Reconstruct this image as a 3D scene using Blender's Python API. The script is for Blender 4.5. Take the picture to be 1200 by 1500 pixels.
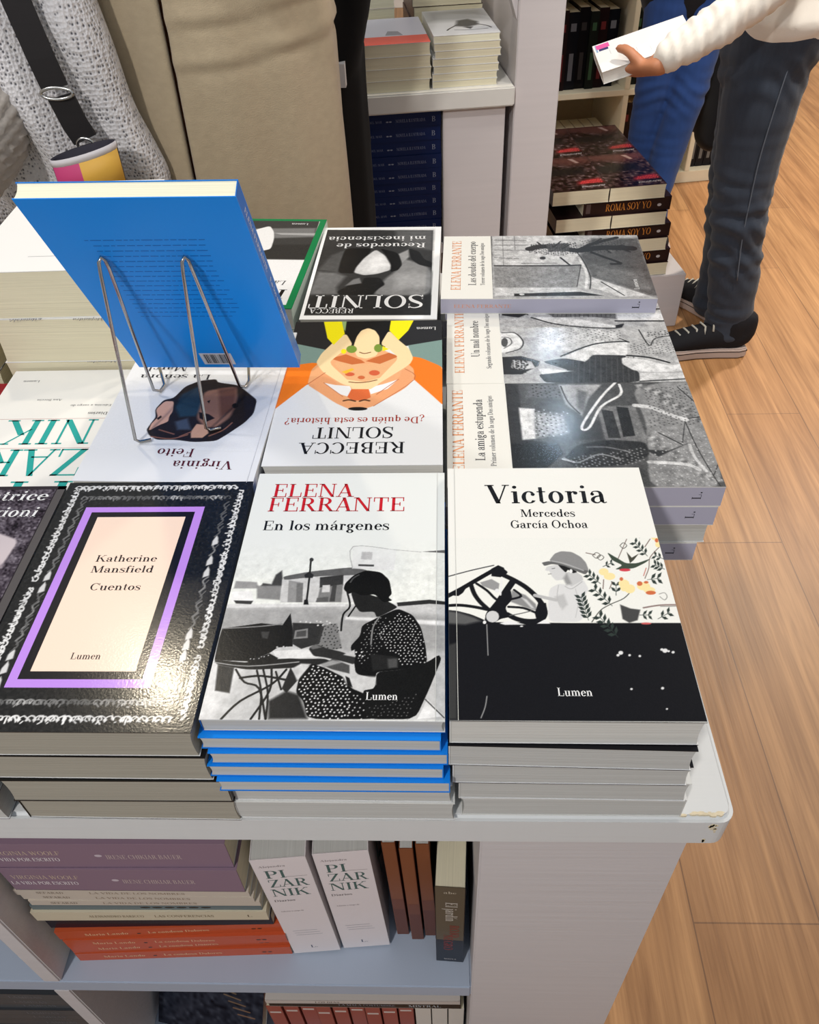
import bpy, bmesh, math, random
import numpy as np
from mathutils import Vector, Matrix, Euler

for o in list(bpy.data.objects):
    bpy.data.objects.remove(o, do_unlink=True)
SC = bpy.context.scene
COL = SC.collection
PI = math.pi
def R(d): return math.radians(d)

# ---------------------------------------------------------------- camera
def make_camera():
    pitch, roll, yaw, f = R(43.52), R(-2.574), R(3.031), 1188.35   # f in pixels of the 1200 px wide frame
    cp, sp, cy, sy, cr, sr = (math.cos(pitch), math.sin(pitch), math.cos(yaw), math.sin(yaw), math.cos(roll), math.sin(roll))
    rz = Matrix.Rotation(yaw, 3, 'Z')
    fw = rz @ Vector((0, cp, -sp)); ri = rz @ Vector((1, 0, 0)); up = rz @ Vector((0, sp, cp))
    r2 = ri * cr + up * sr; u2 = up * cr - ri * sr
    m = Matrix((r2, u2, -fw)).transposed().to_4x4()
    m.translation = Vector((0, 0, 1.32))
    cd = bpy.data.cameras.new('camera')
    cd.sensor_fit = 'HORIZONTAL'; cd.sensor_width = 36.0; cd.lens = f * 36.0 / 1200.0
    cd.clip_start = 0.02; cd.clip_end = 60
    co = bpy.data.objects.new('camera', cd); COL.objects.link(co)
    co.matrix_world = m
    SC.camera = co
make_camera()

# ---------------------------------------------------------------- view, world, lamps
SC.view_settings.view_transform = 'Standard'
SC.view_settings.look = 'None'
SC.view_settings.exposure = 0.0
SC.view_settings.gamma = 1.0
SC.view_settings.use_curve_mapping = False
w = bpy.data.worlds.new('shop_ambient'); SC.world = w; w.use_nodes = True
w.node_tree.nodes['Background'].inputs[0].default_value = (0.80, 0.89, 1.0, 1)
w.node_tree.nodes['Background'].inputs[1].default_value = 0.43

def lamp(name, loc, power, size, color, target=None, spot=None, blend=0.6):
    ld = bpy.data.lights.new(name, 'SPOT' if spot else 'AREA')
    if spot:
        ld.spot_size = R(spot); ld.spot_blend = blend; ld.shadow_soft_size = size
    else:
        ld.shape = 'DISK'; ld.size = size
    ld.energy = power; ld.color = color
    o = bpy.data.objects.new(name, ld); COL.objects.link(o)
    o.location = loc
    d = (Vector(target) - Vector(loc)) if target else Vector((0, 0, -1))
    o.rotation_euler = d.to_track_quat('-Z', 'Y').to_euler()
    return o
WARM = (1.0, 0.88, 0.74); NEUT = (1.0, 0.97, 0.94); COOL = (0.82, 0.91, 1.0)
lamp('ceiling_or_fill_lamp', (-1.0, -1.7, 2.9), 200, 0.10, NEUT, (-0.25, 0.75, 0.9), 52, 1.0)
lamp('ceiling_or_fill_lamp', (-1.0, 1.68, 2.9), 9.5, 0.10, (1.0, 0.87, 0.66), (-0.5, 0.9, 0.8))
lamp('ceiling_or_fill_lamp', (-1.7, 0.70, 2.9), 15, 0.20, (1.0, 0.96, 0.92), (-0.6, 0.8, 0.8))  # added fill that lifts the left of the table
lamp('ceiling_or_fill_lamp', (0.30, 0.60, 2.9), 4, 0.26, NEUT, (0.0, 1.1, 0.6))  # added overhead fill for the book tops
lamp('ceiling_or_fill_lamp', (0.60, 3.20, 2.9), 3.4, 0.05, (0.62, 0.82, 1.0))
lamp('ceiling_or_fill_lamp', (0.62, 3.95, 2.9), 3.4, 0.05, (0.62, 0.82, 1.0))
lamp('ceiling_or_fill_lamp', (0.95, 1.30, 2.9), 190, 0.08, (1.0, 0.93, 0.84), (0.95, 2.15, 0.5), 50, 0.9)  # added fill aimed at the shopper's white top
lamp('ceiling_or_fill_lamp', (2.1, 2.00, 2.9), 26, 0.25, WARM, (1.6, 2.1, 0))  # added warm fill for the shopper and floor at right
lamp('ceiling_or_fill_lamp', (2.2, 3.6, 2.9), 95, 0.25, WARM, (1.9, 3.4, 0))  # added fill that brightens the floor further back
lamp('ceiling_or_fill_lamp', (-0.35, 0.35, 2.9), 75, 0.06, NEUT, (0.0, 1.95, 0.65), 30, 0.8)  # added fill aimed at the counter front and its books

# ---------------------------------------------------------------- colours and materials
def lin1(c):
    c = c / 255.0
    return c / 12.92 if c <= 0.04045 else ((c + 0.055) / 1.055) ** 2.4
def lin(c):
    if isinstance(c, (int, float)): c = (c, c, c)
    return tuple(lin1(x) for x in c)

MATS = {}
def nodes_of(m):
    m.use_nodes = True
    nt = m.node_tree
    return nt, nt.nodes['Principled BSDF'], nt.nodes.new, nt.links.new

def mat(name, color, rough=0.5, spec=0.5, noise=0.0, nscale=(40, 40, 40), bump=0.0, bscale=None, metallic=0.0, coat=0.0, sheen=0.0, detail=4.0):
    if name in MATS: return MATS[name]
    m = bpy.data.materials.new(name)
    nt, p, new, link = nodes_of(m)
    c = lin(color)
    p.inputs['Base Color'].default_value = (*c, 1)
    p.inputs['Roughness'].default_value = rough
    p.inputs['Specular IOR Level'].default_value = spec
    p.inputs['Metallic'].default_value = metallic
    p.inputs['Coat Weight'].default_value = coat
    p.inputs['Coat Roughness'].default_value = 0.1
    p.inputs['Sheen Weight'].default_value = sheen
    if noise or bump:
        tc = new('ShaderNodeTexCoord'); mp = new('ShaderNodeMapping')
        mp.inputs['Scale'].default_value = nscale
        link(tc.outputs['Object'], mp.inputs[0])
        nz = new('ShaderNodeTexNoise'); nz.inputs['Scale'].default_value = 1.0; nz.inputs['Detail'].default_value = detail
        link(mp.outputs[0], nz.inputs[0])
    if noise:
        mx = new('ShaderNodeMix'); mx.data_type = 'RGBA'
        mx.inputs[6].default_value = (*[x * (1 - noise) for x in c], 1)
        mx.inputs[7].default_value = (*[min(1, x * (1 + noise)) for x in c], 1)
        link(nz.outputs[0], mx.inputs[0]); link(mx.outputs[2], p.inputs['Base Color'])
    if bump:
        b = new('ShaderNodeBump'); b.inputs['Strength'].default_value = bump; b.inputs['Distance'].default_value = 0.01
        src = nz
        if bscale:
            mp2 = new('ShaderNodeMapping'); mp2.inputs['Scale'].default_value = bscale
            link(tc.outputs['Object'], mp2.inputs[0])
            src = new('ShaderNodeTexNoise'); src.inputs['Scale'].default_value = 1.0; src.inputs['Detail'].default_value = 3.0
            link(mp2.outputs[0], src.inputs[0])
        link(src.outputs[0], b.inputs['Height']); link(b.outputs[0], p.inputs['Normal'])
    MATS[name] = m
    return m

def ink_material(name, rough, coat, grain, spec):
    m = bpy.data.materials.new(name)
    nt, p, new, link = nodes_of(m)
    at = new('ShaderNodeAttribute'); at.attribute_name = 'ink'
    link(at.outputs['Color'], p.inputs['Base Color'])
    p.inputs['Roughness'].default_value = rough; p.inputs['Specular IOR Level'].default_value = spec
    p.inputs['Coat Weight'].default_value = coat
    p.inputs['Coat Roughness'].default_value = 0.09
    tc = new('ShaderNodeTexCoord'); nz = new('ShaderNodeTexNoise')
    nz.inputs['Scale'].default_value = 650; nz.inputs['Detail'].default_value = 2
    link(tc.outputs['Object'], nz.inputs[0])
    b = new('ShaderNodeBump'); b.inputs['Strength'].default_value = grain; b.inputs['Distance'].default_value = 0.001
    link(nz.outputs[0], b.inputs['Height']); link(b.outputs[0], p.inputs['Normal'])
    if coat: link(b.outputs[0], p.inputs['Coat Normal'])
    return m
INK = ink_material('printed_card', 0.25, 0.0, 0.05, 0.13)
INK_GLOSS = ink_material('laminated_card', 0.19, 0.22, 0.05, 0.22)

def paper_mat(name, color):
    m = bpy.data.materials.new(name)
    nt, p, new, link = nodes_of(m)
    c = lin(color)
    tc = new('ShaderNodeTexCoord'); mp = new('ShaderNodeMapping'); mp.inputs['Scale'].default_value = (6, 6, 1500)
    link(tc.outputs['Object'], mp.inputs[0])
    nz = new('ShaderNodeTexNoise'); nz.inputs['Scale'].default_value = 1; nz.inputs['Detail'].default_value = 3
    link(mp.outputs[0], nz.inputs[0])
    mx = new('ShaderNodeMix'); mx.data_type = 'RGBA'
    mx.inputs[6].default_value = (*[x * 0.74 for x in c], 1); mx.inputs[7].default_value = (*[min(1, x * 1.16) for x in c], 1)
    link(nz.outputs[0], mx.inputs[0]); link(mx.outputs[2], p.inputs['Base Color'])
    p.inputs['Roughness'].default_value = 0.85; p.inputs['Specular IOR Level'].default_value = 0.2
    b = new('ShaderNodeBump'); b.inputs['Strength'].default_value = 0.25; b.inputs['Distance'].default_value = 0.002
    link(nz.outputs[0], b.inputs['Height']); link(b.outputs[0], p.inputs['Normal'])
    return m
PAPER = {'white': paper_mat('paper_white', (214, 212, 205)), 'cream': paper_mat('paper_cream', (222, 214, 186)), 'grey': paper_mat('paper_grey', (196, 195, 190)), 'shaded': paper_mat('paper_shaded', (166, 160, 146)), 'bright': paper_mat('paper_bright', (240, 236, 210))}  # the darkest paper has the shade on its page edges put into the colour

# ---------------------------------------------------------------- object helpers
def link_obj(name, me, m=None, parent=None):
    o = bpy.data.objects.new(name, me); COL.objects.link(o)
    if m is not None:
        if not me.materials: me.materials.append(m)
    if parent is not None: o.parent = parent
    return o
def tag(o, label, cat, group=None):
    o['label'] = label; o['category'] = cat
    if group: o['group'] = group
    return o
def empty(name, loc=(0, 0, 0), rot=(0, 0, 0)):
    o = bpy.data.objects.new(name, None); COL.objects.link(o)
    o.location = loc; o.rotation_euler = rot; o.empty_display_size = 0.05
    return o
def thing(name, label, cat, loc=(0, 0, 0), rot=(0, 0, 0), group=None):
    return tag(empty(name, loc, rot), label, cat, group)
def struct(o):
    o['kind'] = 'structure'; return o

class MB:
    """collects boxes, prisms and tubes; build() links ONE mesh object"""
    def __init__(s): s.v = []; s.f = []; s.smooth = []
    def add(s, vs, fs, smooth=False):
        b = len(s.v); s.v += [tuple(v) for v in vs]
        for f in fs: s.f.append(tuple(i + b for i in f)); s.smooth.append(smooth)
        return s
    def box(s, x0, x1, y0, y1, z0, z1):
        vs = [(x0, y0, z0), (x1, y0, z0), (x1, y1, z0), (x0, y1, z0), (x0, y0, z1), (x1, y0, z1), (x1, y1, z1), (x0, y1, z1)]
        return s.add(vs, [(0, 3, 2, 1), (4, 5, 6, 7), (0, 1, 5, 4), (1, 2, 6, 5), (2, 3, 7, 6), (3, 0, 4, 7)])
    def prism(s, pts, axis, a, b):
        n = len(pts)
        def mk(p, t): return {'x': (t, p[0], p[1]), 'y': (p[0], t, p[1]), 'z': (p[0], p[1], t)}[axis]
        vs = [mk(p, a) for p in pts] + [mk(p, b) for p in pts]
        fs = [tuple(range(n)), tuple(range(2 * n - 1, n - 1, -1))] + [(i, i + n, (i + 1) % n + n, (i + 1) % n) for i in range(n)]
        return s.add(vs, fs)
    def tube(s, pts, r, seg=10, caps=True):
        pts = [Vector(p) for p in pts]; n = len(pts)
        rr = r if isinstance(r, (list, tuple)) else [r] * n
        vs = []; fs = []; prev = None
        for i, p in enumerate(pts):
            t = (pts[min(i + 1, n - 1)] - pts[max(i - 1, 0)]).normalized()
            if prev is None:
                a = t.orthogonal().normalized()
            else:
                a = (prev - t * prev.dot(t)).normalized()
            prev = a; b = t.cross(a)
            for k in range(seg):
                an = 2 * PI * k / seg
                vs.append(p + (a * math.cos(an) + b * math.sin(an)) * rr[i])
        for i in range(n - 1):
            for k in range(seg):
                fs.append((i * seg + k, i * seg + (k + 1) % seg, (i + 1) * seg + (k + 1) % seg, (i + 1) * seg + k))
        if caps:
            fs.append(tuple(range(seg - 1, -1, -1))); fs.append(tuple((n - 1) * seg + k for k in range(seg)))
        return s.add(vs, fs, True)
    def mesh(s, name):
        me = bpy.data.meshes.new(name); me.from_pydata(s.v, [], s.f)
        me.polygons.foreach_set('use_smooth', s.smooth)
        bm = bmesh.new(); bm.from_mesh(me); bmesh.ops.recalc_face_normals(bm, faces=bm.faces); bm.to_mesh(me); bm.free()
        me.update(); return me
    def build(s, name, m, parent=None, bevel=0.0, seg=2):
        me = s.mesh(name)
        if bevel:
            bm = bmesh.new(); bm.from_mesh(me)
            es = [e for e in bm.edges if len(e.link_faces) == 2 and e.calc_face_angle(0) > 0.6]
            bmesh.ops.bevel(bm, geom=es, offset=bevel, segments=seg, affect='EDGES', clamp_overlap=True)
            bm.to_mesh(me); bm.free()
        return link_obj(name, me, m, parent)

def smooth_path(pts, n=6):
    """Catmull-Rom through pts (any dimension)"""
    P = [np.array(p, float) for p in pts]
    if len(P) < 3: return P
    out = []
    for i in range(len(P) - 1):
        p0 = P[max(i - 1, 0)]; p1 = P[i]; p2 = P[i + 1]; p3 = P[min(i + 2, len(P) - 1)]
        for k in range(n):
            t = k / n
            out.append(0.5 * (2 * p1 + (p2 - p0) * t + (2 * p0 - 5 * p1 + 4 * p2 - p3) * t * t + (3 * p1 - p0 - 3 * p2 + p3) * t ** 3))
    out.append(P[-1]); return out

# ---------------------------------------------------------------- printed surfaces: flat shapes and fine colour grids in one mesh
class Frame:
    """maps millimetres (u right, v up) on a printed face into the book's own space"""
    def __init__(s, o, ex, ey):
        s.o = np.array(o, float); s.ex = np.array(ex, float) / 1000; s.ey = np.array(ey, float) / 1000
        n = np.cross(s.ex, s.ey); s.n = n / np.linalg.norm(n)
    def pt(s, uv, layer):
        uv = np.asarray(uv, float).reshape(-1, 2)
        return s.o + uv[:, :1] * s.ex + uv[:, 1:2] * s.ey + s.n * (0.00005 + 0.00003 * layer)

class Ink:
    def __init__(s): s.V = []; s.C = []; s.loops = []; s.sizes = []; s.n = 0
    def raw(s, V, faces_flat, sizes, C):
        s.V.append(V); s.C.append(C); s.loops.append(np.asarray(faces_flat, np.int64) + s.n); s.sizes.append(np.asarray(sizes, np.int64)); s.n += len(V)
    def poly(s, fr, pts, col, layer=1):
        V = fr.pt(pts, layer); n = len(V)
        a = np.asarray(pts, float).reshape(-1, 2); ar = np.sum(a[:, 0] * np.roll(a[:, 1], -1) - a[:, 1] * np.roll(a[:, 0], -1))
        idx = list(range(n)) if ar >= 0 else list(range(n - 1, -1, -1))
        s.raw(V, idx, [n], np.tile(np.array(lin(col)), (n, 1)))
    def rect(s, fr, u0, v0, u1, v1, col, layer=1): s.poly(fr, [(u0, v0), (u1, v0), (u1, v1), (u0, v1)], col, layer)
    def box(s, x0, x1, y0, y1, z0, z1, col, tops=None):
        q = [(x0, y0, z0), (x1, y0, z0), (x1, y1, z0), (x0, y1, z0), (x0, y0, z1), (x1, y0, z1), (x1, y1, z1), (x0, y1, z1)]
        fs = {'bottom': (0, 3, 2, 1), 'top': (4, 5, 6, 7), 'front': (0, 1, 5, 4), 'right': (1, 2, 6, 5), 'back': (2, 3, 7, 6), 'left': (3, 0, 4, 7)}
        for k, f in fs.items():
            c = (tops or {}).get(k, col)
            s.raw(np.array([q[i] for i in f]), [0, 1, 2, 3], [4], np.tile(np.array(lin(c)), (4, 1)))
    def canvas(s, fr, cv, layer=1):
        ny, nx = cv.a.shape[:2]
        U, Vv = np.meshgrid(cv.u, cv.v)
        V = fr.pt(np.stack([U.ravel(), Vv.ravel()], 1), layer)
        i = (np.arange(ny - 1)[:, None] * nx + np.arange(nx - 1)[None, :]).ravel()
        F = np.stack([i, i + 1, i + nx + 1, i + nx], 1).ravel()
        c = np.clip(cv.a, 0, 255).reshape(-1, 3) / 255.0
        L = np.where(c <= 0.04045, c / 12.92, ((c + 0.055) / 1.055) ** 2.4)
        s.raw(V, F, np.full((ny - 1) * (nx - 1), 4), L)
    def build_mesh(s, name):
        V = np.concatenate(s.V); C = np.concatenate(s.C); lo = np.concatenate(s.loops); sz = np.concatenate(s.sizes)
        me = bpy.data.meshes.new(name)
        me.vertices.add(len(V)); me.vertices.foreach_set('co', V.astype(np.float32).ravel())
        me.loops.add(len(lo)); me.loops.foreach_set('vertex_index', lo.astype(np.int32))
        me.polygons.add(len(sz)); st = np.concatenate([[0], np.cumsum(sz)[:-1]])
        me.polygons.foreach_set('loop_start', st.astype(np.int32))
        try: me.polygons.foreach_set('loop_total', sz.astype(np.int32))
        except Exception: pass
        at = me.color_attributes.new('ink', 'FLOAT_COLOR', 'POINT')
        at.data.foreach_set('color', np.concatenate([C * 0.9, np.ones((len(C), 1))], 1).astype(np.float32).ravel())
        me.update(calc_edges=True); me.validate()
        return me

class Canvas:
    """a small raster of ink: polygons, strokes and dots with soft edges"""
    def __init__(s, u0, v0, u1, v1, cell, bg, seed=1):
        s.u = np.linspace(u0, u1, int(round((u1 - u0) / cell)) + 1); s.v = np.linspace(v0, v1, int(round((v1 - v0) / cell)) + 1)
        s.cell = cell; s.a = np.ones((len(s.v), len(s.u), 3)) * np.array(lin255(bg)); s.rng = np.random.RandomState(seed)
    def win(s, pts, m):
        i0, i1 = np.searchsorted(s.u, [pts[:, 0].min() - m, pts[:, 0].max() + m]); j0, j1 = np.searchsorted(s.v, [pts[:, 1].min() - m, pts[:, 1].max() + m])
        if i1 <= i0 or j1 <= j0: return None
        U, V = np.meshgrid(s.u[i0:i1], s.v[j0:j1]); return (slice(j0, j1), slice(i0, i1)), U, V
    @staticmethod
    def dist(U, V, pts, closed):
        d = np.full(U.shape, 1e9); ins = np.zeros(U.shape, bool); n = len(pts)
        for k in range(n if closed else n - 1):
            x0, y0 = pts[k]; x1, y1 = pts[(k + 1) % n]; dx, dy = x1 - x0, y1 - y0
            l2 = dx * dx + dy * dy + 1e-12
            t = np.clip(((U - x0) * dx + (V - y0) * dy) / l2, 0, 1)
            d = np.minimum(d, np.hypot(U - x0 - t * dx, V - y0 - t * dy))
            if closed and y0 != y1:
                ins ^= ((y0 > V) != (y1 > V)) & (U < dx * (V - y0) / (dy if dy else 1e-12) + x0)
        return d, ins
    def blend(s, sl, al, col):
        c = np.array(lin255(col)); s.a[sl] = s.a[sl] * (1 - al[..., None]) + c * al[..., None]
    def poly(s, col, pts, soft=0):
        pts = np.asarray(pts, float).reshape(-1, 2); w = max(soft, s.cell * 0.5); r = s.win(pts, w + s.cell)
        if r is None: return
        if len(pts) > 6:                                              # many-sided outlines are curves: round their corners off
            for _ in range(2):
                nx = np.roll(pts, -1, 0); pts = np.stack([pts * .86 + nx * .14, pts * .14 + nx * .86], 1).reshape(-1, 2)
        d, ins = s.dist(r[1], r[2], pts, True); sd = np.where(ins, d, -d)
        s.blend(r[0], np.clip(0.5 + sd / (2 * w), 0, 1), col)
    def line(s, col, wd, pts):
        pts = np.asarray(pts, float).reshape(-1, 2); pts = np.array(smooth_path(pts, 4)) if len(pts) > 2 else pts
        w = s.cell * 0.5; r = s.win(pts, wd + s.cell)
        if r is None: return
        d, _ = s.dist(r[1], r[2], pts, False)
        s.blend(r[0], np.clip(0.5 + (wd / 2 - d) / (2 * w), 0, 1), col)
    def dots(s, col, rad, sp, pts):
        pts = np.asarray(pts, float).reshape(-1, 2)
        xs = np.arange(pts[:, 0].min(), pts[:, 0].max(), sp); ys = np.arange(pts[:, 1].min(), pts[:, 1].max(), sp * 0.86)
        for j, y in enumerate(ys):
            for x in xs + (sp / 2 if j % 2 else 0):
                p = np.array([[x, y]]) + s.rng.uniform(-0.22, 0.22, (1, 2)) * sp
                _, ins = s.dist(p[:, 0], p[:, 1], pts, True)
                if not ins[0]: continue
                r = s.win(p, rad + s.cell)
                if r is None: continue
                s.blend(r[0], np.clip(0.5 + (rad - np.hypot(r[1] - p[0, 0], r[2] - p[0, 1])) / s.cell, 0, 1), col)
    def noise(s, amp, size):
        ny, nx = s.a.shape[:2]; k = max(1, int(size / s.cell)); g = s.rng.normal(0, 1, (ny // k + 2, nx // k + 2))
        g = np.kron(g, np.ones((k, k)))
        for _ in range(2 if k > 1 else 0):
            g = (g + np.roll(g, k // 2 or 1, 0) + np.roll(g, k // 2 or 1, 1)) / 2.2
        s.a += (g[:ny, :nx] * amp)[..., None]
    def texture(s, amp, size, octaves=3):
        ny, nx = s.a.shape[:2]; t = np.zeros((ny, nx))
        for o in range(octaves):
            k = size / 2 ** o / s.cell; gy, gx = int(ny / k) + 3, int(nx / k) + 3; g = s.rng.normal(0, 1, (gy, gx))
            y = np.arange(ny) / k; x = np.arange(nx) / k; yi = y.astype(int); xi = x.astype(int); fy = (y - yi)[:, None]; fx = (x - xi)[None, :]
            t += (g[yi][:, xi] * (1 - fy) * (1 - fx) + g[yi + 1][:, xi] * fy * (1 - fx) + g[yi][:, xi + 1] * (1 - fy) * fx + g[yi + 1][:, xi + 1] * fy * fx) * .75 ** o
        s.a = np.clip(s.a * (1 + amp * t[..., None]) + amp * 14 * t[..., None], 0, 244)
    def tone(s, g): s.a = 244 * (np.clip(s.a, 0, 244) / 244) ** g
    def ops(s, L):
        for o in L:
            if o[0] == 'P': s.poly(o[1], o[3], o[2])
            elif o[0] == 'L': s.line(o[1], o[2], o[3])
            elif o[0] == 'D': s.dots(o[1], o[2], o[3], o[4])
        return s
def lin255(c): return (c, c, c) if isinstance(c, (int, float)) else c

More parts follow.
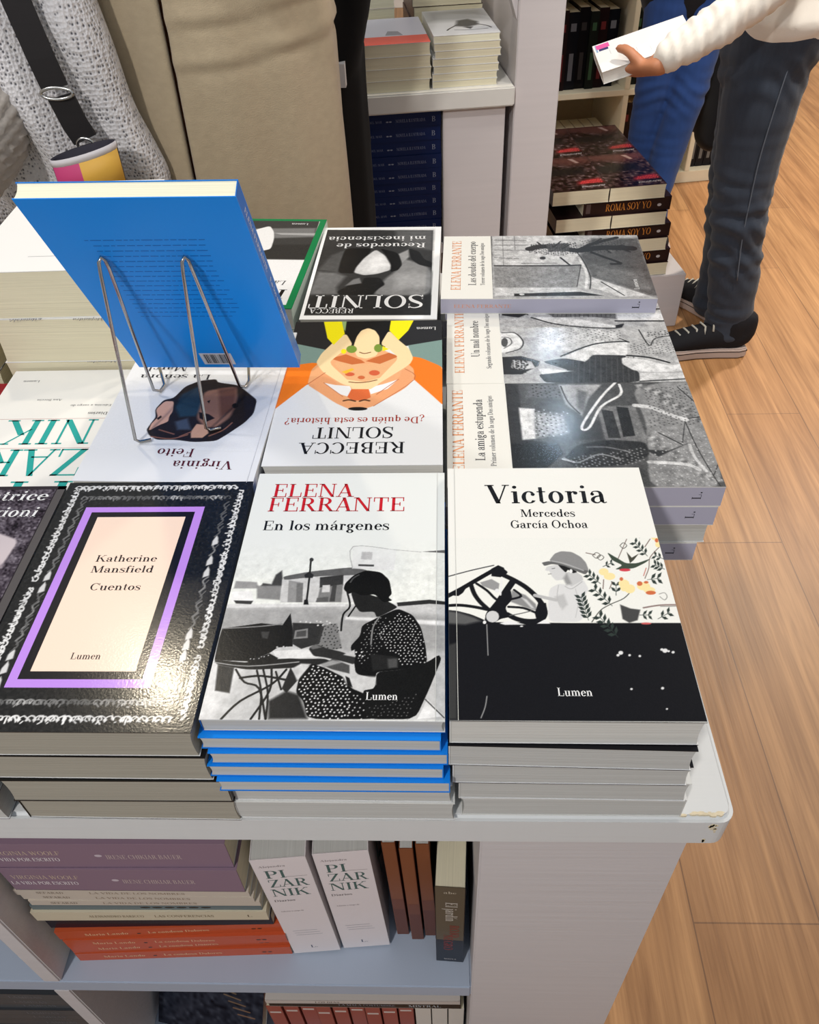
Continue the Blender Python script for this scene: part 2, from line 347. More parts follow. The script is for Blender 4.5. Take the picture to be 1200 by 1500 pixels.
# ---------------------------------------------------------------- a high-contrast serif face drawn from stems, hairlines and bowls (cap height 1)
S_, H_ = 0.155, 0.05
def _arch(x, x2): return [('p', [(x, .44, .05), (x + .14, .61, .06), (x + .27, .60, .10), (x2, .42, .15)]), ('s', x2, 0, .44), ('f', x2, 0, .29)]
def _lstem(x, h=.64, base=True):
    r = [('s', x, 0, h), ('h', x - .15, x, h - .025)]
    if base: r.append(('f', x, 0, .30))
    return r
_SC = [(.60, .74, .05), (.56, .92, .05), (.36, .985, .06), (.15, .88, .10), (.13, .70, .14), (.30, .56, .18), (.48, .43, .18), (.58, .26, .14), (.53, .09, .10), (.33, .015, .06), (.12, .10, .05), (.08, .28, .05)]
GL = {
 'A': (.94, [('d', .12, 0, .46, 1, .06), ('d', .76, 0, .44, 1, .17), ('h', .22, .66, .30), ('f', .12, 0, .28), ('f', .78, 0, .36)]),
 'B': (.84, [('s', .21, 0, 1), ('h', .06, .44, .975), ('h', .21, .46, .515), ('h', .06, .44, .025), ('o', .42, .755, .29, .245, -90, 90), ('o', .42, .265, .35, .265, -90, 90)]),
 'C': (.88, [('o', .47, .5, .42, .51, 42, 318), ('s', .80, .68, 1.0, .05)]),
 'D': (.96, [('s', .21, 0, 1), ('h', .06, .44, .975), ('h', .06, .44, .025), ('o', .42, .5, .46, .5, -90, 90)]),
 'E': (.84, [('s', .21, 0, 1), ('h', .06, .74, .975), ('h', .06, .77, .025), ('s', .72, .72, 1, .05), ('s', .75, 0, .30, .05), ('h', .21, .54, .51), ('s', .54, .38, .64, .05)]),
 'F': (.80, [('s', .21, 0, 1), ('h', .06, .74, .975), ('s', .72, .70, 1, .05), ('h', .21, .54, .50), ('s', .54, .36, .64, .05), ('f', .21, 0, .32)]),
 'G': (.96, [('o', .47, .5, .42, .51, 42, 318), ('s', .80, .68, 1.0, .05), ('s', .78, .06, .42), ('f', .78, .42, .32)]),
 'H': (1.02, [('s', .21, 0, 1), ('s', .81, 0, 1), ('h', .2, .8, .51)] + [('f', x, y, .32) for x in (.21, .81) for y in (0, 1)]),
 'I': (.42, [('s', .21, 0, 1), ('f', .21, 0, .32), ('f', .21, 1, .32)]),
 'J': (.60, [('s', .38, .2, 1), ('f', .38, 1, .32), ('p', [(.38, .25, .15), (.34, .05, .08), (.20, 0, .05), (.1, .1, .05)]), ('b', .12, .14, .08)]),
 'K': (1.0, [('s', .21, 0, 1), ('f', .21, 0, .32), ('f', .21, 1, .32), ('d', .25, .38, .78, 1, .06), ('d', .84, 0, .44, .62, .18), ('f', .78, 1, .28), ('f', .84, 0, .32)]),
 'L': (.80, [('s', .21, 0, 1), ('f', .21, 1, .32), ('h', .06, .74, .025), ('s', .73, 0, .34, .05)]),
 'M': (1.18, [('s', .16, 0, 1, .06), ('d', .57, 0, .22, 1, .17), ('d', .57, 0, .94, 1, .06), ('s', .96, 0, 1), ('f', .16, 0, .26), ('f', .96, 0, .32), ('h', .02, .26, .975), ('h', .9, 1.12, .975)]),
 'N': (1.02, [('s', .17, 0, 1, .06), ('s', .84, 0, 1, .06), ('d', .83, 0, .21, 1, .17), ('f', .17, 0, .26), ('h', .02, .28, .975), ('f', .84, 1, .26)]),
 'O': (.98, [('o', .49, .5, .45, .52, 0, 360)]),
 'P': (.80, [('s', .21, 0, 1), ('h', .06, .42, .975), ('h', .21, .42, .465), ('o', .40, .72, .34, .28, -90, 90), ('f', .21, 0, .34)]),
 'Q': (.98, [('o', .49, .5, .45, .52, 0, 360), ('d', .84, -.22, .5, .04, .16)]),
 'R': (.92, [('s', .21, 0, 1), ('h', .06, .42, .975), ('h', .21, .44, .49), ('o', .40, .735, .33, .265, -90, 90), ('f', .21, 0, .34), ('d', .78, 0, .44, .50, .17), ('f', .80, 0, .26)]),
 'S': (.70, [('p', _SC), ('s', .60, .68, 1, .05), ('s', .08, 0, .32, .05)]),
 'T': (.88, [('s', .44, 0, 1), ('h', .06, .82, .975), ('s', .08, .68, 1, .05), ('s', .80, .68, 1, .05), ('f', .44, 0, .36)]),
 'U': (1.0, [('s', .22, .3, 1), ('s', .80, .3, 1, .06), ('p', [(.22, .34, .155), (.28, .10, .12), (.50, .01, .06), (.72, .08, .05), (.80, .34, .06)]), ('f', .22, 1, .32), ('f', .80, 1, .26)]),
 'V': (.94, [('d', .48, 0, .16, 1, .18), ('d', .48, 0, .80, 1, .06), ('f', .16, 1, .36), ('f', .80, 1, .28)]),
 'W': (1.3, [('d', .40, 0, .16, 1, .17), ('d', .40, 0, .68, 1, .06), ('d', .88, 0, .60, 1, .17), ('d', .88, 0, 1.16, 1, .06), ('f', .16, 1, .34), ('f', 1.16, 1, .26)]),
 'X': (.96, [('d', .80, 0, .16, 1, .18), ('d', .14, 0, .80, 1, .06), ('f', .16, 1, .32), ('f', .80, 1, .26), ('f', .14, 0, .26), ('f', .82, 0, .32)]),
 'Y': (.92, [('d', .46, .42, .16, 1, .18), ('d', .48, .42, .78, 1, .06), ('s', .46, 0, .46), ('f', .16, 1, .34), ('f', .78, 1, .26), ('f', .46, 0, .32)]),
 'Z': (.84, [('h', .08, .76, .975), ('h', .06, .78, .025), ('d', .16, 0, .68, 1, .18), ('s', .1, .70, 1, .05), ('s', .76, 0, .30, .05)]),
 'a': (.66, [('s', .47, .08, .46), ('p', [(.12, .47, .08), (.16, .59, .05), (.30, .63, .05), (.43, .58, .11), (.47, .44, .15)]), ('b', .14, .47, .075), ('p', [(.46, .38, .05), (.24, .33, .08), (.12, .18, .14), (.18, .04, .09), (.32, .02, .05), (.46, .14, .05)]), ('p', [(.47, .12, .15), (.53, .015, .06), (.64, .05, .04)])]),
 'b': (.70, [('s', .20, 0.02, 1.02), ('h', .05, .20, .995), ('o', .40, .32, .26, .33, -150, 150)]),
 'c': (.60, [('o', .34, .32, .29, .33, 48, 325), ('b', .49, .47, .08)]),
 'd': (.72, [('s', .52, 0, 1.02), ('h', .38, .52, .995), ('h', .52, .67, .025), ('o', .33, .32, .28, .33, 30, 330)]),
 'e': (.62, [('o', .33, .32, .29, .33, 8, 322), ('h', .10, .60, .36)]),
 'f': (.44, [('s', .21, 0, .82), ('p', [(.21, .78, .155), (.26, .95, .08), (.38, 1.0, .05)]), ('b', .40, .93, .075), ('h', .06, .38, .615), ('f', .21, 0, .32)]),
 'g': (.66, [('o', .29, .42, .23, .23, 0, 360), ('o', .31, -.13, .27, .17, 0, 360), ('p', [(.2, .22, .05), (.15, .12, .09), (.30, .06, .09), (.46, .02, .08)]), ('b', .57, .60, .065), ('p', [(.42, .56, .05), (.50, .62, .05), (.57, .62, .05)])]),
 'h': (.76, [('s', .20, 0, 1.02), ('h', .05, .20, .995), ('f', .20, 0, .29)] + _arch(.20, .56)),
 'i': (.40, _lstem(.21) + [('b', .20, .87, .085)]),
 'j': (.38, [('s', .20, -.12, .64), ('h', .05, .20, .615), ('b', .19, .87, .085), ('p', [(.20, -.1, .15), (.16, -.28, .08), (.06, -.3, .05)])]),
 'k': (.72, [('s', .20, 0, 1.02), ('h', .05, .20, .995), ('f', .20, 0, .29), ('d', .22, .24, .52, .62, .06), ('d', .60, 0, .34, .38, .16), ('f', .54, .63, .24), ('f', .60, 0, .28)]),
 'l': (.40, _lstem(.21, 1.02)),
 'm': (1.12, _lstem(.20) + _arch(.20, .56) + _arch(.56, .92)),
 'n': (.76, _lstem(.20) + _arch(.20, .56)),
 'o': (.66, [('o', .33, .32, .29, .33, 0, 360)]),
 'p': (.72, [('s', .20, -.32, .62), ('h', .05, .20, .60), ('f', .20, -.32, .30), ('o', .40, .32, .28, .33, -150, 150)]),
 'q': (.72, [('s', .52, -.32, .62), ('f', .52, -.32, .30), ('o', .33, .32, .28, .33, 30, 330)]),
 'r': (.54, _lstem(.20) + [('p', [(.20, .42, .05), (.30, .58, .06), (.42, .61, .06)]), ('b', .44, .54, .085)]),
 's': (.52, [('p', [(x * .78, y * .66, w * .8) for x, y, w in _SC]), ('s', .45, .44, .64, .045), ('s', .07, 0, .21, .045)]),
 't': (.44, [('s', .20, .10, .86, .14), ('h', .05, .38, .615), ('p', [(.20, .14, .14), (.26, .02, .07), (.40, .08, .04)])]),
 'u': (.76, [('s', .20, .16, .64), ('h', .05, .20, .615), ('p', [(.20, .20, .155), (.25, .04, .09), (.40, .03, .05), (.55, .18, .04)]), ('s', .56, 0, .64), ('h', .41, .56, .615), ('h', .56, .71, .025)]),
 'v': (.68, [('d', .34, 0, .13, .64, .15), ('d', .34, 0, .57, .64, .05), ('f', .13, .63, .26), ('f', .57, .63, .22)]),
 'w': (.96, [('d', .30, 0, .12, .64, .14), ('d', .30, 0, .48, .64, .05), ('d', .66, 0, .46, .64, .14), ('d', .66, 0, .84, .64, .05), ('f', .12, .63, .24), ('f', .84, .63, .2)]),
 'x': (.70, [('d', .60, 0, .13, .64, .15), ('d', .12, 0, .57, .64, .05), ('f', .13, .63, .24), ('f', .57, .63, .2), ('f', .12, 0, .2), ('f', .60, 0, .26)]),
 'y': (.68, [('d', .34, 0, .13, .64, .15), ('d', .20, -.30, .57, .64, .05), ('f', .13, .63, .26), ('f', .57, .63, .22), ('b', .16, -.26, .075)]),
 'z': (.60, [('h', .06, .52, .615), ('h', .05, .54, .025), ('d', .12, 0, .46, .64, .14), ('s', .07, .46, .64, .045), ('s', .53, 0, .2, .045)]),
 '.': (.30, [('b', .15, .07, .08)]), ',': (.30, [('b', .15, .07, .08), ('d', .08, -.18, .19, .06, .06)]), '-': (.42, [('h', .06, .36, .32, .07)]),
 '?': (.60, [('b', .28, .07, .085), ('s', .28, .24, .42, .06), ('p', [(.28, .40, .06), (.34, .52, .10), (.50, .70, .15), (.46, .92, .10), (.28, 1.0, .06), (.12, .9, .06)]), ('b', .13, .84, .08)]),
 '*': (.40, [('b', .2, .40, .17)]),
}
GL['¿'] = (.60, [(p[0],) + ((.60 - p[1], .68 - p[2], p[3]) if p[0] == 'b' else (.60 - p[1], .68 - p[3], .68 - p[2], p[4]) if p[0] == 's' else ([(.60 - a, .68 - b, c) for a, b, c in p[1]],)) for p in GL['?'][1]])
def _acc(base, x): return (GL[base][0], [q for q in GL[base][1] if not (base == 'i' and q[0] == 'b')] + [('d', x, .74, x + .18, 1.0, .09)])
GL['á'] = _acc('a', .24); GL['é'] = _acc('e', .26); GL['í'] = _acc('i', .14); GL['ó'] = _acc('o', .26)
GL['ñ'] = (GL['n'][0], GL['n'][1] + [('h', .2, .54, .84, .08)])

def glyph_quads(ch):
    out = []
    for p in GL[ch][1]:
        k = p[0]
        if k == 's':
            w = (p[4] if len(p) > 4 else S_) / 2; out.append([(p[1] - w, p[2]), (p[1] + w, p[2]), (p[1] + w, p[3]), (p[1] - w, p[3])])
        elif k == 'h':
            t = (p[4] if len(p) > 4 else H_) / 2; out.append([(p[1], p[3] - t), (p[2], p[3] - t), (p[2], p[3] + t), (p[1], p[3] + t)])
        elif k == 'f':
            y0, y1 = (p[2], p[2] + H_) if p[2] < .5 else (p[2] - H_, p[2]); w = p[3] / 2
            out.append([(p[1] - w, y0), (p[1] + w, y0), (p[1] + w, y1), (p[1] - w, y1)])
        elif k == 'd':
            w = p[5] / 2; out.append([(p[1] - w, p[2]), (p[1] + w, p[2]), (p[3] + w, p[4]), (p[3] - w, p[4])])
        elif k == 'b':
            out.append([(p[1] + p[3] * math.cos(a), p[2] + p[3] * math.sin(a)) for a in np.linspace(0, 2 * PI, 11)[:-1]])
        elif k == 'o':
            cx, cy, rx, ry, a0, a1 = p[1:]; n = max(6, int(abs(a1 - a0) / 15)); A = [R(a) for a in np.linspace(a0, a1, n + 1)]
            ou = [(cx + rx * math.cos(a), cy + ry * math.sin(a)) for a in A]; inn = [(cx + (rx - S_ * 1.06) * math.cos(a), cy + (ry - H_) * math.sin(a)) for a in A]
            for i in range(n): out.append([ou[i], ou[i + 1], inn[i + 1], inn[i]])
        elif k == 'p':
            q = smooth_path(p[1], 4); L = []; Rr = []
            for i, a in enumerate(q):
                t = q[min(i + 1, len(q) - 1)][:2] - q[max(i - 1, 0)][:2]; t = t / (np.linalg.norm(t) + 1e-9); nn = np.array([-t[1], t[0]]) * a[2] / 2
                L.append(a[:2] + nn); Rr.append(a[:2] - nn)
            for i in range(len(q) - 1): out.append([tuple(Rr[i]), tuple(Rr[i + 1]), tuple(L[i + 1]), tuple(L[i])])
    return out
GQ = {c: [np.array(q) for q in glyph_quads(c)] for c in GL}
def text_width(s, track=0.0): return sum((.34 if c == ' ' else GL[c][0] + track) for c in s)
def text(ink, fr, s, x, y, cap, col, layer=2, width=None, align='l', track=0.0, rot=0.0, skew=0.0, bold=1.0):
    """s set on a baseline starting at (x, y) mm, cap height cap mm; width fits the line to a length"""
    tw = text_width(s, track); kx = (width / tw) if width else cap; W_ = tw * kx
    off = {'l': 0, 'c': -W_ / 2, 'r': -W_}[align]; cr, sr = math.cos(R(rot)), math.sin(R(rot))
    pen = 0.0
    for c in s:
        if c == ' ': pen += .34; continue
        for q in GQ[c]:
            u = (q[:, 0] + pen) * kx + off + q[:, 1] * skew * cap; v = q[:, 1] * cap
            P = np.stack([x + u * cr - v * sr, y + u * sr + v * cr], 1)
            ink.poly(fr, P, col, layer)
        pen += GL[c][0] + track
ART = {
 'vic': [
  ('P',(20,20,24),0,[-1.7,74.6,80,73.7,153,74,154.5,0.5,-4.4,-0]),
  ('P',(20,20,24),0,[-1.5,84.7,5.7,83.8,14.7,80.9,22.1,77,27.2,73.2,50.2,72.3,50,69.5,-1.6,69.3]),
  ('P',92,1.2,[-1.5,83.9,7.2,82.3,16.9,78.2,21.3,75.1,10.8,72.2,-1.6,73.1]),
  ('P',58,1,[-1,55.3,5.1,57.5,4.4,1,-1.9,0.9]),
  ('P',150,0.4,[21.7,109,29.7,112.2,35,108,33.8,100.8,29.3,102.8,23.2,105.9]),
  ('P',140,0.6,[43.1,101.8,52.1,97.8,58.4,89.8,58.6,83.9,51.3,86.8,41.8,91.7]),
  ('P',205,0.6,[48.9,95.7,52.6,93.7,57.3,85.8,55.1,86.3]),
  ('L',(20,20,24),3.45,[-1.5,96.2,7.5,102.3,17.8,110.1,28.3,118,34.9,122.3,39.4,118.5]),
  ('P',(20,20,24),0,[30.1,121.8,35,125.2,38.9,122.8,39.7,116.4,36,113.8,29.8,114.8]),
  ('P',(20,20,24),0,[2.8,97.2,6.7,102.3,13,105.9,9.8,99.7,6.6,96.7]),
  ('L',(20,20,24),3.86,[38.5,115.6,45.3,111.1,52.6,104.9,58.9,96.8,62.8,88.8,63.7,81.9,60.2,76.2,51.9,75.2,44.6,77.1,38.8,80.9]),
  ('P',(20,20,24),0,[60,90.8,65.3,90.8,65.5,83.9,62.5,77.1,57.9,75.2,57,81.9]),
  ('L',(20,20,24),3.21,[15.4,106.9,17.5,98.7,21.1,91.7,26.2,85.3]),
  ('L',(20,20,24),4.72,[35,93.7,40.1,102.8,44.4,110.1]),
  ('P',(20,20,24),0,[24.6,81.8,31.9,92.7,38.5,101.8,42.4,102.3,43,93.7,37.7,86.8,40.2,78.5,34.1,77,27.9,72.3,23.5,74.2]),
  ('L',(20,20,24),1.99,[19.3,108,26.1,101.8,30.5,95.7,33.4,92.7]),
  ('L',(20,20,24),2.55,[-1.5,88.2,7.3,88.7,17.2,87.2,26.2,84.8]),
  ('L',(60,60,62),0.95,[-1.4,114.1,15.7,120.2,31.8,125]),
  ('L',(20,20,24),1.76,[41.1,93.7,49,96.7,44.7,102.3]),
  ('L',(20,20,24),1.89,[40,87.3,49.8,86.3,58.5,81.9]),
  ('L',(90,90,90),0.74,[40.3,79.8,48.7,81.9,54.9,83.9]),
  ('P',205,0,[33.3,79,32.6,76.5,30.9,74.6,28.7,74,26.6,74.6,25.1,76.4,24.6,78.9,25.3,81.5,27,83.3,29.2,84,31.4,83.3,32.9,81.5]),
  ('L',232,1.1,[36.9,112.7,35.2,97.7]),
  ('P',228,0,[34.6,101.6,34.4,100.7,33.8,100,33,99.8,32.2,100,31.7,100.7,31.5,101.6,31.8,102.5,32.4,103.2,33.2,103.4,33.9,103.2,34.5,102.5]),
  ('P',232,0,[33.2,73.2,40,75.6,50.2,72.3,36.8,72.1]),
  ('P',235,0,[57.7,73.1,63.2,76.7,66.6,73.1]),
  ('L',150,0.6,[24.9,72.3,24.7,47.6]),
  ('P',235,0,[24.6,74.2,24.5,73.4,24,72.9,23.5,72.7,22.9,72.9,22.5,73.4,22.4,74.2,22.6,74.9,23,75.4,23.6,75.6,24.1,75.4,24.5,74.9]),
  ('P',235,0,[48.6,70.9,48.4,70.6,48,70.4,47.5,70.4,47,70.4,46.6,70.6,46.5,70.9,46.7,71.2,47.1,71.4,47.6,71.5,48.1,71.4,48.5,71.2]),
  ('P',216,0.4,[68.7,103.3,75.4,108,82.4,106.8,92.8,111.6,95.3,103.3,91.7,96.3,87.7,74.6,66,74.6,65.9,84.9]),
  ('P',188,1,[71.6,96.3,78,98.6,79.6,89.4,75.6,84.9]),
  ('L',185,2.79,[58.5,97.4,66.2,95.1,72.1,93.4]),
  ('P',196,0.4,[80.9,117.7,87.5,120.1,92.3,115.2,92.7,111.4,84,105.4,80,109.2]),
  ('P',208,0.3,[68.7,123.8,76.3,125.7,80,121.3,82,117.7,79.4,111.6,73.9,110.8,71.6,114.6,70.3,119.5,68.2,120.9]),
  ('P',28,0,[76.4,126.1,80.8,125.1,86,122.3,89.6,118.6,86.3,117.4,83.3,121.1,81.4,118,78.3,122.6]),
  ('P',235,0,[86.3,119.5,86,118.5,85.5,117.8,85,117.5,84.4,117.8,84.1,118.5,84.1,119.5,84.4,120.5,84.8,121.2,85.4,121.5,85.9,121.2,86.2,120.5]),
  ('P',138,0.3,[71.2,129.8,75.6,136.4,80.4,138.7,87.8,138,93.6,133.2,96.6,127.5,97.6,120.1,94.4,117,89.5,121.3,80.9,126.3,72.9,128.3]),
  ('P',100,0.2,[65.5,127.6,71.2,129.2,80.9,126.1,89.5,121.3,97.8,120.1,94.7,116.2,88.4,119.9,80.8,124.6,72.7,126.3,67.2,124.3]),
  ('P',208,0.2,[69,124.1,67.4,120.5,69.3,119.4]),
  ('L',120,0.6,[69.3,116.7,71.1,116.9]),
  ('L',90,0.58,[72.3,121.8,74.3,122.3]),
  ('P',150,1,[79.1,112.8,82,117.7,84.3,108,80.8,106.8]),
  ('L',176,0.63,[79.6,105.6,83.8,103.3,91.7,109.8]),
  ('L',180,0.46,[75.3,106.6,73.3,96.3,74.6,87.1]),
  ('L',184,0.4,[86.4,103.3,86.8,91.7,83.5,78.2]),
  ('L',170,1.01,[73,129.1,81.9,126.6,93.8,120.1]),
  ('L',(70,72,66),0.64,[93.7,74.6,100.6,84.4,108.3,89.8,117.7,94.9,124.2,102.1]),
  ('L',(48,58,54),0.31,[91.7,76.1,89.1,96.3]),
  ('P',(48,58,54),0,[91.5,78,90,80.8,87.1,80.8,88.7,78.1]),
  ('P',(48,58,54),0,[91.5,78,92.2,81.7,94.7,83.9,94,80.3]),
  ('P',(48,58,54),0,[91.1,81.3,89.5,84.1,86.7,84.1,88.2,81.4]),
  ('P',(48,58,54),0,[91.1,81.3,91.8,85,94.3,87.3,93.6,83.6]),
  ('P',(48,58,54),0,[90.6,84.7,89.1,87.5,86.2,87.5,87.8,84.7]),
  ('P',(48,58,54),0,[90.6,84.7,91.3,88.4,93.9,90.7,93.2,87]),
  ('P',(48,58,54),0,[90.2,88.1,88.6,90.9,85.8,90.9,87.3,88.1]),
  ('P',(48,58,54),0,[90.2,88.1,90.9,91.8,93.4,94.1,92.7,90.4]),
  ('P',(48,58,54),0,[89.7,91.5,88.2,94.3,85.3,94.3,86.9,91.5]),
  ('P',(48,58,54),0,[89.7,91.5,90.4,95.2,93,97.6,92.3,93.8]),
  ('P',(48,58,54),0,[89.3,94.9,87.7,97.7,84.8,97.8,86.4,95]),
  ('P',(48,58,54),0,[89.3,94.9,90,98.7,92.6,101.1,91.9,97.2]),
  ('L',(48,58,54),0.42,[108.9,88.3,98.8,103.3]),
  ('P',(48,58,54),0,[107.4,90.5,104.9,91.8,102.1,90,104.6,88.8]),
  ('P',(48,58,54),0,[107.4,90.5,106.8,94,108.4,97.4,109.1,94]),
  ('P',(48,58,54),0,[104.9,94.2,102.4,95.5,99.6,93.7,102.1,92.5]),
  ('P',(48,58,54),0,[104.9,94.2,104.2,97.7,105.9,101.2,106.6,97.7]),
  ('P',(48,58,54),0,[102.4,98,99.8,99.3,97.1,97.5,99.6,96.2]),
  ('P',(48,58,54),0,[102.4,98,101.7,101.5,103.4,105,104,101.5]),
  ('P',(48,58,54),0,[99.8,101.8,97.3,103.1,94.5,101.3,97,100]),
  ('P',(48,58,54),0,[99.8,101.8,99.1,105.3,100.8,108.9,101.5,105.3]),
  ('L',(48,58,54),0.49,[103.9,108,97,116.4]),
  ('P',(48,58,54),0,[102.5,109.7,100.1,110.6,97.6,108.7,100,107.8]),
  ('P',(48,58,54),0,[102.5,109.7,101.6,112.8,103,116.3,103.8,113.1]),
  ('P',(48,58,54),0,[100.2,112.5,97.8,113.4,95.2,111.5,97.7,110.5]),
  ('P',(48,58,54),0,[100.2,112.5,99.3,115.7,100.7,119.1,101.5,115.9]),
  ('P',(48,58,54),0,[97.9,115.3,95.4,116.2,92.9,114.3,95.4,113.3]),
  ('P',(48,58,54),0,[97.9,115.3,97,118.5,98.3,122,99.2,118.8]),
  ('L',(48,58,54),0.41,[108.7,62.2,99,79.4]),
  ('P',(48,58,54),0,[107.6,64.2,105.1,65.8,102.1,64.3,104.6,62.7]),
  ('P',(48,58,54),0,[107.6,64.2,107.2,67.8,109.1,71.2,109.5,67.6]),
  ('P',(48,58,54),0,[105.7,67.6,103.2,69.2,100.2,67.7,102.7,66.1]),
  ('P',(48,58,54),0,[105.7,67.6,105.2,71.2,107.2,74.7,107.6,71]),
  ('P',(48,58,54),0,[103.7,71,101.2,72.6,98.2,71.1,100.7,69.5]),
  ('P',(48,58,54),0,[103.7,71,103.3,74.7,105.2,78.2,105.7,74.4]),
  ('P',(48,58,54),0,[101.8,74.5,99.2,76.1,96.2,74.6,98.8,73]),
  ('P',(48,58,54),0,[101.8,74.5,101.3,78.2,103.3,81.7,103.7,77.9]),
  ('P',(48,58,54),0,[99.8,78,97.3,79.6,94.2,78.1,96.8,76.4]),
  ('P',(48,58,54),0,[99.8,78,99.3,81.7,101.3,85.2,101.8,81.5]),
  ('L',(48,58,54),0.32,[138.1,151.9,136,166.8]),
  ('P',(48,58,54),0,[137.7,154.9,136.2,157.3,133.7,157,135.1,154.6]),
  ('P',(48,58,54),0,[137.7,154.9,138.3,158.5,140.5,161,140,157.4]),
  ('P',(48,58,54),0,[137,159.8,135.5,162.3,132.9,162,134.4,159.5]),
  ('P',(48,58,54),0,[137,159.8,137.5,163.5,139.8,166,139.2,162.3]),
  ('P',(48,58,54),0,[136.2,164.8,134.8,167.3,132.2,167,133.6,164.5]),
  ('P',(48,58,54),0,[136.2,164.8,136.8,168.5,139.1,171.1,138.5,167.3]),
  ('L',(48,58,54),0.45,[140.4,133.8,133.6,147.3]),
  ('P',(48,58,54),0,[139.4,135.8,137.4,137.1,134.9,135.7,136.9,134.4]),
  ('P',(48,58,54),0,[139.4,135.8,139.1,139,140.8,142.1,141.1,138.9]),
  ('P',(48,58,54),0,[137.7,139.1,135.7,140.5,133.2,139.1,135.2,137.7]),
  ('P',(48,58,54),0,[137.7,139.1,137.4,142.4,139.1,145.5,139.4,142.2]),
  ('P',(48,58,54),0,[136,142.5,134,143.9,131.5,142.5,133.5,141.1]),
  ('P',(48,58,54),0,[136,142.5,135.7,145.8,137.4,149,137.7,145.7]),
  ('P',(48,58,54),0,[134.3,146,132.2,147.4,129.7,145.9,131.8,144.5]),
  ('P',(48,58,54),0,[134.3,146,134,149.3,135.7,152.4,136,149.1]),
  ('L',(48,58,54),0.52,[149.8,121.3,143.9,125.6]),
  ('P',(48,58,54),0,[148.7,122.2,146.3,122.3,144.1,119.9,146.5,119.8]),
  ('P',(48,58,54),0,[148.7,122.2,147.5,124.6,148.4,128,149.5,125.5]),
  ('P',(48,58,54),0,[146.7,123.6,144.3,123.7,142.2,121.3,144.5,121.2]),
  ('P',(48,58,54),0,[146.7,123.6,145.5,126.1,146.4,129.4,147.6,126.9]),
  ('P',(48,58,54),0,[144.7,125,142.3,125.2,140.2,122.8,142.6,122.7]),
  ('P',(48,58,54),0,[144.7,125,143.6,127.5,144.4,130.9,145.6,128.4]),
  ('L',(48,58,54),0.53,[150.9,131.2,145.6,134.4]),
  ('P',(48,58,54),0,[149.3,132.2,147.1,132.1,145.3,129.8,147.4,129.9]),
  ('P',(48,58,54),0,[149.3,132.2,148.1,134.3,148.8,137.3,149.9,135.2]),
  ('P',(48,58,54),0,[146.6,133.8,144.4,133.7,142.6,131.4,144.8,131.5]),
  ('P',(48,58,54),0,[146.6,133.8,145.5,135.9,146.1,139,147.3,136.8]),
  ('L',(48,58,54),0.4,[136.4,111.6,144.6,112.8]),
  ('P',(48,58,54),0,[138.9,112,141.8,113.9,143.2,117.8,140.3,115.8]),
  ('P',(48,58,54),0,[138.9,112,141.5,110.8,142.1,107.3,139.5,108.4]),
  ('P',(48,58,54),0,[143,112.6,145.9,114.5,147.3,118.4,144.4,116.4]),
  ('P',(48,58,54),0,[143,112.6,145.6,111.4,146.1,107.9,143.6,109]),
  ('L',(48,58,54),0.39,[137,77.3,145.7,82.8]),
  ('P',(48,58,54),0,[139.6,78.9,141.7,81.5,141.9,84.8,139.8,82.2]),
  ('P',(48,58,54),0,[139.6,78.9,142.2,79.3,143.7,77.1,141.1,76.8]),
  ('P',(48,58,54),0,[144,81.7,146.1,84.3,146.3,87.6,144.2,85]),
  ('P',(48,58,54),0,[144,81.7,146.6,82.1,148,79.9,145.4,79.5]),
  ('L',(48,58,54),0.5,[125.7,80.5,132.5,80.6]),
  ('P',(48,58,54),0,[127.7,80.6,130,81.7,131.3,84.6,129,83.4]),
  ('P',(48,58,54),0,[127.7,80.6,129.6,79.4,129.9,76.6,128,77.8]),
  ('P',(48,58,54),0,[131.1,80.6,133.5,81.7,134.8,84.6,132.4,83.4]),
  ('P',(48,58,54),0,[131.1,80.6,133,79.4,133.3,76.6,131.4,77.8]),
  ('L',(48,58,54),0.4,[112.9,97.5,114.5,108]),
  ('P',(48,58,54),0,[113.4,100.6,112.8,103.8,110.5,105,111.1,101.8]),
  ('P',(48,58,54),0,[113.4,100.6,114.9,103.8,117.6,105,116.1,101.8]),
  ('P',(48,58,54),0,[114.2,105.9,113.7,109.2,111.3,110.3,111.9,107.1]),
  ('P',(48,58,54),0,[114.2,105.9,115.7,109.2,118.4,110.3,116.9,107.1]),
  ('L',(48,58,54),0.49,[107.9,123.8,114.8,127.5]),
  ('P',(48,58,54),0,[110,124.9,111.6,126.8,111.8,129.4,110.2,127.5]),
  ('P',(48,58,54),0,[110,124.9,111.9,124.9,112.9,123,111,123]),
  ('P',(48,58,54),0,[113.4,126.8,115,128.7,115.3,131.3,113.7,129.4]),
  ('P',(48,58,54),0,[113.4,126.8,115.3,126.8,116.3,124.9,114.4,124.9]),
  ('L',(110,90,84),0.61,[105,103.3,106.6,111.6]),
  ('L',(110,90,84),0.49,[109.4,103.3,112,109.2]),
  ('L',(110,90,84),0.54,[118.8,130,124.3,141.5,128.6,150.6]),
  ('L',(110,90,84),0.55,[134.9,112.8,139.3,122.5,142,132.5,150.4,142.7]),
  ('L',(110,90,84),0.54,[137.4,153.3,143.1,164]),
  ('L',(110,90,84),0.61,[140.2,142.8,145.3,150.6]),
  ('L',(110,90,84),0.73,[97.8,137,104,135.1]),
  ('L',(110,90,84),0.77,[124.7,174.5,134.5,164.1]),
  ('L',(190,90,90),0.9,[124.7,174.5,131.2,166.8]),
  ('L',(190,110,100),0.58,[134.4,115.2,137.5,122.5]),
  ('L',(80,78,72),0.55,[102.1,134.5,105.2,137.3,107.6,134.5,104.4,131.7,102.1,134.5]),
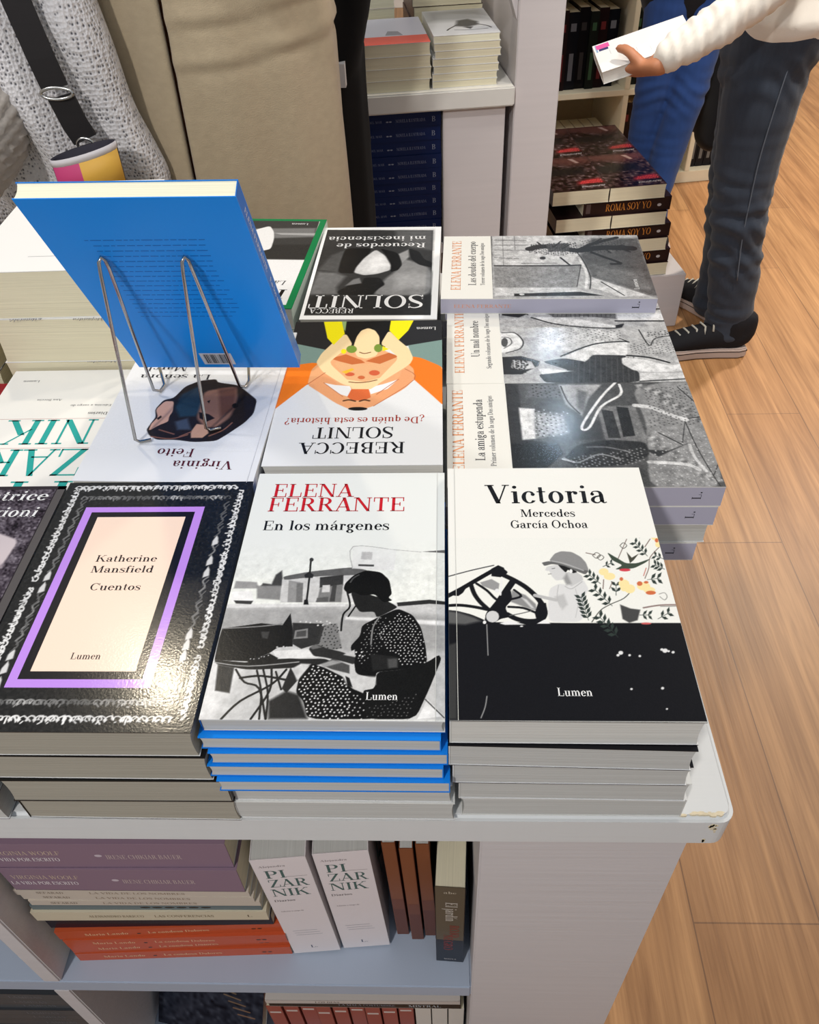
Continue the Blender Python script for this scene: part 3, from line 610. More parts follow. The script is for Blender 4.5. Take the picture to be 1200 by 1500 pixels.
  ('L',(80,78,72),0.54,[104.9,132.6,107.7,135.1,109.7,132.6,107,130,104.9,132.6]),
  ('L',(80,78,72),0.55,[122.8,144.1,125.6,147,127.6,144.1,124.7,141.2,122.8,144.1]),
  ('P',(243,224,165),0,[111.1,118.9,110.4,117.2,108.9,115.9,107.2,115.5,105.5,115.9,104.5,117.2,104.2,118.9,104.9,120.6,106.4,121.9,108.1,122.3,109.8,121.9,110.9,120.6]),
  ('P',(243,224,165),0,[115.1,114.6,114.3,112.9,112.6,111.7,110.6,111.2,108.6,111.7,107.3,112.9,107,114.6,107.8,116.3,109.5,117.6,111.6,118,113.5,117.6,114.8,116.3]),
  ('P',(243,224,165),0,[123.6,108,122.8,106.1,121.2,104.7,119.2,104.2,117.5,104.7,116.3,106.1,116.1,108,116.9,109.9,118.5,111.3,120.5,111.8,122.2,111.3,123.4,109.9]),
  ('P',(243,224,165),0,[126.7,103.3,125.9,101.3,124.3,99.8,122.4,99.2,120.6,99.8,119.5,101.3,119.4,103.3,120.2,105.4,121.8,106.9,123.7,107.4,125.5,106.9,126.6,105.4]),
  ('P',(243,224,165),0,[137.3,105.7,136.3,103.8,134.4,102.4,132,101.9,129.8,102.4,128.4,103.8,128.1,105.7,129.1,107.6,131,108.9,133.4,109.5,135.6,108.9,137,107.6]),
  ('P',(243,224,165),0,[140,102.1,139.2,100.7,137.5,99.6,135.5,99.2,133.6,99.6,132.3,100.7,132.1,102.1,132.9,103.6,134.5,104.7,136.6,105.1,138.5,104.7,139.7,103.6]),
  ('P',(243,224,165),0,[122,105.1,121.3,103,120.1,101.5,118.7,101,117.5,101.5,116.8,103,116.7,105.1,117.4,107.1,118.6,108.7,120,109.2,121.3,108.7,122,107.1]),
  ('P',(243,224,165),0,[152.8,153.2,152,151.2,150.5,149.8,148.8,149.3,147.3,149.8,146.4,151.3,146.3,153.2,147.1,155.2,148.6,156.7,150.3,157.2,151.9,156.7,152.8,155.2]),
  ('P',(243,224,165),0,[152,145.3,151.4,143.8,150.4,142.6,149.3,142.2,148.4,142.6,147.9,143.8,147.9,145.3,148.5,146.9,149.4,148.1,150.5,148.5,151.5,148,152,146.9]),
  ('P',(205,110,70),0,[151,156.6,150.5,155.4,149.5,154.5,148.3,154.2,147.3,154.5,146.6,155.4,146.5,156.6,147.1,157.8,148,158.7,149.2,159,150.3,158.7,151,157.8]),
  ('P',(205,110,70),0,[132.4,108,132,107,131.1,106.2,130.1,105.9,129.2,106.2,128.6,107,128.5,108,129,109.1,129.8,109.9,130.8,110.2,131.8,109.9,132.3,109.1]),
  ('P',(205,110,70),0,[140,99.8,139.3,98.9,137.9,98.2,136.1,98,134.4,98.2,133.3,98.9,133,99.8,133.6,100.7,135,101.4,136.8,101.7,138.5,101.4,139.7,100.7]),
  ('P',(205,110,70),0,[120,112.2,119.7,111.4,119.1,110.8,118.5,110.5,117.9,110.8,117.5,111.4,117.5,112.2,117.8,113,118.3,113.7,119,113.9,119.6,113.7,120,113]),
  ('P',(205,110,70),0,[151,149.3,150.7,148.2,150.1,147.4,149.4,147.2,148.8,147.4,148.4,148.2,148.4,149.3,148.8,150.3,149.4,151.1,150.1,151.4,150.7,151.1,151.1,150.3]),
  ('P',(205,110,70),0,[136.7,109.2,136.4,108.6,135.7,108.2,134.9,108,134.1,108.2,133.6,108.6,133.5,109.2,133.8,109.8,134.5,110.3,135.3,110.4,136.1,110.3,136.6,109.8]),
  ('P',(62,74,62),0,[112.6,137.7,118.3,132.5,124.2,126.9,131.9,126.9,142.3,131.5,137.9,127.5,129.4,122.3,121.9,121.1,115.6,121.1,121.7,125,115.1,129.8]),
  ('P',(70,70,60),0,[126.5,137.9,129.2,132.3,134.9,136.3,130.2,130,127,126.9]),
  ('P',(205,60,75),0,[126.5,120.6,125.9,119.9,124.4,119.4,122.4,119.2,120.4,119.4,119,119.9,118.6,120.6,119.3,121.3,120.8,121.8,122.8,121.9,124.8,121.8,126.1,121.3]),
  ('L',(140,120,116),1.23,[129.3,86.7,140.9,89,153.5,89.3]),
  ('L',(130,130,126),0.6,[140.7,87.8,153.2,88.2]),
  ('P',(70,70,70),0.5,[114.3,89.5,120.6,86.1,126.9,85,123.6,76.2,117.8,74,114,77.2]),
  ('L',(150,150,146),0.62,[141.9,98.7,145.6,99.8,146.7,96.4,144.4,93.5,141.9,96.4]),
  ('P',(200,90,90),0,[132,73.5,131.5,73,130.2,72.7,128.5,72.6,126.8,72.7,125.7,73,125.3,73.4,125.8,73.9,127.1,74.2,128.8,74.3,130.5,74.2,131.7,73.9]),
  ('P',225,0,[110,49.9,109.7,49.1,109.1,48.6,108.3,48.4,107.5,48.6,107.1,49.1,107,49.9,107.3,50.6,107.9,51.2,108.7,51.4,109.5,51.2,109.9,50.7]),
  ('P',225,0,[107.5,48,107.3,47.5,106.9,47.2,106.4,47,105.9,47.1,105.6,47.5,105.5,48,105.7,48.5,106.2,48.9,106.7,49,107.2,48.9,107.5,48.5]),
  ('P',225,0,[138.2,51.7,137.8,50.9,137.1,50.3,136.2,50,135.4,50.2,134.9,50.9,134.9,51.7,135.2,52.5,136,53.1,136.9,53.4,137.7,53.2,138.2,52.5]),
  ('P',225,0,[135.7,52.5,135.5,52,135,51.7,134.5,51.5,134,51.7,133.7,52,133.7,52.5,133.9,53,134.4,53.4,134.9,53.5,135.4,53.4,135.7,53]),
  ('P',225,0,[114.6,48.1,114.4,47.6,114,47.3,113.6,47.2,113.2,47.3,112.9,47.6,112.9,48,113.1,48.5,113.4,48.8,113.9,48.9,114.3,48.8,114.5,48.5]),
  ('P',225,0,[120.8,47.5,120.7,47,120.3,46.7,119.9,46.6,119.5,46.7,119.2,47,119.2,47.5,119.4,47.9,119.7,48.2,120.1,48.3,120.5,48.2,120.8,47.9]),
  ('P',225,0,[142.3,50.5,142.1,50,141.6,49.6,141.1,49.5,140.6,49.6,140.4,50,140.3,50.5,140.6,51,141,51.3,141.5,51.5,142,51.3,142.3,51]),
  ('P',225,0,[139.5,51.3,139.3,50.9,138.9,50.6,138.5,50.5,138.1,50.6,137.8,50.9,137.8,51.3,138,51.7,138.4,52,138.8,52.1,139.2,52,139.5,51.7]),
  ('P',225,0,[111.5,22.8,111.3,22.5,111,22.2,110.6,22.1,110.2,22.2,109.9,22.4,109.9,22.8,110.1,23.2,110.4,23.5,110.8,23.6,111.2,23.5,111.5,23.2]),
  ('P',225,0,[130.5,23.6,130.3,23.1,129.9,22.8,129.4,22.6,128.9,22.7,128.6,23.1,128.6,23.5,128.8,24,129.2,24.4,129.7,24.5,130.2,24.4,130.5,24]),
  ('P',225,0,[129.9,9,129.7,8.7,129.5,8.5,129.1,8.4,128.8,8.5,128.7,8.7,128.6,9,128.8,9.3,129,9.5,129.4,9.6,129.7,9.5,129.9,9.3]),
  ('L',150,0.63,[22.8,17,21.4,9.4,18.7,2]),
 ],
 'en': [
  ('P',206,1,[-11.6,90.6,152,92.9,151.7,0.7,-2.8,-0.7]),
  ('P',176,2.5,[-5,87.4,82.5,89.5,152,80.8,151.9,52.8,85.8,52.4,-4.6,71.2]),
  ('P',222,0.6,[-5.9,91.9,82.3,92.1,82.5,89.9,-5.1,88.1]),
  ('P',230,0.8,[83.3,81,152,77.2,152,73.3,83.5,78.4]),
  ('P',228,3,[-6.4,65.8,10.4,67.7,29,59,7.2,1.1,-3.2,1]),
  ('P',165,0.6,[2,113,17.3,112,19.8,106,1.8,106]),
  ('P',85,0.7,[28.2,110,29.9,119,33.8,123.1,37,106.7,19.7,106.6,22,111]),
  ('P',150,0.8,[17.9,108.6,35.9,108.6,36.4,95.4,19.8,96.9]),
  ('P',236,0.4,[1.5,103.5,15,103.5,18.6,93.5,1.9,93.4]),
  ('P',70,0.4,[3.9,95,17.6,94.6,16.6,91.6,5.9,92.3]),
  ('P',210,0.4,[35.1,114.6,94.9,121.1,95.3,93.3,36.7,93.1]),
  ('P',115,0.3,[35.4,117.4,53.8,122.1,85.4,126.6,96.3,123.1,95,119.1,60.4,117.6,36.7,113.8]),
  ('P',160,0.4,[40,113.8,50.6,111.4,52.1,93.6,41.8,93.5]),
  ('P',130,0.4,[46.1,111,50.6,111,52.1,93.6,47.7,93.5]),
  ('P',72,0.3,[62,116.6,78.7,119,79.3,109.1,62.8,106.7]),
  ('P',140,0.5,[63.1,106.7,79.2,110.1,79.2,93.6,62.4,93.6]),
  ('P',205,0.3,[64.7,109.1,70,109.5,70.4,102.8,64.8,102.4]),
  ('P',85,0.3,[71.8,109.1,74.8,109.1,74.8,94.2,71.1,94.2]),
  ('P',110,0.4,[62.1,97.4,70,98.4,70.1,94,61.6,93.6]),
  ('L',50,1.39,[53.5,133.5,54.4,117,55.2,92.6]),
  ('P',75,0,[55.5,133.9,55.4,132.9,54.9,132.2,54.2,132,53.4,132.2,52.7,132.9,52.4,133.9,52.5,134.8,53,135.5,53.7,135.8,54.5,135.5,55.2,134.8]),
  ('P',60,0.2,[50.4,119,53.8,122.1,57.2,119,56.8,116,51.5,116]),
  ('P',40,0,[53.3,95.8,55.8,95.9,56.9,91.3,53.3,91.3]),
  ('P',228,0.3,[82.9,147.3,115.8,144,114.4,123.1,84.7,125.1]),
  ('P',200,0.6,[90.4,141.9,98.2,141.4,98.3,133.4,90.1,134.5]),
  ('P',90,0.2,[88.5,129.3,99.9,128.9,100,127,88.7,127.4]),
  ('L',196,0.75,[84.7,125.1,83.3,147,115.1,143.6,133.7,141.4]),
  ('P',120,0.2,[133.7,141.8,151.9,143.5,151.9,140.3]),
  ('P',62,0.3,[117.9,93.3,140.4,96,152,94.2,152,91.5,140.4,92.3,118.8,90]),
  ('P',38,0.2,[0.6,70.3,26.4,74.9,42.5,73.2,40.9,54.7,36,50.1,23.3,43.3]),
  ('P',42,0.2,[0.6,70.3,23.6,43.3,0.6,44.4,0.1,62.3]),
  ('P',34,0.2,[40.9,72.3,45.4,83.6,49.2,67.9,50.6,55.6,40.9,54.7]),
  ('L',150,0.92,[0.6,70.3,24,72,40.9,74.3]),
  ('P',80,0.5,[27.6,67.8,33.3,67.8,32.8,61.6,29.2,62.5]),
  ('P',172,1,[49.8,82.7,75.8,83.3,80.4,73.3,68.3,72.9,50.9,75]),
  ('P',62,0.3,[47.9,75.4,68.8,74.7,66.5,57.5,56.5,53.6,50.4,57.4]),
  ('P',150,0.3,[50.5,68.8,58.9,70.6,59.8,62.6,50.5,61.7]),
  ('P',95,0.4,[51.8,67.9,58,69.1,58.4,64,51.7,63.3]),
  ('D',215,0.66,3.36,[52.1,76.8,75,76.9,75.4,73.3,52.5,73.2]),
  ('P',140,0.5,[69,73.3,78.1,75.1,83.5,54.1,71.9,52,67.2,57.5]),
  ('D',70,0.54,2.91,[69,73.3,78.1,75.1,83.5,54.1,71.9,52,67.2,57.5]),
  ('P',70,0.2,[68.3,72.4,69.8,72.4,67.9,57.5,65.8,57.4]),
  ('D',210,0.6,3.14,[40.7,56.5,50.5,56.5,49.7,52.2,39.2,52.2]),
  ('P',52,0.2,[0.2,44.7,23.5,42.3,38.6,47.1,56.1,45.5,72.6,46,79.1,43.2,59.7,38.9,24.5,36.7,3.1,40.7]),
  ('P',228,0.2,[37.9,51.7,60.7,53.5,71.3,47.3,41.6,45.4]),
  ('P',45,0.2,[22.7,43.3,36.1,49.9,42.5,46.1,36.1,40.8,25.1,40.7]),
  ('D',205,0.42,1.79,[23.7,45.7,35.5,49.4,36,47.7,24.6,44]),
  ('L',185,0.66,[1,42.5,23.9,39.7,56.4,43.2]),
  ('P',72,0.6,[3.7,40.7,14.8,38.6,15.5,19.1,5.8,20.9]),
  ('L',45,1.37,[16.2,37,23.4,27.4,33.6,22.7,41.2,0.7]),
  ('L',45,1.36,[30,36.3,35.5,19.6,37.3,0.7]),
  ('L',45,1.31,[34,37.1,39.7,19.6,41.4,0.7]),
  ('L',45,1.48,[39.4,37.2,40.6,21.2,32.1,0.6]),
  ('L',45,1.55,[49,37.2,41.2,25.9,23.3,13.3,13.9,0.5]),
  ('L',45,1.3,[47.8,22,42.4,35.5]),
  ('L',45,1.61,[20.1,30.5,33.4,32.2,50.1,29.2]),
  ('P',58,1.2,[41.1,13.5,51.3,21,59.6,18.2,67,1,43.1,0.7]),
  ('P',55,0.3,[51.5,38.9,57.5,29.2,51.5,19.4,48.1,22.8]),
  ('P',95,0.4,[71.8,40.6,78.1,46,89.5,40.8,90.1,34.3,78.9,37.4]),
  ('P',165,0.6,[70.3,41.5,78.2,44.8,85.2,43.2,73.3,39]),
  ('P',26,0.2,[95.3,73.4,106.3,80.7,118.9,88.1,129.1,82.6,135.1,71.8,138.4,56.1,139.7,42.4,122.3,37.4,107.5,35.7,106.7,30.8,94.1,34,91.8,45.7,88.7,55.8,94.6,64.5]),
  ('P',26,0.3,[58,30.8,64.8,41.9,73.3,39,87.6,31,92.3,23.2,99.2,20.1,108.8,14,110.8,1.2,67.1,0.8,62.9,13.7,57.4,19.8]),
  ('P',30,0.2,[99.1,21.6,106.9,23.3,107.5,35.7,122.3,37.4,139.7,43.5,147.1,49.4,148.8,46.1,141.3,23.5,132.9,1.4,103.1,1.1]),
  ('D',225,0.45,2.58,[117.6,84.4,127.7,82.6,134.4,71.8,137.8,56.1,139,43.5,122.2,39.3,120.5,47.6,113.4,52.6,107.1,66.3]),
  ('D',190,0.36,2.91,[98.2,73.4,106.3,80.7,112,80.7,109.3,52.6,97.8,39.2,93.2,45.7]),
  ('D',232,0.6,3.02,[90.6,52.5,99.6,52.5,98.7,45.8,92.4,47.4]),
  ('D',232,0.57,2.8,[58.7,30.8,65,40.6,73.4,38.2,87.8,29.4,91.7,22.4,92.8,1.1,67.1,0.8,62.9,13.7,58.1,19.8]),
  ('D',215,0.48,3.36,[91.3,20,102.1,15.5,101.8,1.1,90.3,1]),
  ('D',130,0.36,2.91,[102.6,9.4,133.4,20.4,128.8,1.4,103.1,1.1]),
  ('P',48,0.5,[102.3,50,119.1,47.6,120.6,39.3,104.8,36.5]),
  ('P',95,0.8,[113.7,45.9,120.3,46.6,120.6,39.3,114.8,38.6]),
  ('L',150,1.04,[106.6,80.7,102.8,71.6,102.3,57.6]),
  ('P',60,0.3,[61.3,53.7,65.7,57.8,73.1,54.1,83.1,51.6,92.8,47.1,92.5,41.3,85.2,43.7,72.5,47,65.5,47.8]),
  ('P',200,0.4,[86,49.9,91.9,53.3,92.8,47.1,84.7,49]),
  ('P',120,0.4,[61.9,54.9,65.8,57.4,70.2,54.9,64.2,53.2]),
  ('P',210,0.9,[86.3,31,91.5,33,107,32.1,107.4,26.1,94.9,23.5,88.7,26.3]),
  ('P',40,0.2,[87.5,32.6,90.3,31,92.9,23.9,89.5,25.5]),
  ('P',208,0.6,[52.7,38.1,57.9,41.9,64.2,41.6,59.2,32.1,56.9,28.9]),
  ('P',45,0.2,[85,103.2,96.3,101.3,106.8,97.5,115.8,91.8,118.8,89,104.9,79.8,102.8,85.3,93.1,84.7,89,90.8]),
  ('P',24,0.2,[80.6,111,86,118.6,94.7,123.5,105.5,121.5,111.8,114.1,114.2,101.3,111.9,97.9,114.9,95.2,108.5,93.3,102.2,100.9,93.4,99.4,87.3,102.8,83.7,100.9,79.9,105.5]),
  ('L',95,1.09,[84.3,112,86.2,116,89.8,119]),
  ('L',35,1.33,[82.9,102.2,85.7,89.9,81.7,82.4,81.5,68.9]),
  ('L',35,1.15,[89.5,89.9,85.4,81]),
  ('P',234,0.4,[140.1,15.8,150.2,3.6,134.1,1.4]),
  ('L',75,0.77,[138.8,15.5,150.5,2.5]),
 ],
 'feito': [
  ('P',(38,32,34),0.3,[108.4,161.4,107,151.6,105.3,143.2,109.2,131.3,105.3,117.3,96.6,113.7,90.7,95.5,78.9,86.1,64.3,83.2,60.8,88.8,40.3,93.2,26.6,107.6,18.5,116.4,17.6,137.1,23.1,150.5,34.8,166.9,42.7,176.5,62.2,178.3,78,175.4,95,175.6,103.8,169.4]),
  ('P',(210,165,148),0.3,[108.4,131.7,103.7,119.1,95.2,119,92,134.6,93.3,141.4,92.1,149.7,98.9,154.8,104.9,162.2,106.2,161.4,106.5,153.2,103.2,143.2]),
  ('P',(45,35,36),0.2,[103.8,144.9,101.3,140.6,99.6,143.1,102,147.4]),
  ('P',(40,62,80),2,[90.6,108.2,77,93.5,64.9,125.7,69.5,141.1,83.5,142.9,91.8,127.7]),
  ('P',(150,110,96),1.5,[70.5,102.6,42.1,95.1,37.2,113.1,37.2,142.4,47.1,157.4,57.2,157.5,67.6,144.4,69.1,125.7]),
  ('P',(110,74,66),2,[58.5,98.9,41.7,96.9,36.6,130.5,46.4,142.5]),
  ('P',(70,80,100),1.6,[85.9,149.7,75.9,144.5,68.6,160.9,80.8,161.1]),
  ('P',(205,160,138),0.5,[68,164.1,65.6,152.7,56.8,154.2,51.8,165.5,55.7,172.2,65.7,172.4]),
  ('L',(140,95,82),1.42,[101.4,171,83.4,173.9,69.8,168.2]),
  ('L',(140,95,82),1.39,[50.3,169.5,40.1,161.3,34.3,150.7]),
  ('L',(140,95,82),1.25,[97,161.3,82.1,167.5]),
  ('L',(140,95,82),1.4,[76.2,170.6,67.8,164.1]),
  ('P',(35,28,28),0.4,[67.9,135.2,57.7,138.4,51.2,144.2,57.2,149.3,65.1,144.4]),
  ('P',(30,24,24),0,[33.5,125.3,33.6,127.2,34.4,128.6,35.9,129.2,37.5,128.7,39,127.3,39.8,125.4,39.8,123.5,39,122.1,37.5,121.5,35.8,122,34.4,123.4]),
  ('P',(35,28,28),0.3,[64.5,118.7,61.8,116.9,61.6,122.1]),
 ],
 'deq': [
  ('P',(42,42,44),0,[159.5,-8.4,-2.5,-3.5,-2.3,37.9,34.2,48.3,116,53.9,154.8,38]),
  ('P',(128,155,148),0,[154.8,38,116.1,52.8,109.6,57.4,120.4,84.1,133.8,83.8,156.2,72.6]),
  ('P',(128,155,148),0,[33.5,47.4,-2.3,37.4,-2,88.3,29.1,70.4]),
  ('P',(245,128,38),0,[156.2,83.3,121.4,74.8,110.9,89.6,126,112.2,152.5,152.9,157.8,159.2,166.8,101.2]),
  ('P',(245,128,38),0,[29.9,67.1,20.2,70,-2,87.5,-1.6,149.6,9.5,132.2,26.9,106.3,36.1,86.1]),
  ('P',25,0,[99.7,-6.6,52.4,-5.1,51.4,19,61.5,48.9,87.5,48.3,98,23.6]),
  ('P',(240,176,126),0,[124.8,84,95.1,49.5,61.5,50.3,27.3,86.3,26,106.3,62,147.7,75.5,152.7,83.9,151.9,116.2,122.7,126.2,112.7]),
  ('P',(240,168,118),0,[126.2,112.7,111.3,93.4,98.7,110.3,91.1,132.5,81.8,142.1,70.6,142.4,60.2,128.3,39.9,102.7,38.9,91.2,31.7,87.5,26,106.3,35,121.5,62,147.7,70,151.7,83.9,151.9,97.2,142.3,116.2,122.7]),
  ('P',246,0,[111,110,99.8,114,86,116,83.3,123.4,85.4,133.1,94.2,128.8]),
  ('P',246,0,[41,106,55.3,113.7,68.6,118.8,65.6,129.4,50.7,121.2]),
  ('P',(228,112,62),0,[83.6,118.5,68.7,117.9,65.3,134.2,70.9,138.8,82.1,138.6,87,133]),
  ('P',(238,182,132),0,[106.5,73.8,74.7,81.2,44.1,68.6,46.6,80.6,58.8,101.6,72.8,109.6,87.3,108.5]),
  ('P',(205,112,62),0,[108.8,68.9,94,61.9,78.2,72.4,74.2,77.3,86.6,80.2,99,74.5]),
  ('P',(205,112,62),0,[41.9,66.8,51.9,60,66.5,68.9,73.9,74.6,59.9,79.7]),
  ('P',(250,218,165),0,[90.5,104.9,72.8,109.6,58.7,103.1,59.6,114.1,66.3,121.3,83.5,121]),
  ('P',(215,100,66),0,[82.8,96.7,83.3,98.3,85,99.5,87.3,99.9,89.6,99.4,91.4,98.1,92.2,96.5,91.7,94.8,90.1,93.6,87.8,93.2,85.4,93.7,83.6,95]),
  ('P',(215,100,66),0,[59,94.9,59.6,97.2,61.4,98.8,64,99.4,66.7,98.7,68.7,97,69.5,94.7,69,92.4,67.1,90.7,64.5,90.1,61.9,90.8,59.8,92.6]),
  ('P',(210,110,66),0,[72.7,102.3,73.1,103.8,74.3,104.9,76,105.2,77.7,104.8,79.1,103.6,79.7,102.1,79.3,100.6,78.1,99.5,76.4,99.1,74.6,99.6,73.3,100.7]),
  ('P',(245,190,60),0,[95.9,92.5,86.1,86.2,83.7,88.9,91.3,95.7]),
  ('P',(250,222,172),0,[97.2,23,88.5,45.4,100.2,60.4,109.5,76.4,87.3,108,84.4,116,92.7,113.4,113.5,92.6,122,76.1,118.4,60,108.2,39.2]),
  ('P',(250,222,172),0,[53.8,18.4,43.7,36.7,32.5,53.3,27.9,70.4,31.1,81.5,58.3,111.6,65,118.9,59.4,104.1,41.8,70,52.2,53.4,61,44.2]),
  ('P',(250,236,24),0,[123.5,-7.3,104.5,-6.7,98.4,24.2,107.7,44.6,115.2,31.8]),
  ('P',(250,236,24),0,[52.4,-5.1,28,-4.4,34.2,19.5,43.4,37.3,53.3,19]),
  ('P',(150,180,120),0,[104.5,-6.7,98.4,-6.5,98.3,19.2,100.3,14.7]),
  ('P',(250,222,172),0,[87.8,48.2,85.8,29.8,82,18.2,75.2,13.6,67.8,18.6,62.8,30.4,61.8,50.3,63.7,65.4,73.9,70.6,83.2,66.3]),
  ('P',(122,152,62),0,[83.8,53.1,84.3,56.6,86,59,88.6,59.9,91.3,58.9,93.5,56.3,94.5,52.8,94.1,49.3,92.3,46.8,89.7,46,86.9,47,84.8,49.6]),
  ('P',(122,152,62),0,[58.7,51.8,59,55.6,60.5,58.2,62.5,59.2,64.7,58.1,66.4,55.4,67.2,51.6,66.8,47.8,65.4,45.1,63.3,44.1,61.1,45.2,59.4,48]),
  ('P',(250,232,30),0,[94,56.7,94.2,58.9,95.1,60.5,96.4,61.1,97.8,60.4,98.9,58.8,99.5,56.6,99.3,54.4,98.4,52.8,97.1,52.2,95.7,52.8,94.6,54.5]),
  ('P',(250,232,30),0,[58.9,47.6,52.2,53.9,58.4,57.4]),
  ('L',(120,70,45),1.33,[80.7,58.7,76,61,70.1,59]),
  ('L',(90,60,40),2.07,[89.8,139.1,85,137.8,79.2,139.8]),
  ('L',(90,60,40),2.03,[75,139.9,70.9,138.1,66.3,139.6]),
  ('L',(120,70,45),1.23,[87.2,109.3,78.5,110.7,69.9,109.6,61.4,106.6]),
  ('P',22,0,[67.1,151.7,68.2,153.1,71.4,154,75.8,154.3,80.2,153.9,83.6,152.8,84.9,151.4,83.8,150,80.6,149.1,76.2,148.8,71.7,149.2,68.4,150.3]),
  ('L',(190,110,75),0.87,[126.2,112.7,111.3,93.4]),
  ('L',(190,110,75),0.69,[111,110,91.1,132.5]),
  ('L',(190,110,75),0.82,[41,106,60.2,129.5]),
  ('L',(190,110,75),0.78,[35.3,88.7,26,106.3,62,147.7]),
 ],
 'sol': [
  ('P',72,0,[157.5,5.4,10.2,10.3,7.1,222.1,149.9,220.5]),
  ('P',108,3,[58.6,10,10.2,11,9.9,66.1,36.1,58.5,55.3,36.3]),
  ('P',150,2.5,[51.8,119.8,42.5,89.8,34.4,93.4,8.8,113.8,8.1,179.5,75,178.8,62.9,138.9]),
  ('P',172,6,[48.3,126.3,9.7,126.9,8.8,158.4,52.1,164]),
  ('P',165,1.5,[51.3,75.9,39.1,63.8,37.3,83.1,45.1,101.6]),
  ('P',128,3,[144.2,120,121.9,122.7,109.9,131.9,117.9,157.1,114.3,175.4,149,175.1]),
  ('P',100,2.5,[144.8,115.1,133.5,77.9,117.3,62.3,119.5,102.1,120.4,122]),
  ('P',44,1,[117.7,58.7,84.9,59.4,89.2,85.6,101,112.4,100.9,125.6,120.3,122.7,120.3,92]),
  ('P',42,0.8,[75.1,59.6,51.5,72.4,44.7,103.3,48.9,117.2,57.9,122.3,58.6,99.7,67.4,75.6]),
  ('P',42,0.8,[39.3,60.2,25.9,69.3,18.7,90.2,9.3,97.8,9.2,111.2,24.5,104.3,34.6,90]),
  ('P',212,1,[79.8,62.7,67.2,79.1,58.9,103.1,57.9,117,73.1,126.6,88.4,129.6,101.2,123,99.7,109.1,92.4,85.6]),
  ('P',236,5,[83.3,78.8,70.2,82.5,62.1,106.4,73.7,119.4,86.2,119.2]),
  ('P',48,1,[115.9,167.8,104.5,154.1,89.8,148,87.9,135.4,69.4,135,61.7,152.1,70.2,164.4,75.1,177.6,112.6,177.2]),
  ('P',135,1,[108.3,154.7,99.9,139.1,93.2,136,89.8,148.7]),
  ('P',60,4,[142.6,178.1,8.4,179.5,7.1,222.1,149.9,220.5]),
 ],
 'green': [
  ('P',60,0,[147.7,5.1,8.8,5.2,5.1,116.1,154,116.9]),
  ('P',120,2,[140.4,31.7,9.8,26.2,7,51.8,131.5,63.7]),
  ('P',170,0.6,[61.8,41.6,7.5,41.3,6.9,47.6,51,46.7]),
  ('P',48,2,[127.6,78.1,6.9,72.6,5,112.2,136.7,112.5]),
  ('P',240,0.8,[154.6,115,6,114.2,1.2,231.8,127,233.6]),
  ('P',238,0.5,[90.5,34.8,71.2,21.2,62.3,38.4,57.6,59.5,55.6,86.2,65.4,92.5,82.7,82.9]),
 ],
 'ferA': [
  ('P',92,0,[156.6,175.1,153.7,-5.6,-3.6,-0.5,-2.7,185.3]),
  ('P',62,1,[152.5,175.3,148.3,161.3,63.3,160.9,59.7,142.1,23.9,145.4,24.1,175.9]),
  ('P',115,3,[150.2,154.7,149.7,122.6,126.1,122.7,126.6,154.1]),
  ('P',225,1,[111.5,163.2,109.5,148.7,64.9,151,63.3,163]),
  ('P',168,3,[105.7,149,99.9,123.2,73.2,121.8,65.9,150.1]),
  ('D',70,1,5,[109.5,148.7,109,113.5,66.3,118.3,65.9,150.1]),
  ('D',215,0.8,6,[109.6,157.6,105.4,118.3,69.8,122.1,66,160.7]),
  ('P',172,1,[148.5,122.7,147.8,81.7,123.9,97.3,97.9,106,115.8,119.3]),
  ('L',60,1.53,[145.6,120.7,120.3,116.6,101.6,107.7]),
  ('P',110,2,[139.5,105.5,135.4,96.9,105.2,102.9,108.9,109.1]),
  ('P',70,1.5,[96.2,113.8,90.5,89.6,62.6,91.4,62.9,118.7]),
  ('P',150,1,[138.7,53.7,150.2,26.8,153.7,-5.6,122.5,-3.2,-1.2,-0.1,-3.3,63.5,86.5,49.5]),
  ('P',180,1.2,[146.5,50.1,148.8,43.8,142.9,41.7,141,48.4]),
  ('P',120,1.2,[122.6,32.7,124.8,26.5,119.1,24.5,117.3,31]),
  ('P',180,1.2,[99.7,16,101.8,10,96.4,8.1,94.6,14.5]),
  ('P',120,1.2,[77.9,0.1,79.9,-5.8,74.7,-7.5,73,-1.3]),
  ('P',180,1.2,[57.6,53,59.5,47.2,54.5,45.3,52.9,51.3]),
  ('P',120,1.2,[37.5,36.9,39.3,31.2,34.5,29.4,33,35.4]),
  ('P',180,1.2,[18.2,21.5,20,15.9,15.4,14.2,13.9,20]),
  ('P',120,1.2,[143.7,46.3,146,40,140,37.9,138.2,44.6]),
  ('P',180,1.2,[119.9,29,122.1,22.8,116.4,20.9,114.6,27.4]),
  ('P',120,1.2,[97.1,12.5,99.2,6.4,93.8,4.6,92.1,11]),
  ('P',180,1.2,[75.4,-3.3,77.4,-9.2,72.2,-10.9,70.6,-4.7]),
  ('P',120,1.2,[55.2,49.5,57.2,43.7,52.2,41.8,50.6,47.8]),
  ('P',180,1.2,[35.2,33.5,37.1,27.8,32.3,26,30.7,32]),
  ('P',120,1.2,[16,18.2,17.8,12.6,13.2,10.9,11.7,16.8]),
  ('P',180,1.2,[140.9,42.5,143.2,36.3,137.2,34.2,135.4,40.8]),
  ('P',120,1.2,[117.2,25.3,119.4,19.2,113.7,17.3,111.9,23.7]),
  ('P',180,1.2,[94.6,8.9,96.7,2.9,91.3,1.1,89.5,7.5]),
  ('P',120,1.2,[72.9,-6.7,75,-12.6,69.8,-14.3,68.1,-8.1]),
  ('P',180,1.2,[52.9,46,54.8,40.2,49.8,38.3,48.2,44.4]),
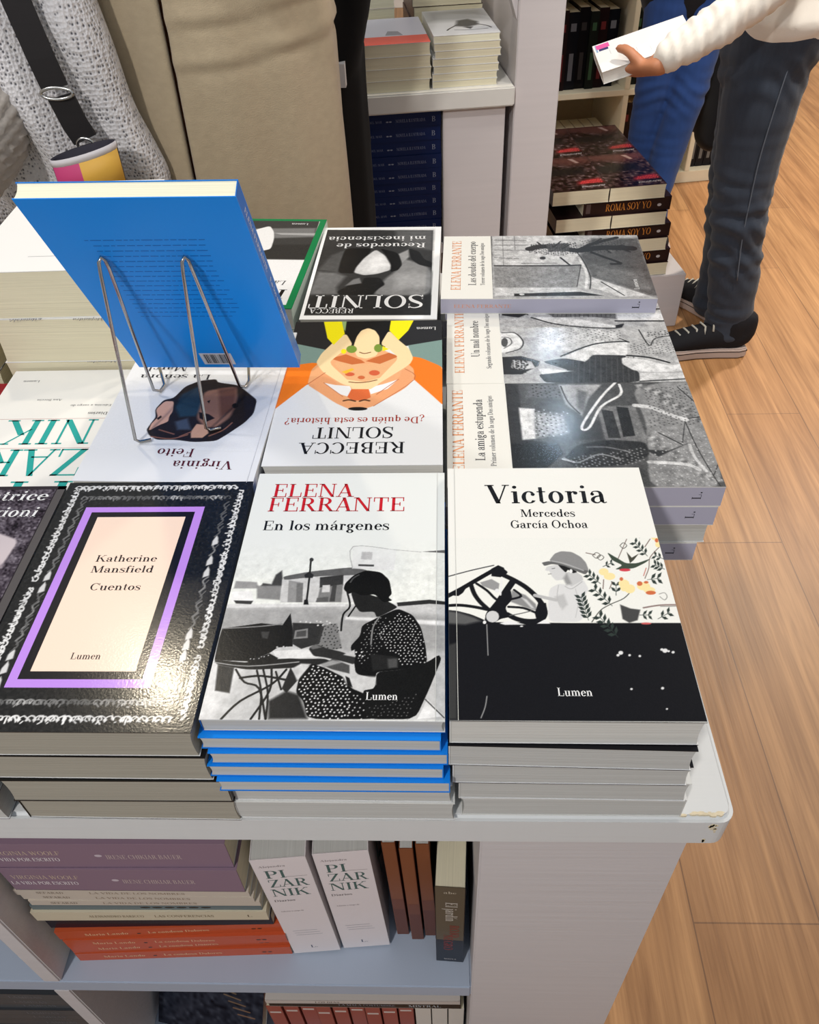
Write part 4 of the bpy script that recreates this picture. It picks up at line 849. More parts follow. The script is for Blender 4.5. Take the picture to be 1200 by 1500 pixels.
  ('P',120,1.2,[32.9,30.1,34.8,24.5,30,22.7,28.5,28.6]),
  ('P',180,1.2,[13.9,14.9,15.7,9.4,11.1,7.7,9.6,13.5]),
  ('P',120,1.2,[138.1,38.7,140.4,32.5,134.5,30.4,132.6,37]),
  ('P',180,1.2,[114.5,21.7,116.7,15.6,111.1,13.7,109.3,20.1]),
  ('P',120,1.2,[92,5.4,94.1,-0.6,88.7,-2.4,87,4]),
  ('P',120,1.2,[50.5,42.5,52.4,36.8,47.5,34.9,45.9,40.9]),
  ('P',180,1.2,[30.7,26.8,32.6,21.1,27.8,19.3,26.3,25.3]),
  ('P',120,1.2,[11.7,11.7,13.5,6.1,8.9,4.5,7.5,10.3]),
  ('P',180,1.2,[135.3,35,137.6,28.7,131.7,26.7,129.9,33.3]),
  ('P',120,1.2,[111.9,18.1,114,12,108.4,10.1,106.7,16.5]),
  ('P',180,1.2,[89.5,1.9,91.6,-4.1,86.2,-5.8,84.5,0.5]),
  ('P',120,1.2,[68.8,55.4,70.8,49.6,65.6,47.6,64,53.7]),
  ('P',180,1.2,[48.2,39,50.1,33.3,45.2,31.5,43.6,37.5]),
  ('P',120,1.2,[28.5,23.4,30.3,17.8,25.6,16,24.1,22]),
  ('P',180,1.2,[9.6,8.4,11.3,2.9,6.8,1.2,5.3,7.1]),
  ('P',120,1.2,[132.5,31.3,134.8,25,128.9,23,127.1,29.6]),
  ('P',180,1.2,[109.2,14.5,111.4,8.4,105.8,6.5,104.1,13]),
  ('P',120,1.2,[87,-1.5,89,-7.5,83.7,-9.3,82,-2.9]),
  ('P',180,1.2,[66.3,51.8,68.3,46,63.2,44,61.6,50.2]),
  ('P',120,1.2,[45.9,35.6,47.8,29.9,42.9,28,41.3,34.1]),
  ('P',180,1.2,[26.2,20.1,28.1,14.5,23.4,12.7,21.9,18.7]),
  ('P',180,1.2,[129.8,27.5,132,21.3,126.2,19.4,124.4,25.9]),
  ('P',120,1.2,[106.6,10.9,108.7,4.8,103.2,3,101.5,9.4]),
  ('P',180,1.2,[84.5,-5,86.5,-11,81.2,-12.7,79.5,-6.4]),
  ('P',120,1.2,[63.9,48.3,65.9,42.5,60.8,40.5,59.2,46.7]),
  ('L',58,0.95,[89.6,14.7,51.9,12.4,13.8,7,-1.2,3.8]),
  ('L',58,1.44,[93.2,11.8,96.6,-6.1]),
  ('L',58,1.23,[142,10.4,118.7,-0.2]),
  ('L',58,1.28,[72.4,41.5,55.3,24]),
  ('L',58,0.82,[89.6,14.7,58.6,23.3]),
  ('L',58,0.85,[13.8,7,29.2,-0.6]),
  ('P',130,0.8,[112.4,91,113.8,55.6,65.7,53.2,55.6,55,59.3,89.8]),
  ('P',58,0.4,[107.9,87.2,104.9,77.2,65.2,75.9,65.3,86.8]),
  ('P',46,0.4,[112.2,73,110.2,62.3,68.5,62.8,66.6,73.6]),
  ('L',236,2.51,[151.6,67.5,127.5,84.5,90.7,104.7,78,108.4,81.7,101.1,112.4,86.6,131.1,66.1,147.6,64.7]),
  ('L',214,5.16,[113.8,55.6,109.9,40.9,98.7,25.7,91.4,13.3]),
  ('P',38,1.5,[58.3,173.9,58,131.8,43,129.2,23.9,145.4,24.1,175.9]),
  ('P',54,0.8,[36.5,129.9,56.1,115.3,63.3,89.2,59.6,55.3,40.8,54.6,28.2,78,24.4,119]),
  ('L',150,1.54,[38.2,128.7,31.7,118.1,42.8,98.3,36.2,80.8]),
  ('L',130,1.67,[52.7,107.3,52.6,90.7,45.8,71.1]),
  ('L',190,2.25,[36.5,129.9,32.6,121.1]),
  ('P',60,0.8,[49,58.2,47.2,38,56.9,19.5,39.1,47.7]),
  ('L',212,3.81,[32.2,57.1,30.5,37.3,27.8,23.7,21.5,17.1]),
  ('L',205,2.85,[55.3,17.8,38.9,17.3,20,11.5]),
  ('D',150,0.8,4,[38.1,125.6,52.3,57.6,29.7,61.6,25.3,118.9]),
  ('D',40,0.9,5,[150.1,152.4,147.7,122.8,126.1,122.7,126.5,151.9]),
  ('D',95,0.8,4.5,[138.5,42.5,149.7,-4.7,85.9,-3.6,79.4,46.5]),
  ('D',195,0.7,6,[79.4,46.5,72,-2.5,1.7,0.2,-0.9,61.1]),
 ],
 'ferB': [
  ('P',188,0,[174.9,170.8,170.8,-10.6,-10.7,-4.3,-9,180.7]),
  ('P',42,0.6,[170.1,171,160.3,152.8,130.4,143.1,123.1,152.7,127.9,170.5]),
  ('P',205,0.6,[141,156.2,140.3,117.4,127,123,131.9,149.9]),
  ('D',40,1,3,[146.8,169.7,141.6,140.1,128.2,141,128.7,168.2]),
  ('P',120,0.5,[168.9,114.9,167.3,45.4,118.6,49.7,124.4,82.8,122.4,114.4,132.3,122.6]),
  ('L',85,0.92,[164.1,110.6,124.2,116.1]),
  ('L',85,0.92,[164,106,124.1,111.4]),
  ('L',85,0.92,[163.9,101.4,124,106.7]),
  ('L',85,0.91,[163.8,96.7,123.9,101.9]),
  ('L',85,0.91,[163.7,92.1,123.8,97.2]),
  ('L',85,0.91,[163.6,87.5,123.7,92.5]),
  ('L',85,1,[163.5,82.9,123.7,87.8]),
  ('L',85,0.91,[163.4,78.3,123.6,83.1]),
  ('L',85,0.91,[163.3,73.7,123.5,78.5]),
  ('L',85,0.89,[163.2,69,123.4,73.8]),
  ('L',85,0.89,[163.1,64.4,123.3,69.1]),
  ('L',85,0.89,[163,59.8,123.2,64.4]),
  ('L',85,0.99,[162.9,55.2,123.1,59.7]),
  ('L',85,0.88,[162.8,50.6,123.1,55]),
  ('P',228,0.6,[152.5,47.5,151.4,-4.7,138.8,-0.6,138.9,47.2]),
  ('P',228,0.6,[130.8,47.2,137.8,-4.5,115.8,-5.9,115.1,48.4]),
  ('L',50,2.6,[138,50,138.4,-0.5]),
  ('L',50,2.61,[114.3,50.7,113.3,-3.2]),
  ('P',222,0.6,[124.6,136.8,121.2,96.6,104.9,52.1,99.8,52.8,106.5,98.2,114.9,133]),
  ('L',80,2.45,[122.9,139.1,109.4,115.6,102.1,85.4,99.8,52.8,106.9,44.1]),
  ('P',42,0.2,[105.7,52,109,42.7,100.6,46.1,99.8,52.8]),
  ('P',225,0,[73.3,151.3,63,154.1,55.5,160.4,52.9,168.5,55.8,176.4,63.4,182,73.8,183.8,84.4,181.2,92.2,174.9,95,166.5,91.9,158.4,84,152.8]),
  ('L',70,1.63,[92.2,172.1,91.9,158.9,75.4,151.2,61.4,155.3,53.7,169.6]),
  ('L',120,1.56,[83.9,172.5,81.7,164.9,71.5,163.3,62.4,171.3]),
  ('P',90,0,[73.6,166.9,69.1,167.6,65.9,169,64.8,170.8,66,172.4,69.2,173.5,73.7,173.8,78.1,173.2,81.4,171.7,82.6,169.9,81.4,168.2,78,167.1]),
  ('P',205,4,[101.9,125.1,92.3,51.7,75.9,52,56.8,111.9,65.1,136.8]),
  ('P',46,0.8,[46,174.2,47.7,155,37.9,136.8,29.6,139.1,15,157,15.2,175.6]),
  ('P',200,0.6,[41.3,163.9,38,145.2,25.9,141.9,22.4,156.6,27,166.7]),
  ('D',45,1.2,3.2,[42.1,172.2,41.8,147,15.7,152.9,16,173.5]),
  ('P',62,0.4,[37.1,135.8,43.3,113.3,37.3,90.5,49.5,83.2,48.2,48.8,36.1,55.8,18.2,41.8,-0.4,44.1,-0.6,133.7,15.6,140.6,20.7,107.3]),
  ('L',88,0.81,[45.1,102.6,1.6,108.3]),
  ('L',88,0.91,[45,97.1,1.5,102.8]),
  ('L',88,0.79,[44.9,91.7,1.5,97.4]),
  ('L',88,0.79,[44.9,86.3,1.4,92]),
  ('L',88,0.89,[44.8,80.8,1.4,86.5]),
  ('L',88,0.79,[44.7,75.4,1.3,81.1]),
  ('L',88,0.79,[44.7,70,1.3,75.7]),
  ('L',88,0.79,[44.6,64.6,1.2,70.3]),
  ('L',88,0.79,[44.5,59.1,1.2,64.9]),
  ('L',88,0.88,[44.5,53.7,1.1,59.5]),
  ('L',88,0.89,[44.4,48.3,1.1,54.1]),
  ('L',88,0.88,[44.3,42.9,1,48.7]),
  ('P',224,0.4,[25.9,140.2,20.3,106.3,14.8,136.5]),
  ('P',222,0.8,[45.2,114.1,67.5,80.9,73.8,44.8,47.5,48.9,49.5,83.2,36.6,92.1]),
  ('L',48,2.17,[46.8,115,68.3,80.8,73.5,52.4,72.5,43.5]),
  ('L',48,1.45,[79.9,51.8,72.5,43.5]),
  ('P',226,0.8,[44.5,54.6,40.4,34.4,28.1,9.9,33.9,-5.6,19.5,-2.6,17.2,18.1,19.7,46.1,32.4,56.4]),
  ('L',46,2.67,[47.5,48.9,43.4,27.7,34.1,9.8]),
  ('P',215,0.6,[16.3,41.3,15.8,-5.9,6.9,-6,2,43.7]),
  ('L',60,1.77,[2,43.7,6.2,-3.9]),
  ('L',70,1.49,[96.1,29.4,65.5,23.9,79.4,15,85.1,-7.5]),
  ('D',60,0.9,4,[91.8,23.6,95.5,-3.1,83.2,-0.7,81.5,23.2]),
  ('D',110,0.8,5,[101.2,85.5,96.4,46.8,75.8,45.6,72.3,84.6]),
  ('D',150,0.7,5,[114.9,135.2,96.5,53.3,72.4,88.9,67.1,136.6]),
  ('D',90,0.7,4,[67.8,46.8,79.1,-2,51.4,1.3,48.1,41.5]),
 ],
 'ferC': [
  ('P',178,0,[160.7,172.2,158,-2.1,-4.1,-2.5,-3.5,174.1]),
  ('P',202,1,[152.2,171.7,150.9,80,108.2,71.5,77.2,83.1,75.7,170.5]),
  ('L',140,2,[139.7,169.2,139.1,132.4]),
  ('L',140,2,[126.9,169.4,126.4,130.8]),
  ('L',140,2,[114.3,169.7,112.8,131.4]),
  ('L',140,0.9,[152.1,159.6,75.6,160.6]),
  ('L',140,0.9,[151.8,145.7,114,146]),
  ('L',140,1.9,[80.1,139.6,80.6,100.2]),
  ('L',140,1.9,[94.7,170.1,92,143.5]),
  ('P',92,3,[143.2,54.5,142.4,0.2,6.1,-2.2,4.9,4,49.6,64.4,98.5,72.4]),
  ('P',120,5,[79.3,61.2,55.8,4.4,6.1,-0.2,47.3,60.4]),
  ('P',150,1,[71,171.7,74.8,73.6,23.4,83.3,23.9,171.5]),
  ('L',45,2.8,[74.7,170.5,74.1,100.7,75.7,73.5]),
  ('L',60,1.06,[74.8,73.6,25.6,82.5]),
  ('L',30,10.62,[116.3,129,122.6,115.1,118.4,97.4,112.2,76.7]),
  ('P',90,1,[128.6,110.2,130.8,82.9,110.8,82.4,108.6,107.1]),
  ('L',30,5.69,[109.2,75.8,127.9,56.1,144.8,24.8]),
  ('L',26,11.7,[112.1,71.1,118.7,43.7,116.3,10.7]),
  ('L',35,4.24,[107,58.3,95.8,46.3,79.9,28.7,78.2,38.7]),
  ('L',50,2.49,[93.9,94.8,74.9,85.5]),
  ('P',40,0,[93.1,111.7,91.2,112.2,89.8,113.6,89.3,115.4,89.8,117.1,91.3,118.4,93.2,118.7,95.1,118.1,96.5,116.7,97,114.9,96.5,113.2,95,112]),
  ('L',60,1.41,[113.2,76.6,84.1,69.4,47.4,65.7,20.4,69.1]),
  ('L',214,3.15,[93.7,74,56.4,69,21.2,73.2]),
  ('P',206,0.5,[47.3,64.6,6.2,9.9,3.4,38.7,23.3,67.1]),
  ('L',70,1.61,[36.2,55.3,6.3,34.3]),
  ('P',205,1,[23.9,171.5,23.4,83.7,12.7,72.4,4.8,171.9]),
  ('P',30,0.4,[10.6,151,12.9,109.5,14.5,80.4,6,55.7,4.7,151.2]),
  ('P',210,0,[8.8,139.9,7.8,140.3,7,141.4,6.7,142.9,7,144.3,7.8,145.3,8.9,145.7,9.9,145.3,10.7,144.2,11,142.7,10.7,141.3,9.9,140.2]),
  ('D',40,0.9,3.2,[128.9,128.4,133.2,73.6,105.7,71.7,98.7,94.5,106.4,129.5]),
  ('D',52,0.8,4.2,[138.2,68.6,142.7,22.8,112.4,11.2,103.1,54.3,105.7,71.7]),
  ('D',205,0.9,5,[109.3,169.8,113.9,140.4,80.1,144,78,168.2]),
  ('D',120,0.7,6,[68.6,168.4,70.1,77.3,25.6,84.6,26,168.3]),
  ('L',40,2.12,[119.6,110.8,133.8,119]),
  ('L',40,1.88,[119.4,101.8,135.5,91.6]),
  ('L',40,2.02,[115.8,90.9,128.2,80.9]),
  ('L',40,1.95,[126.9,56.2,143,43.1]),
  ('L',40,2.03,[118.7,43.7,105.3,36.4]),
  ('L',40,2.54,[117.6,34.9,124.9,20.6]),
  ('L',40,2.66,[117.5,26,107.5,14.1]),
 ],
}

# ---------------------------------------------------------------- books
def F_FRONT(W, L, T): return Frame((-W / 2, -L / 2, T), (1, 0, 0), (0, 1, 0))
def F_BACK(W, L, T): return Frame((W / 2, -L / 2, 0), (-1, 0, 0), (0, 1, 0))
def F_SPINE(W, L, T): return Frame((-W / 2, L / 2, 0), (0, -1, 0), (0, 0, 1))       # reads head to tail
def F_UPRIGHT(W, L, T): return Frame((-W / 2, -L / 2, 0), (0, 0, 1), (0, 1, 0))      # reads across a standing spine
def F_TAIL(W, L, T): return Frame((-W / 2, -L / 2, 0), (1, 0, 0), (0, 0, 1))

class BookKind:
    def __init__(s, W, L, T, front=238, spine=None, back=None, paper='white', edge=None, art=None, gloss=False, board=0.0007, over=0.0):
        s.W, s.L, s.T = W, L, T
        spine = front if spine is None else spine; back = front if back is None else back
        ink = Ink(); b = board
        e = edge if edge is not None else (225 if not isinstance(front, tuple) else front)
        ink.box(-W / 2, W / 2, -L / 2, L / 2, T - b, T, e, {'top': front})
        ink.box(-W / 2, W / 2, -L / 2, L / 2, 0, b, back, {'top': 230})
        ink.box(-W / 2, -W / 2 + b, -L / 2, L / 2, b, T - b, spine)
        # pressed hinge line beside the spine
        f = F_FRONT(W, L, T)
        if art: art(ink, W, L, T)
        s.cover = ink.build_mesh('cover'); s.cover.materials.append(INK_GLOSS if gloss else INK)
        m = MB(); i = 0.0006 + over
        # the page block, its fore edge very slightly hollow
        n = 6; xs = []
        for k in range(n + 1):
            z = b + (T - 2 * b) * k / n; q = (k / n - .5) * 2
            xs.append((W / 2 - 0.0008 - over - 0.0012 * (1 - q * q), z))
        prof = [(-W / 2 + b, b)] + xs + [(-W / 2 + b, T - b)]
        m.prism(prof, 'y', -L / 2 + i, L / 2 - i)
        s.pages = m.mesh('page_block'); s.pages.materials.append(PAPER[paper])
    def put(s, name, label, loc, rot=(0, 0, 0), group=None, flip=False):
        x, y, z = loc
        if flip: rot = (0, PI, rot[2]); z += s.T
        t = thing(name, label, 'book', (x, y, z), rot, group)
        link_obj('cover', s.cover, None, t); link_obj('page_block', s.pages, None, t)
        return t

def crease(ink, W, L, T, col, u=6.0, layer=9):
    ink.rect(F_FRONT(W, L, T), u, 0, u + .35, L * 1000, col, layer)

def art_motoring(ink, W, L, T):
    f = F_FRONT(W, L, T)
    cv = Canvas(0, 0, 151, 152, .42, (236, 236, 230)).ops(ART['vic']); cv.noise(1.5, .8)
    ink.canvas(f, cv, 1)
    K = (22, 22, 26)
    text(ink, f, 'Victoria', 28.9, 189, 21.0, K, 3, 91.7)
    text(ink, f, 'Mercedes', 54.2, 174.2, 8.0, K, 3, 40.5); text(ink, f, 'García Ochoa', 45.9, 162.2, 8.2, K, 3, 56.8)
    text(ink, f, 'Lumen', 65.5, 17.5, 6.0, 238, 3, 21.4)
    crease(ink, W, L, T, (205, 205, 200), 5)
def art_writer(ink, W, L, T):
    f = F_FRONT(W, L, T)
    cv = Canvas(0, 0, 151, 158, .40, (234, 236, 232)).ops(ART['en']); cv.texture(.02, 4, 3); cv.tone(1.25); cv.noise(3, .5)
    k = np.clip((cv.v - 118) / 38, 0, 1)[:, None, None]; light = cv.a.mean(2, keepdims=True) > 205
    cv.a = np.where(light, cv.a * (1 - k) + np.array((232., 235., 232.)) * k, cv.a)
    ink.canvas(f, cv, 1)
    K = (26, 26, 30); RD = (200, 32, 44)
    text(ink, f, 'ELENA', 14, 201.6, 15.4, RD, 3, 65.3); text(ink, f, 'FERRANTE', 12.8, 185.1, 15.6, RD, 3, 108)
    text(ink, f, 'En los márgenes', 12.4, 164.4, 10.2, K, 3, 96.8)
    text(ink, f, 'Lumen', 101.5, 14.8, 5.8, 242, 3, 20.3)
    crease(ink, W, L, T, (214, 214, 210), 145)
def art_blue_back(ink, W, L, T):
    f = F_BACK(W, L, T); rng = random.Random(4)
    # the blurb: sixteen lines of small dark type, then the white bar-code label
    for k in range(17):
        v = 186 - k * 6.2; u = 34 if k not in (0,) else 30; end = 121 - (rng.random() * 6 if k not in (16,) else 10)
        while u < end - 3:
            w = rng.choice((3, 4.5, 6, 8)); ink.rect(f, u, v, min(u + w, end), v + .8, (22, 100, 188), 1); u += w + 1.3
    ink.rect(f, 64, 6, 93, 26, (214, 218, 226), 1)
    u = 67
    while u < 90:
        w = rng.choice((.4, .7, 1.1)); ink.rect(f, u, 8, u + w, 24, (30, 34, 44), 2); u += w + rng.choice((.4, .6, 1.0))
    fr = F_FRONT(W, L, T)
def art_writer_full(ink, W, L, T):
    art_writer(ink, W, L, T)
    art_blue_back(ink, W, L, T)
    f = F_SPINE(W, L, T)
    text(ink, f, 'ELENA FERRANTE', 20, T * 500 - 2, 4, 240, 2, 70); text(ink, f, 'En los márgenes', 100, T * 500 - 2, 4, 240, 2, 62)

def art_ornament(ink, W, L, T):
    f = F_FRONT(W, L, T); K = (30, 29, 28); rng = random.Random(11)
    cv = Canvas(0, 0, 151, 230, .5, K)
    cv.noise(3, 1.5)
    def motif(cx, cy, s, g, horiz):
        # a mirrored scroll: two curls, a leaf and cross strokes
        for sg in (-1, 1):
            pts = []
            for t in np.linspace(0, 1, 7):
                a = t * rng.uniform(2.6, 4.6); r = s * (1 - .75 * t)
                p = (s * .9 - r * math.cos(a), r * math.sin(a))
                pts.append((cx + sg * p[0], cy + p[1]) if horiz else (cx + p[1], cy + sg * p[0]))
            cv.line(g, rng.uniform(.7, 1.2), [v for p in pts for v in p])
            q = [(cx + sg * s * rng.uniform(.2, 1.2), cy + s * rng.uniform(-.8, .8)) for _ in range(2)] if horiz else [(cx + s * rng.uniform(-.8, .8), cy + sg * s * rng.uniform(.2, 1.2)) for _ in range(2)]
            cv.line(g, rng.uniform(.7, 1.3), [v for p in q for v in p])
        cv.poly(g, [cx - s * .35, cy, cx, cy + s * .5, cx + s * .35, cy, cx, cy - s * .5], .3)
    # bright outer edging
    for v in (222.5, 8.5):
        u = 12
        while u < 141: motif(u, v, 4.0, rng.choice((226, 236, 215)), True); u += rng.uniform(4.0, 9.0) if rng.random() > .12 else 10
    for u in (8.5, 142.5):
        v = 14
        while v < 218: motif(u, v, 3.8, rng.choice((226, 236, 212)), False); v += rng.uniform(4.4, 9.5) if rng.random() > .12 else 16
    # dimmer inner garland
    for v in (210.5, 20.5):
        u = 20
        while u < 134: motif(u, v, 3.6, rng.choice((96, 118, 140, 178)), True); u += rng.uniform(5, 8)
    for u in (19.5 - 2, 131.5 + 2):
        v = 22
        while v < 206:
            if rng.random() > .3: cv.line(rng.choice((92, 112, 130)), 1.3, [u - 1.5, v - 6, u + 1.5, v - 1, u - 1, v + 4, u + 2, v + 8]); cv.line(100, .9, [u, v, u + 3, v + 5])
            else: cv.poly(214, [u - 2, v - 5, u + 2.4, v - 3, u + 1.6, v + 3, u, v + 6, u - 2.2, v], .5)
            v += rng.uniform(8, 13)
    ink.canvas(f, cv, 1)
    ink.rect(f, 22.7, 32, 117.5, 200.4, (192, 142, 236), 2); ink.rect(f, 29.0, 38.4, 111.0, 194.6, (24, 20, 24), 3); ink.rect(f, 35.3, 44.5, 104.8, 189.0, (252, 224, 204), 4)
    K2 = (40, 32, 34)
    text(ink, f, 'Katherine', 47.8, 141.6, 6.6, K2, 6, 46); text(ink, f, 'Mansfield', 47.6, 130.8, 6.6, K2, 6, 46.4)
    text(ink, f, 'Cuentos', 52, 113.9, 6.6, K2, 6, 37); text(ink, f, 'Lumen', 58.2, 54.1, 5.2, K2, 6, 20.5)
def art_plum(ink, W, L, T):
    f = F_FRONT(W, L, T)
    cv = Canvas(0, 90, 151, 230, .7, (74, 66, 76)); cv.noise(16, 1.4); cv.noise(9, 5)
    cv.poly((206, 194, 198), [60, 186, 100, 180, 117, 175.5, 134.5, 168, 131.5, 141, 112, 128, 60, 120], 1); cv.poly((170, 156, 162), [60, 150, 110, 152, 131, 141, 112, 128, 60, 120], 4)
    cv.line((150, 138, 146), 2, [131, 141, 124, 120, 120, 100]); cv.line((128, 116, 124), 1.5, [118, 138, 112, 112, 110, 95])
    ink.canvas(f, cv, 1); ink.rect(f, 0, 0, 151, 90, (74, 66, 76), 1)
    ink.rect(f, 144.5, 0, 151, 230, (88, 84, 84), 2); ink.rect(f, 0, 226, 151, 230, (50, 44, 50), 2); ink.rect(f, 143.6, 0, 144.5, 226, (40, 34, 40), 2)
    k = 38.6 / text_width('trice'); text(ink, f, 'Beatrice', 139.6, 213.1, 11.6, 240, 3, k * text_width('Beatrice'), 'r', skew=.15)
    k = 29.2 / text_width('ioni'); text(ink, f, 'Salvioni', 138, 194.1, 11.4, 240, 3, k * text_width('Salvioni'), 'r', skew=.15)
def art_profile(ink, W, L, T):
    f = F_FRONT(W, L, T)
    cv = Canvas(0, 70, 151, 190, .62, (232, 234, 238)).ops(ART['feito']); cv.noise(2, 1)
    ink.canvas(f, cv, 1); K = (92, 38, 50)
    text(ink, f, 'Virginia', 21.3, 203.2, 10.6, K, 3, 51.6); text(ink, f, 'Feito', 57.8, 187.4, 10.8, K, 3, 32.5)
    text(ink, f, 'La señora', 70, 76, 8.4, (66, 66, 72), 3, 69); text(ink, f, 'March', 96, 62, 8.4, (66, 66, 72), 3, 43)
    crease(ink, W, L, T, (206, 208, 214), 5)
def art_arms(ink, W, L, T):
    f = F_FRONT(W, L, T)
    cv = Canvas(0, 0, 151, 165, .55, (235, 236, 236)).ops(ART['deq']); cv.noise(1.5, 1)
    ink.canvas(f, cv, 1); K = (28, 28, 32)
    text(ink, f, 'REBECCA', 31.8, 199.6, 15, K, 3, 91); text(ink, f, 'SOLNIT', 42.4, 178.6, 15.4, K, 3, 70.7)
    text(ink, f, '¿De quién es esta historia?', 15.9, 164.4, 9.4, (176, 66, 52), 3, 123.7); text(ink, f, 'Lumen', 5.9, 13.2, 6, 236, 3, 20.2)
def art_shell(ink, W, L, T):
    f = F_FRONT(W, L, T)
    cv = Canvas(0, 0, 151, 230, .75, (236, 236, 234)).ops(ART['sol']); cv.texture(.02, 6, 3); cv.tone(1.2)
    ink.canvas(f, cv, 1)
    for q in ((0, 0, 151, 5), (0, 222, 151, 230), (0, 5, 7, 222), (147, 5, 151, 222)): ink.rect(f, *q, (253, 253, 252), 2)
    text(ink, f, 'REBECCA', 92.5, 207, 10, 238, 3, 50); text(ink, f, 'SOLNIT', 15.3, 177, 29, 240, 3, 131)
    text(ink, f, 'Recuerdos de', 18.3, 45.8, 13, 236, 3, 112); text(ink, f, 'mi inexistencia', 18.1, 26.4, 13, 236, 3, 125)
def art_green(ink, W, L, T):
    f = F_FRONT(W, L, T); G = (18, 128, 74)
    cv = Canvas(8, 6, 143, 222, .8, (236, 236, 234)).ops(ART['green']); cv.noise(3, 1)
    ink.rect(f, 0, 0, 151, 230, G, 1); ink.canvas(f, cv, 2)
    text(ink, f, 'Lumen', 21.8, 12.4, 5.4, 236, 4, 22.4); text(ink, f, 'La', 18, 167, 10, (60, 60, 62), 4, 14.6, skew=.2); text(ink, f, 'I', 12, 187.8, 20.4, (22, 22, 24), 4, 12, skew=.1)
def art_saga(key, title, sub, t, au, lum=None):
    def art(ink, W, L, T):
        f = F_FRONT(W, L, T); O = (240, 158, 104); K = (66, 66, 70)
        cv = Canvas(0, 0, 151, 174, .62, 120).ops(ART[key]); cv.texture(.05, 5, 4); cv.noise(8, .7); cv.tone(1.2)
        ink.canvas(f, cv, 1)
        text(ink, f, 'ELENA FERRANTE', *au, O, 3, 119.5); text(ink, f, title, t[0], t[1], 8.4, K, 3, t[2]); text(ink, f, sub, t[3], t[4], 4.8, (96, 96, 100), 3, t[5])
        if lum: text(ink, f, 'Lumen', 19.2, 16.3, 5.4, 230, 3, 23)
        art_lilac(ink, W, L, T)
    return art
def art_lilac(ink, W, L, T):
    f = F_SPINE(W, L, T); m = T * 500
    text(ink, f, 'L', L * 1000 - 18, m - 3.2, 7.5, (40, 40, 46), 2, rot=90); ink.rect(f, L * 1000 - 19.4, m + 4, L * 1000 - 17.9, m + 5.2, (40, 40, 46), 2)
    text(ink, f, 'ELENA FERRANTE', 14, m - 2, 4, (232, 160, 120), 2, 62)
def art_teal_front(ink, W, L, T):
    f = F_FRONT(W, L, T); TE = (44, 164, 158); G = (130, 130, 132); u = W * 1000 - 151
    for s, x, v, w_ in (('PI', 29, 179, 62), ('ZAR', 28.7, 133, 97), ('NIK', 34, 87, 92)): text(ink, f, s, x, v, 38.5, TE, 3, w_)
    for v in (131, 85): ink.rect(f, 22, v, 140, v + .5, (196, 150, 146), 2)
    text(ink, f, 'Alejandra', 30, 222, 5, G, 3, 34); text(ink, f, 'Diarios', 30, 75, 4.6, (70, 70, 74), 3, 20); text(ink, f, 'Edición a cargo de', 30, 62, 3.2, G, 3, 42); text(ink, f, 'Ana Becciu', 84, 52, 3.2, G, 3, 26); text(ink, f, 'Lumen', 119, 18, 3.6, (120, 120, 124), 3, 18)
def art_teal_book(ink, W, L, T):
    art_teal_front(ink, W, L, T)
    f = F_UPRIGHT(W, L, T); TE = (78, 108, 104); G = (150, 140, 140); h = L * 1000  # spine teal darkened and greyed: the shelf's shade is put into the ink
    text(ink, f, 'Alejandra', 5, h * .93, 3.4, G, 2, 24); text(ink, f, 'PI', 7, h * .83, 16, TE, 2, 20); text(ink, f, 'ZAR', 7, h * .745, 16, TE, 2, 37); text(ink, f, 'NIK', 6, h * .655, 16, TE, 2, 36)
    ink.rect(f, 26, h * .835, 45, h * .835 + .5, G, 2); text(ink, f, 'Diarios', 5, h * .60, 4.4, (86, 82, 84), 2, 20); text(ink, f, 'Edición a cargo de', 7, h * .49, 2.6, G, 2, 22)
    for k, a in enumerate((.27, .245, .22)): ink.rect(f, 9 + k, h * a, 34 + k * 2, h * a + .6, (150, 150, 160), 2)
    text(ink, f, 'L.', 20, h * .06, 7, (58, 66, 96), 2)
def art_teal_back(ink, W, L, T):
    art_teal_book(ink, W, L, T)
    f = F_BACK(W, L, T); rng = random.Random(8)
    for v in (60, 40, 36, 190, 184, 178): ink.rect(f, 20, v, 20 + rng.uniform(40, 90), v + .9, (176, 176, 178), 1)

def spine_text(items, back=None):
    def art(ink, W, L, T):
        f = F_SPINE(W, L, T)
        for s, u, v, cap, col, wd in items: text(ink, f, s, u, v, cap, col, 2, wd)
        if back: back(ink, W, L, T)
    return art

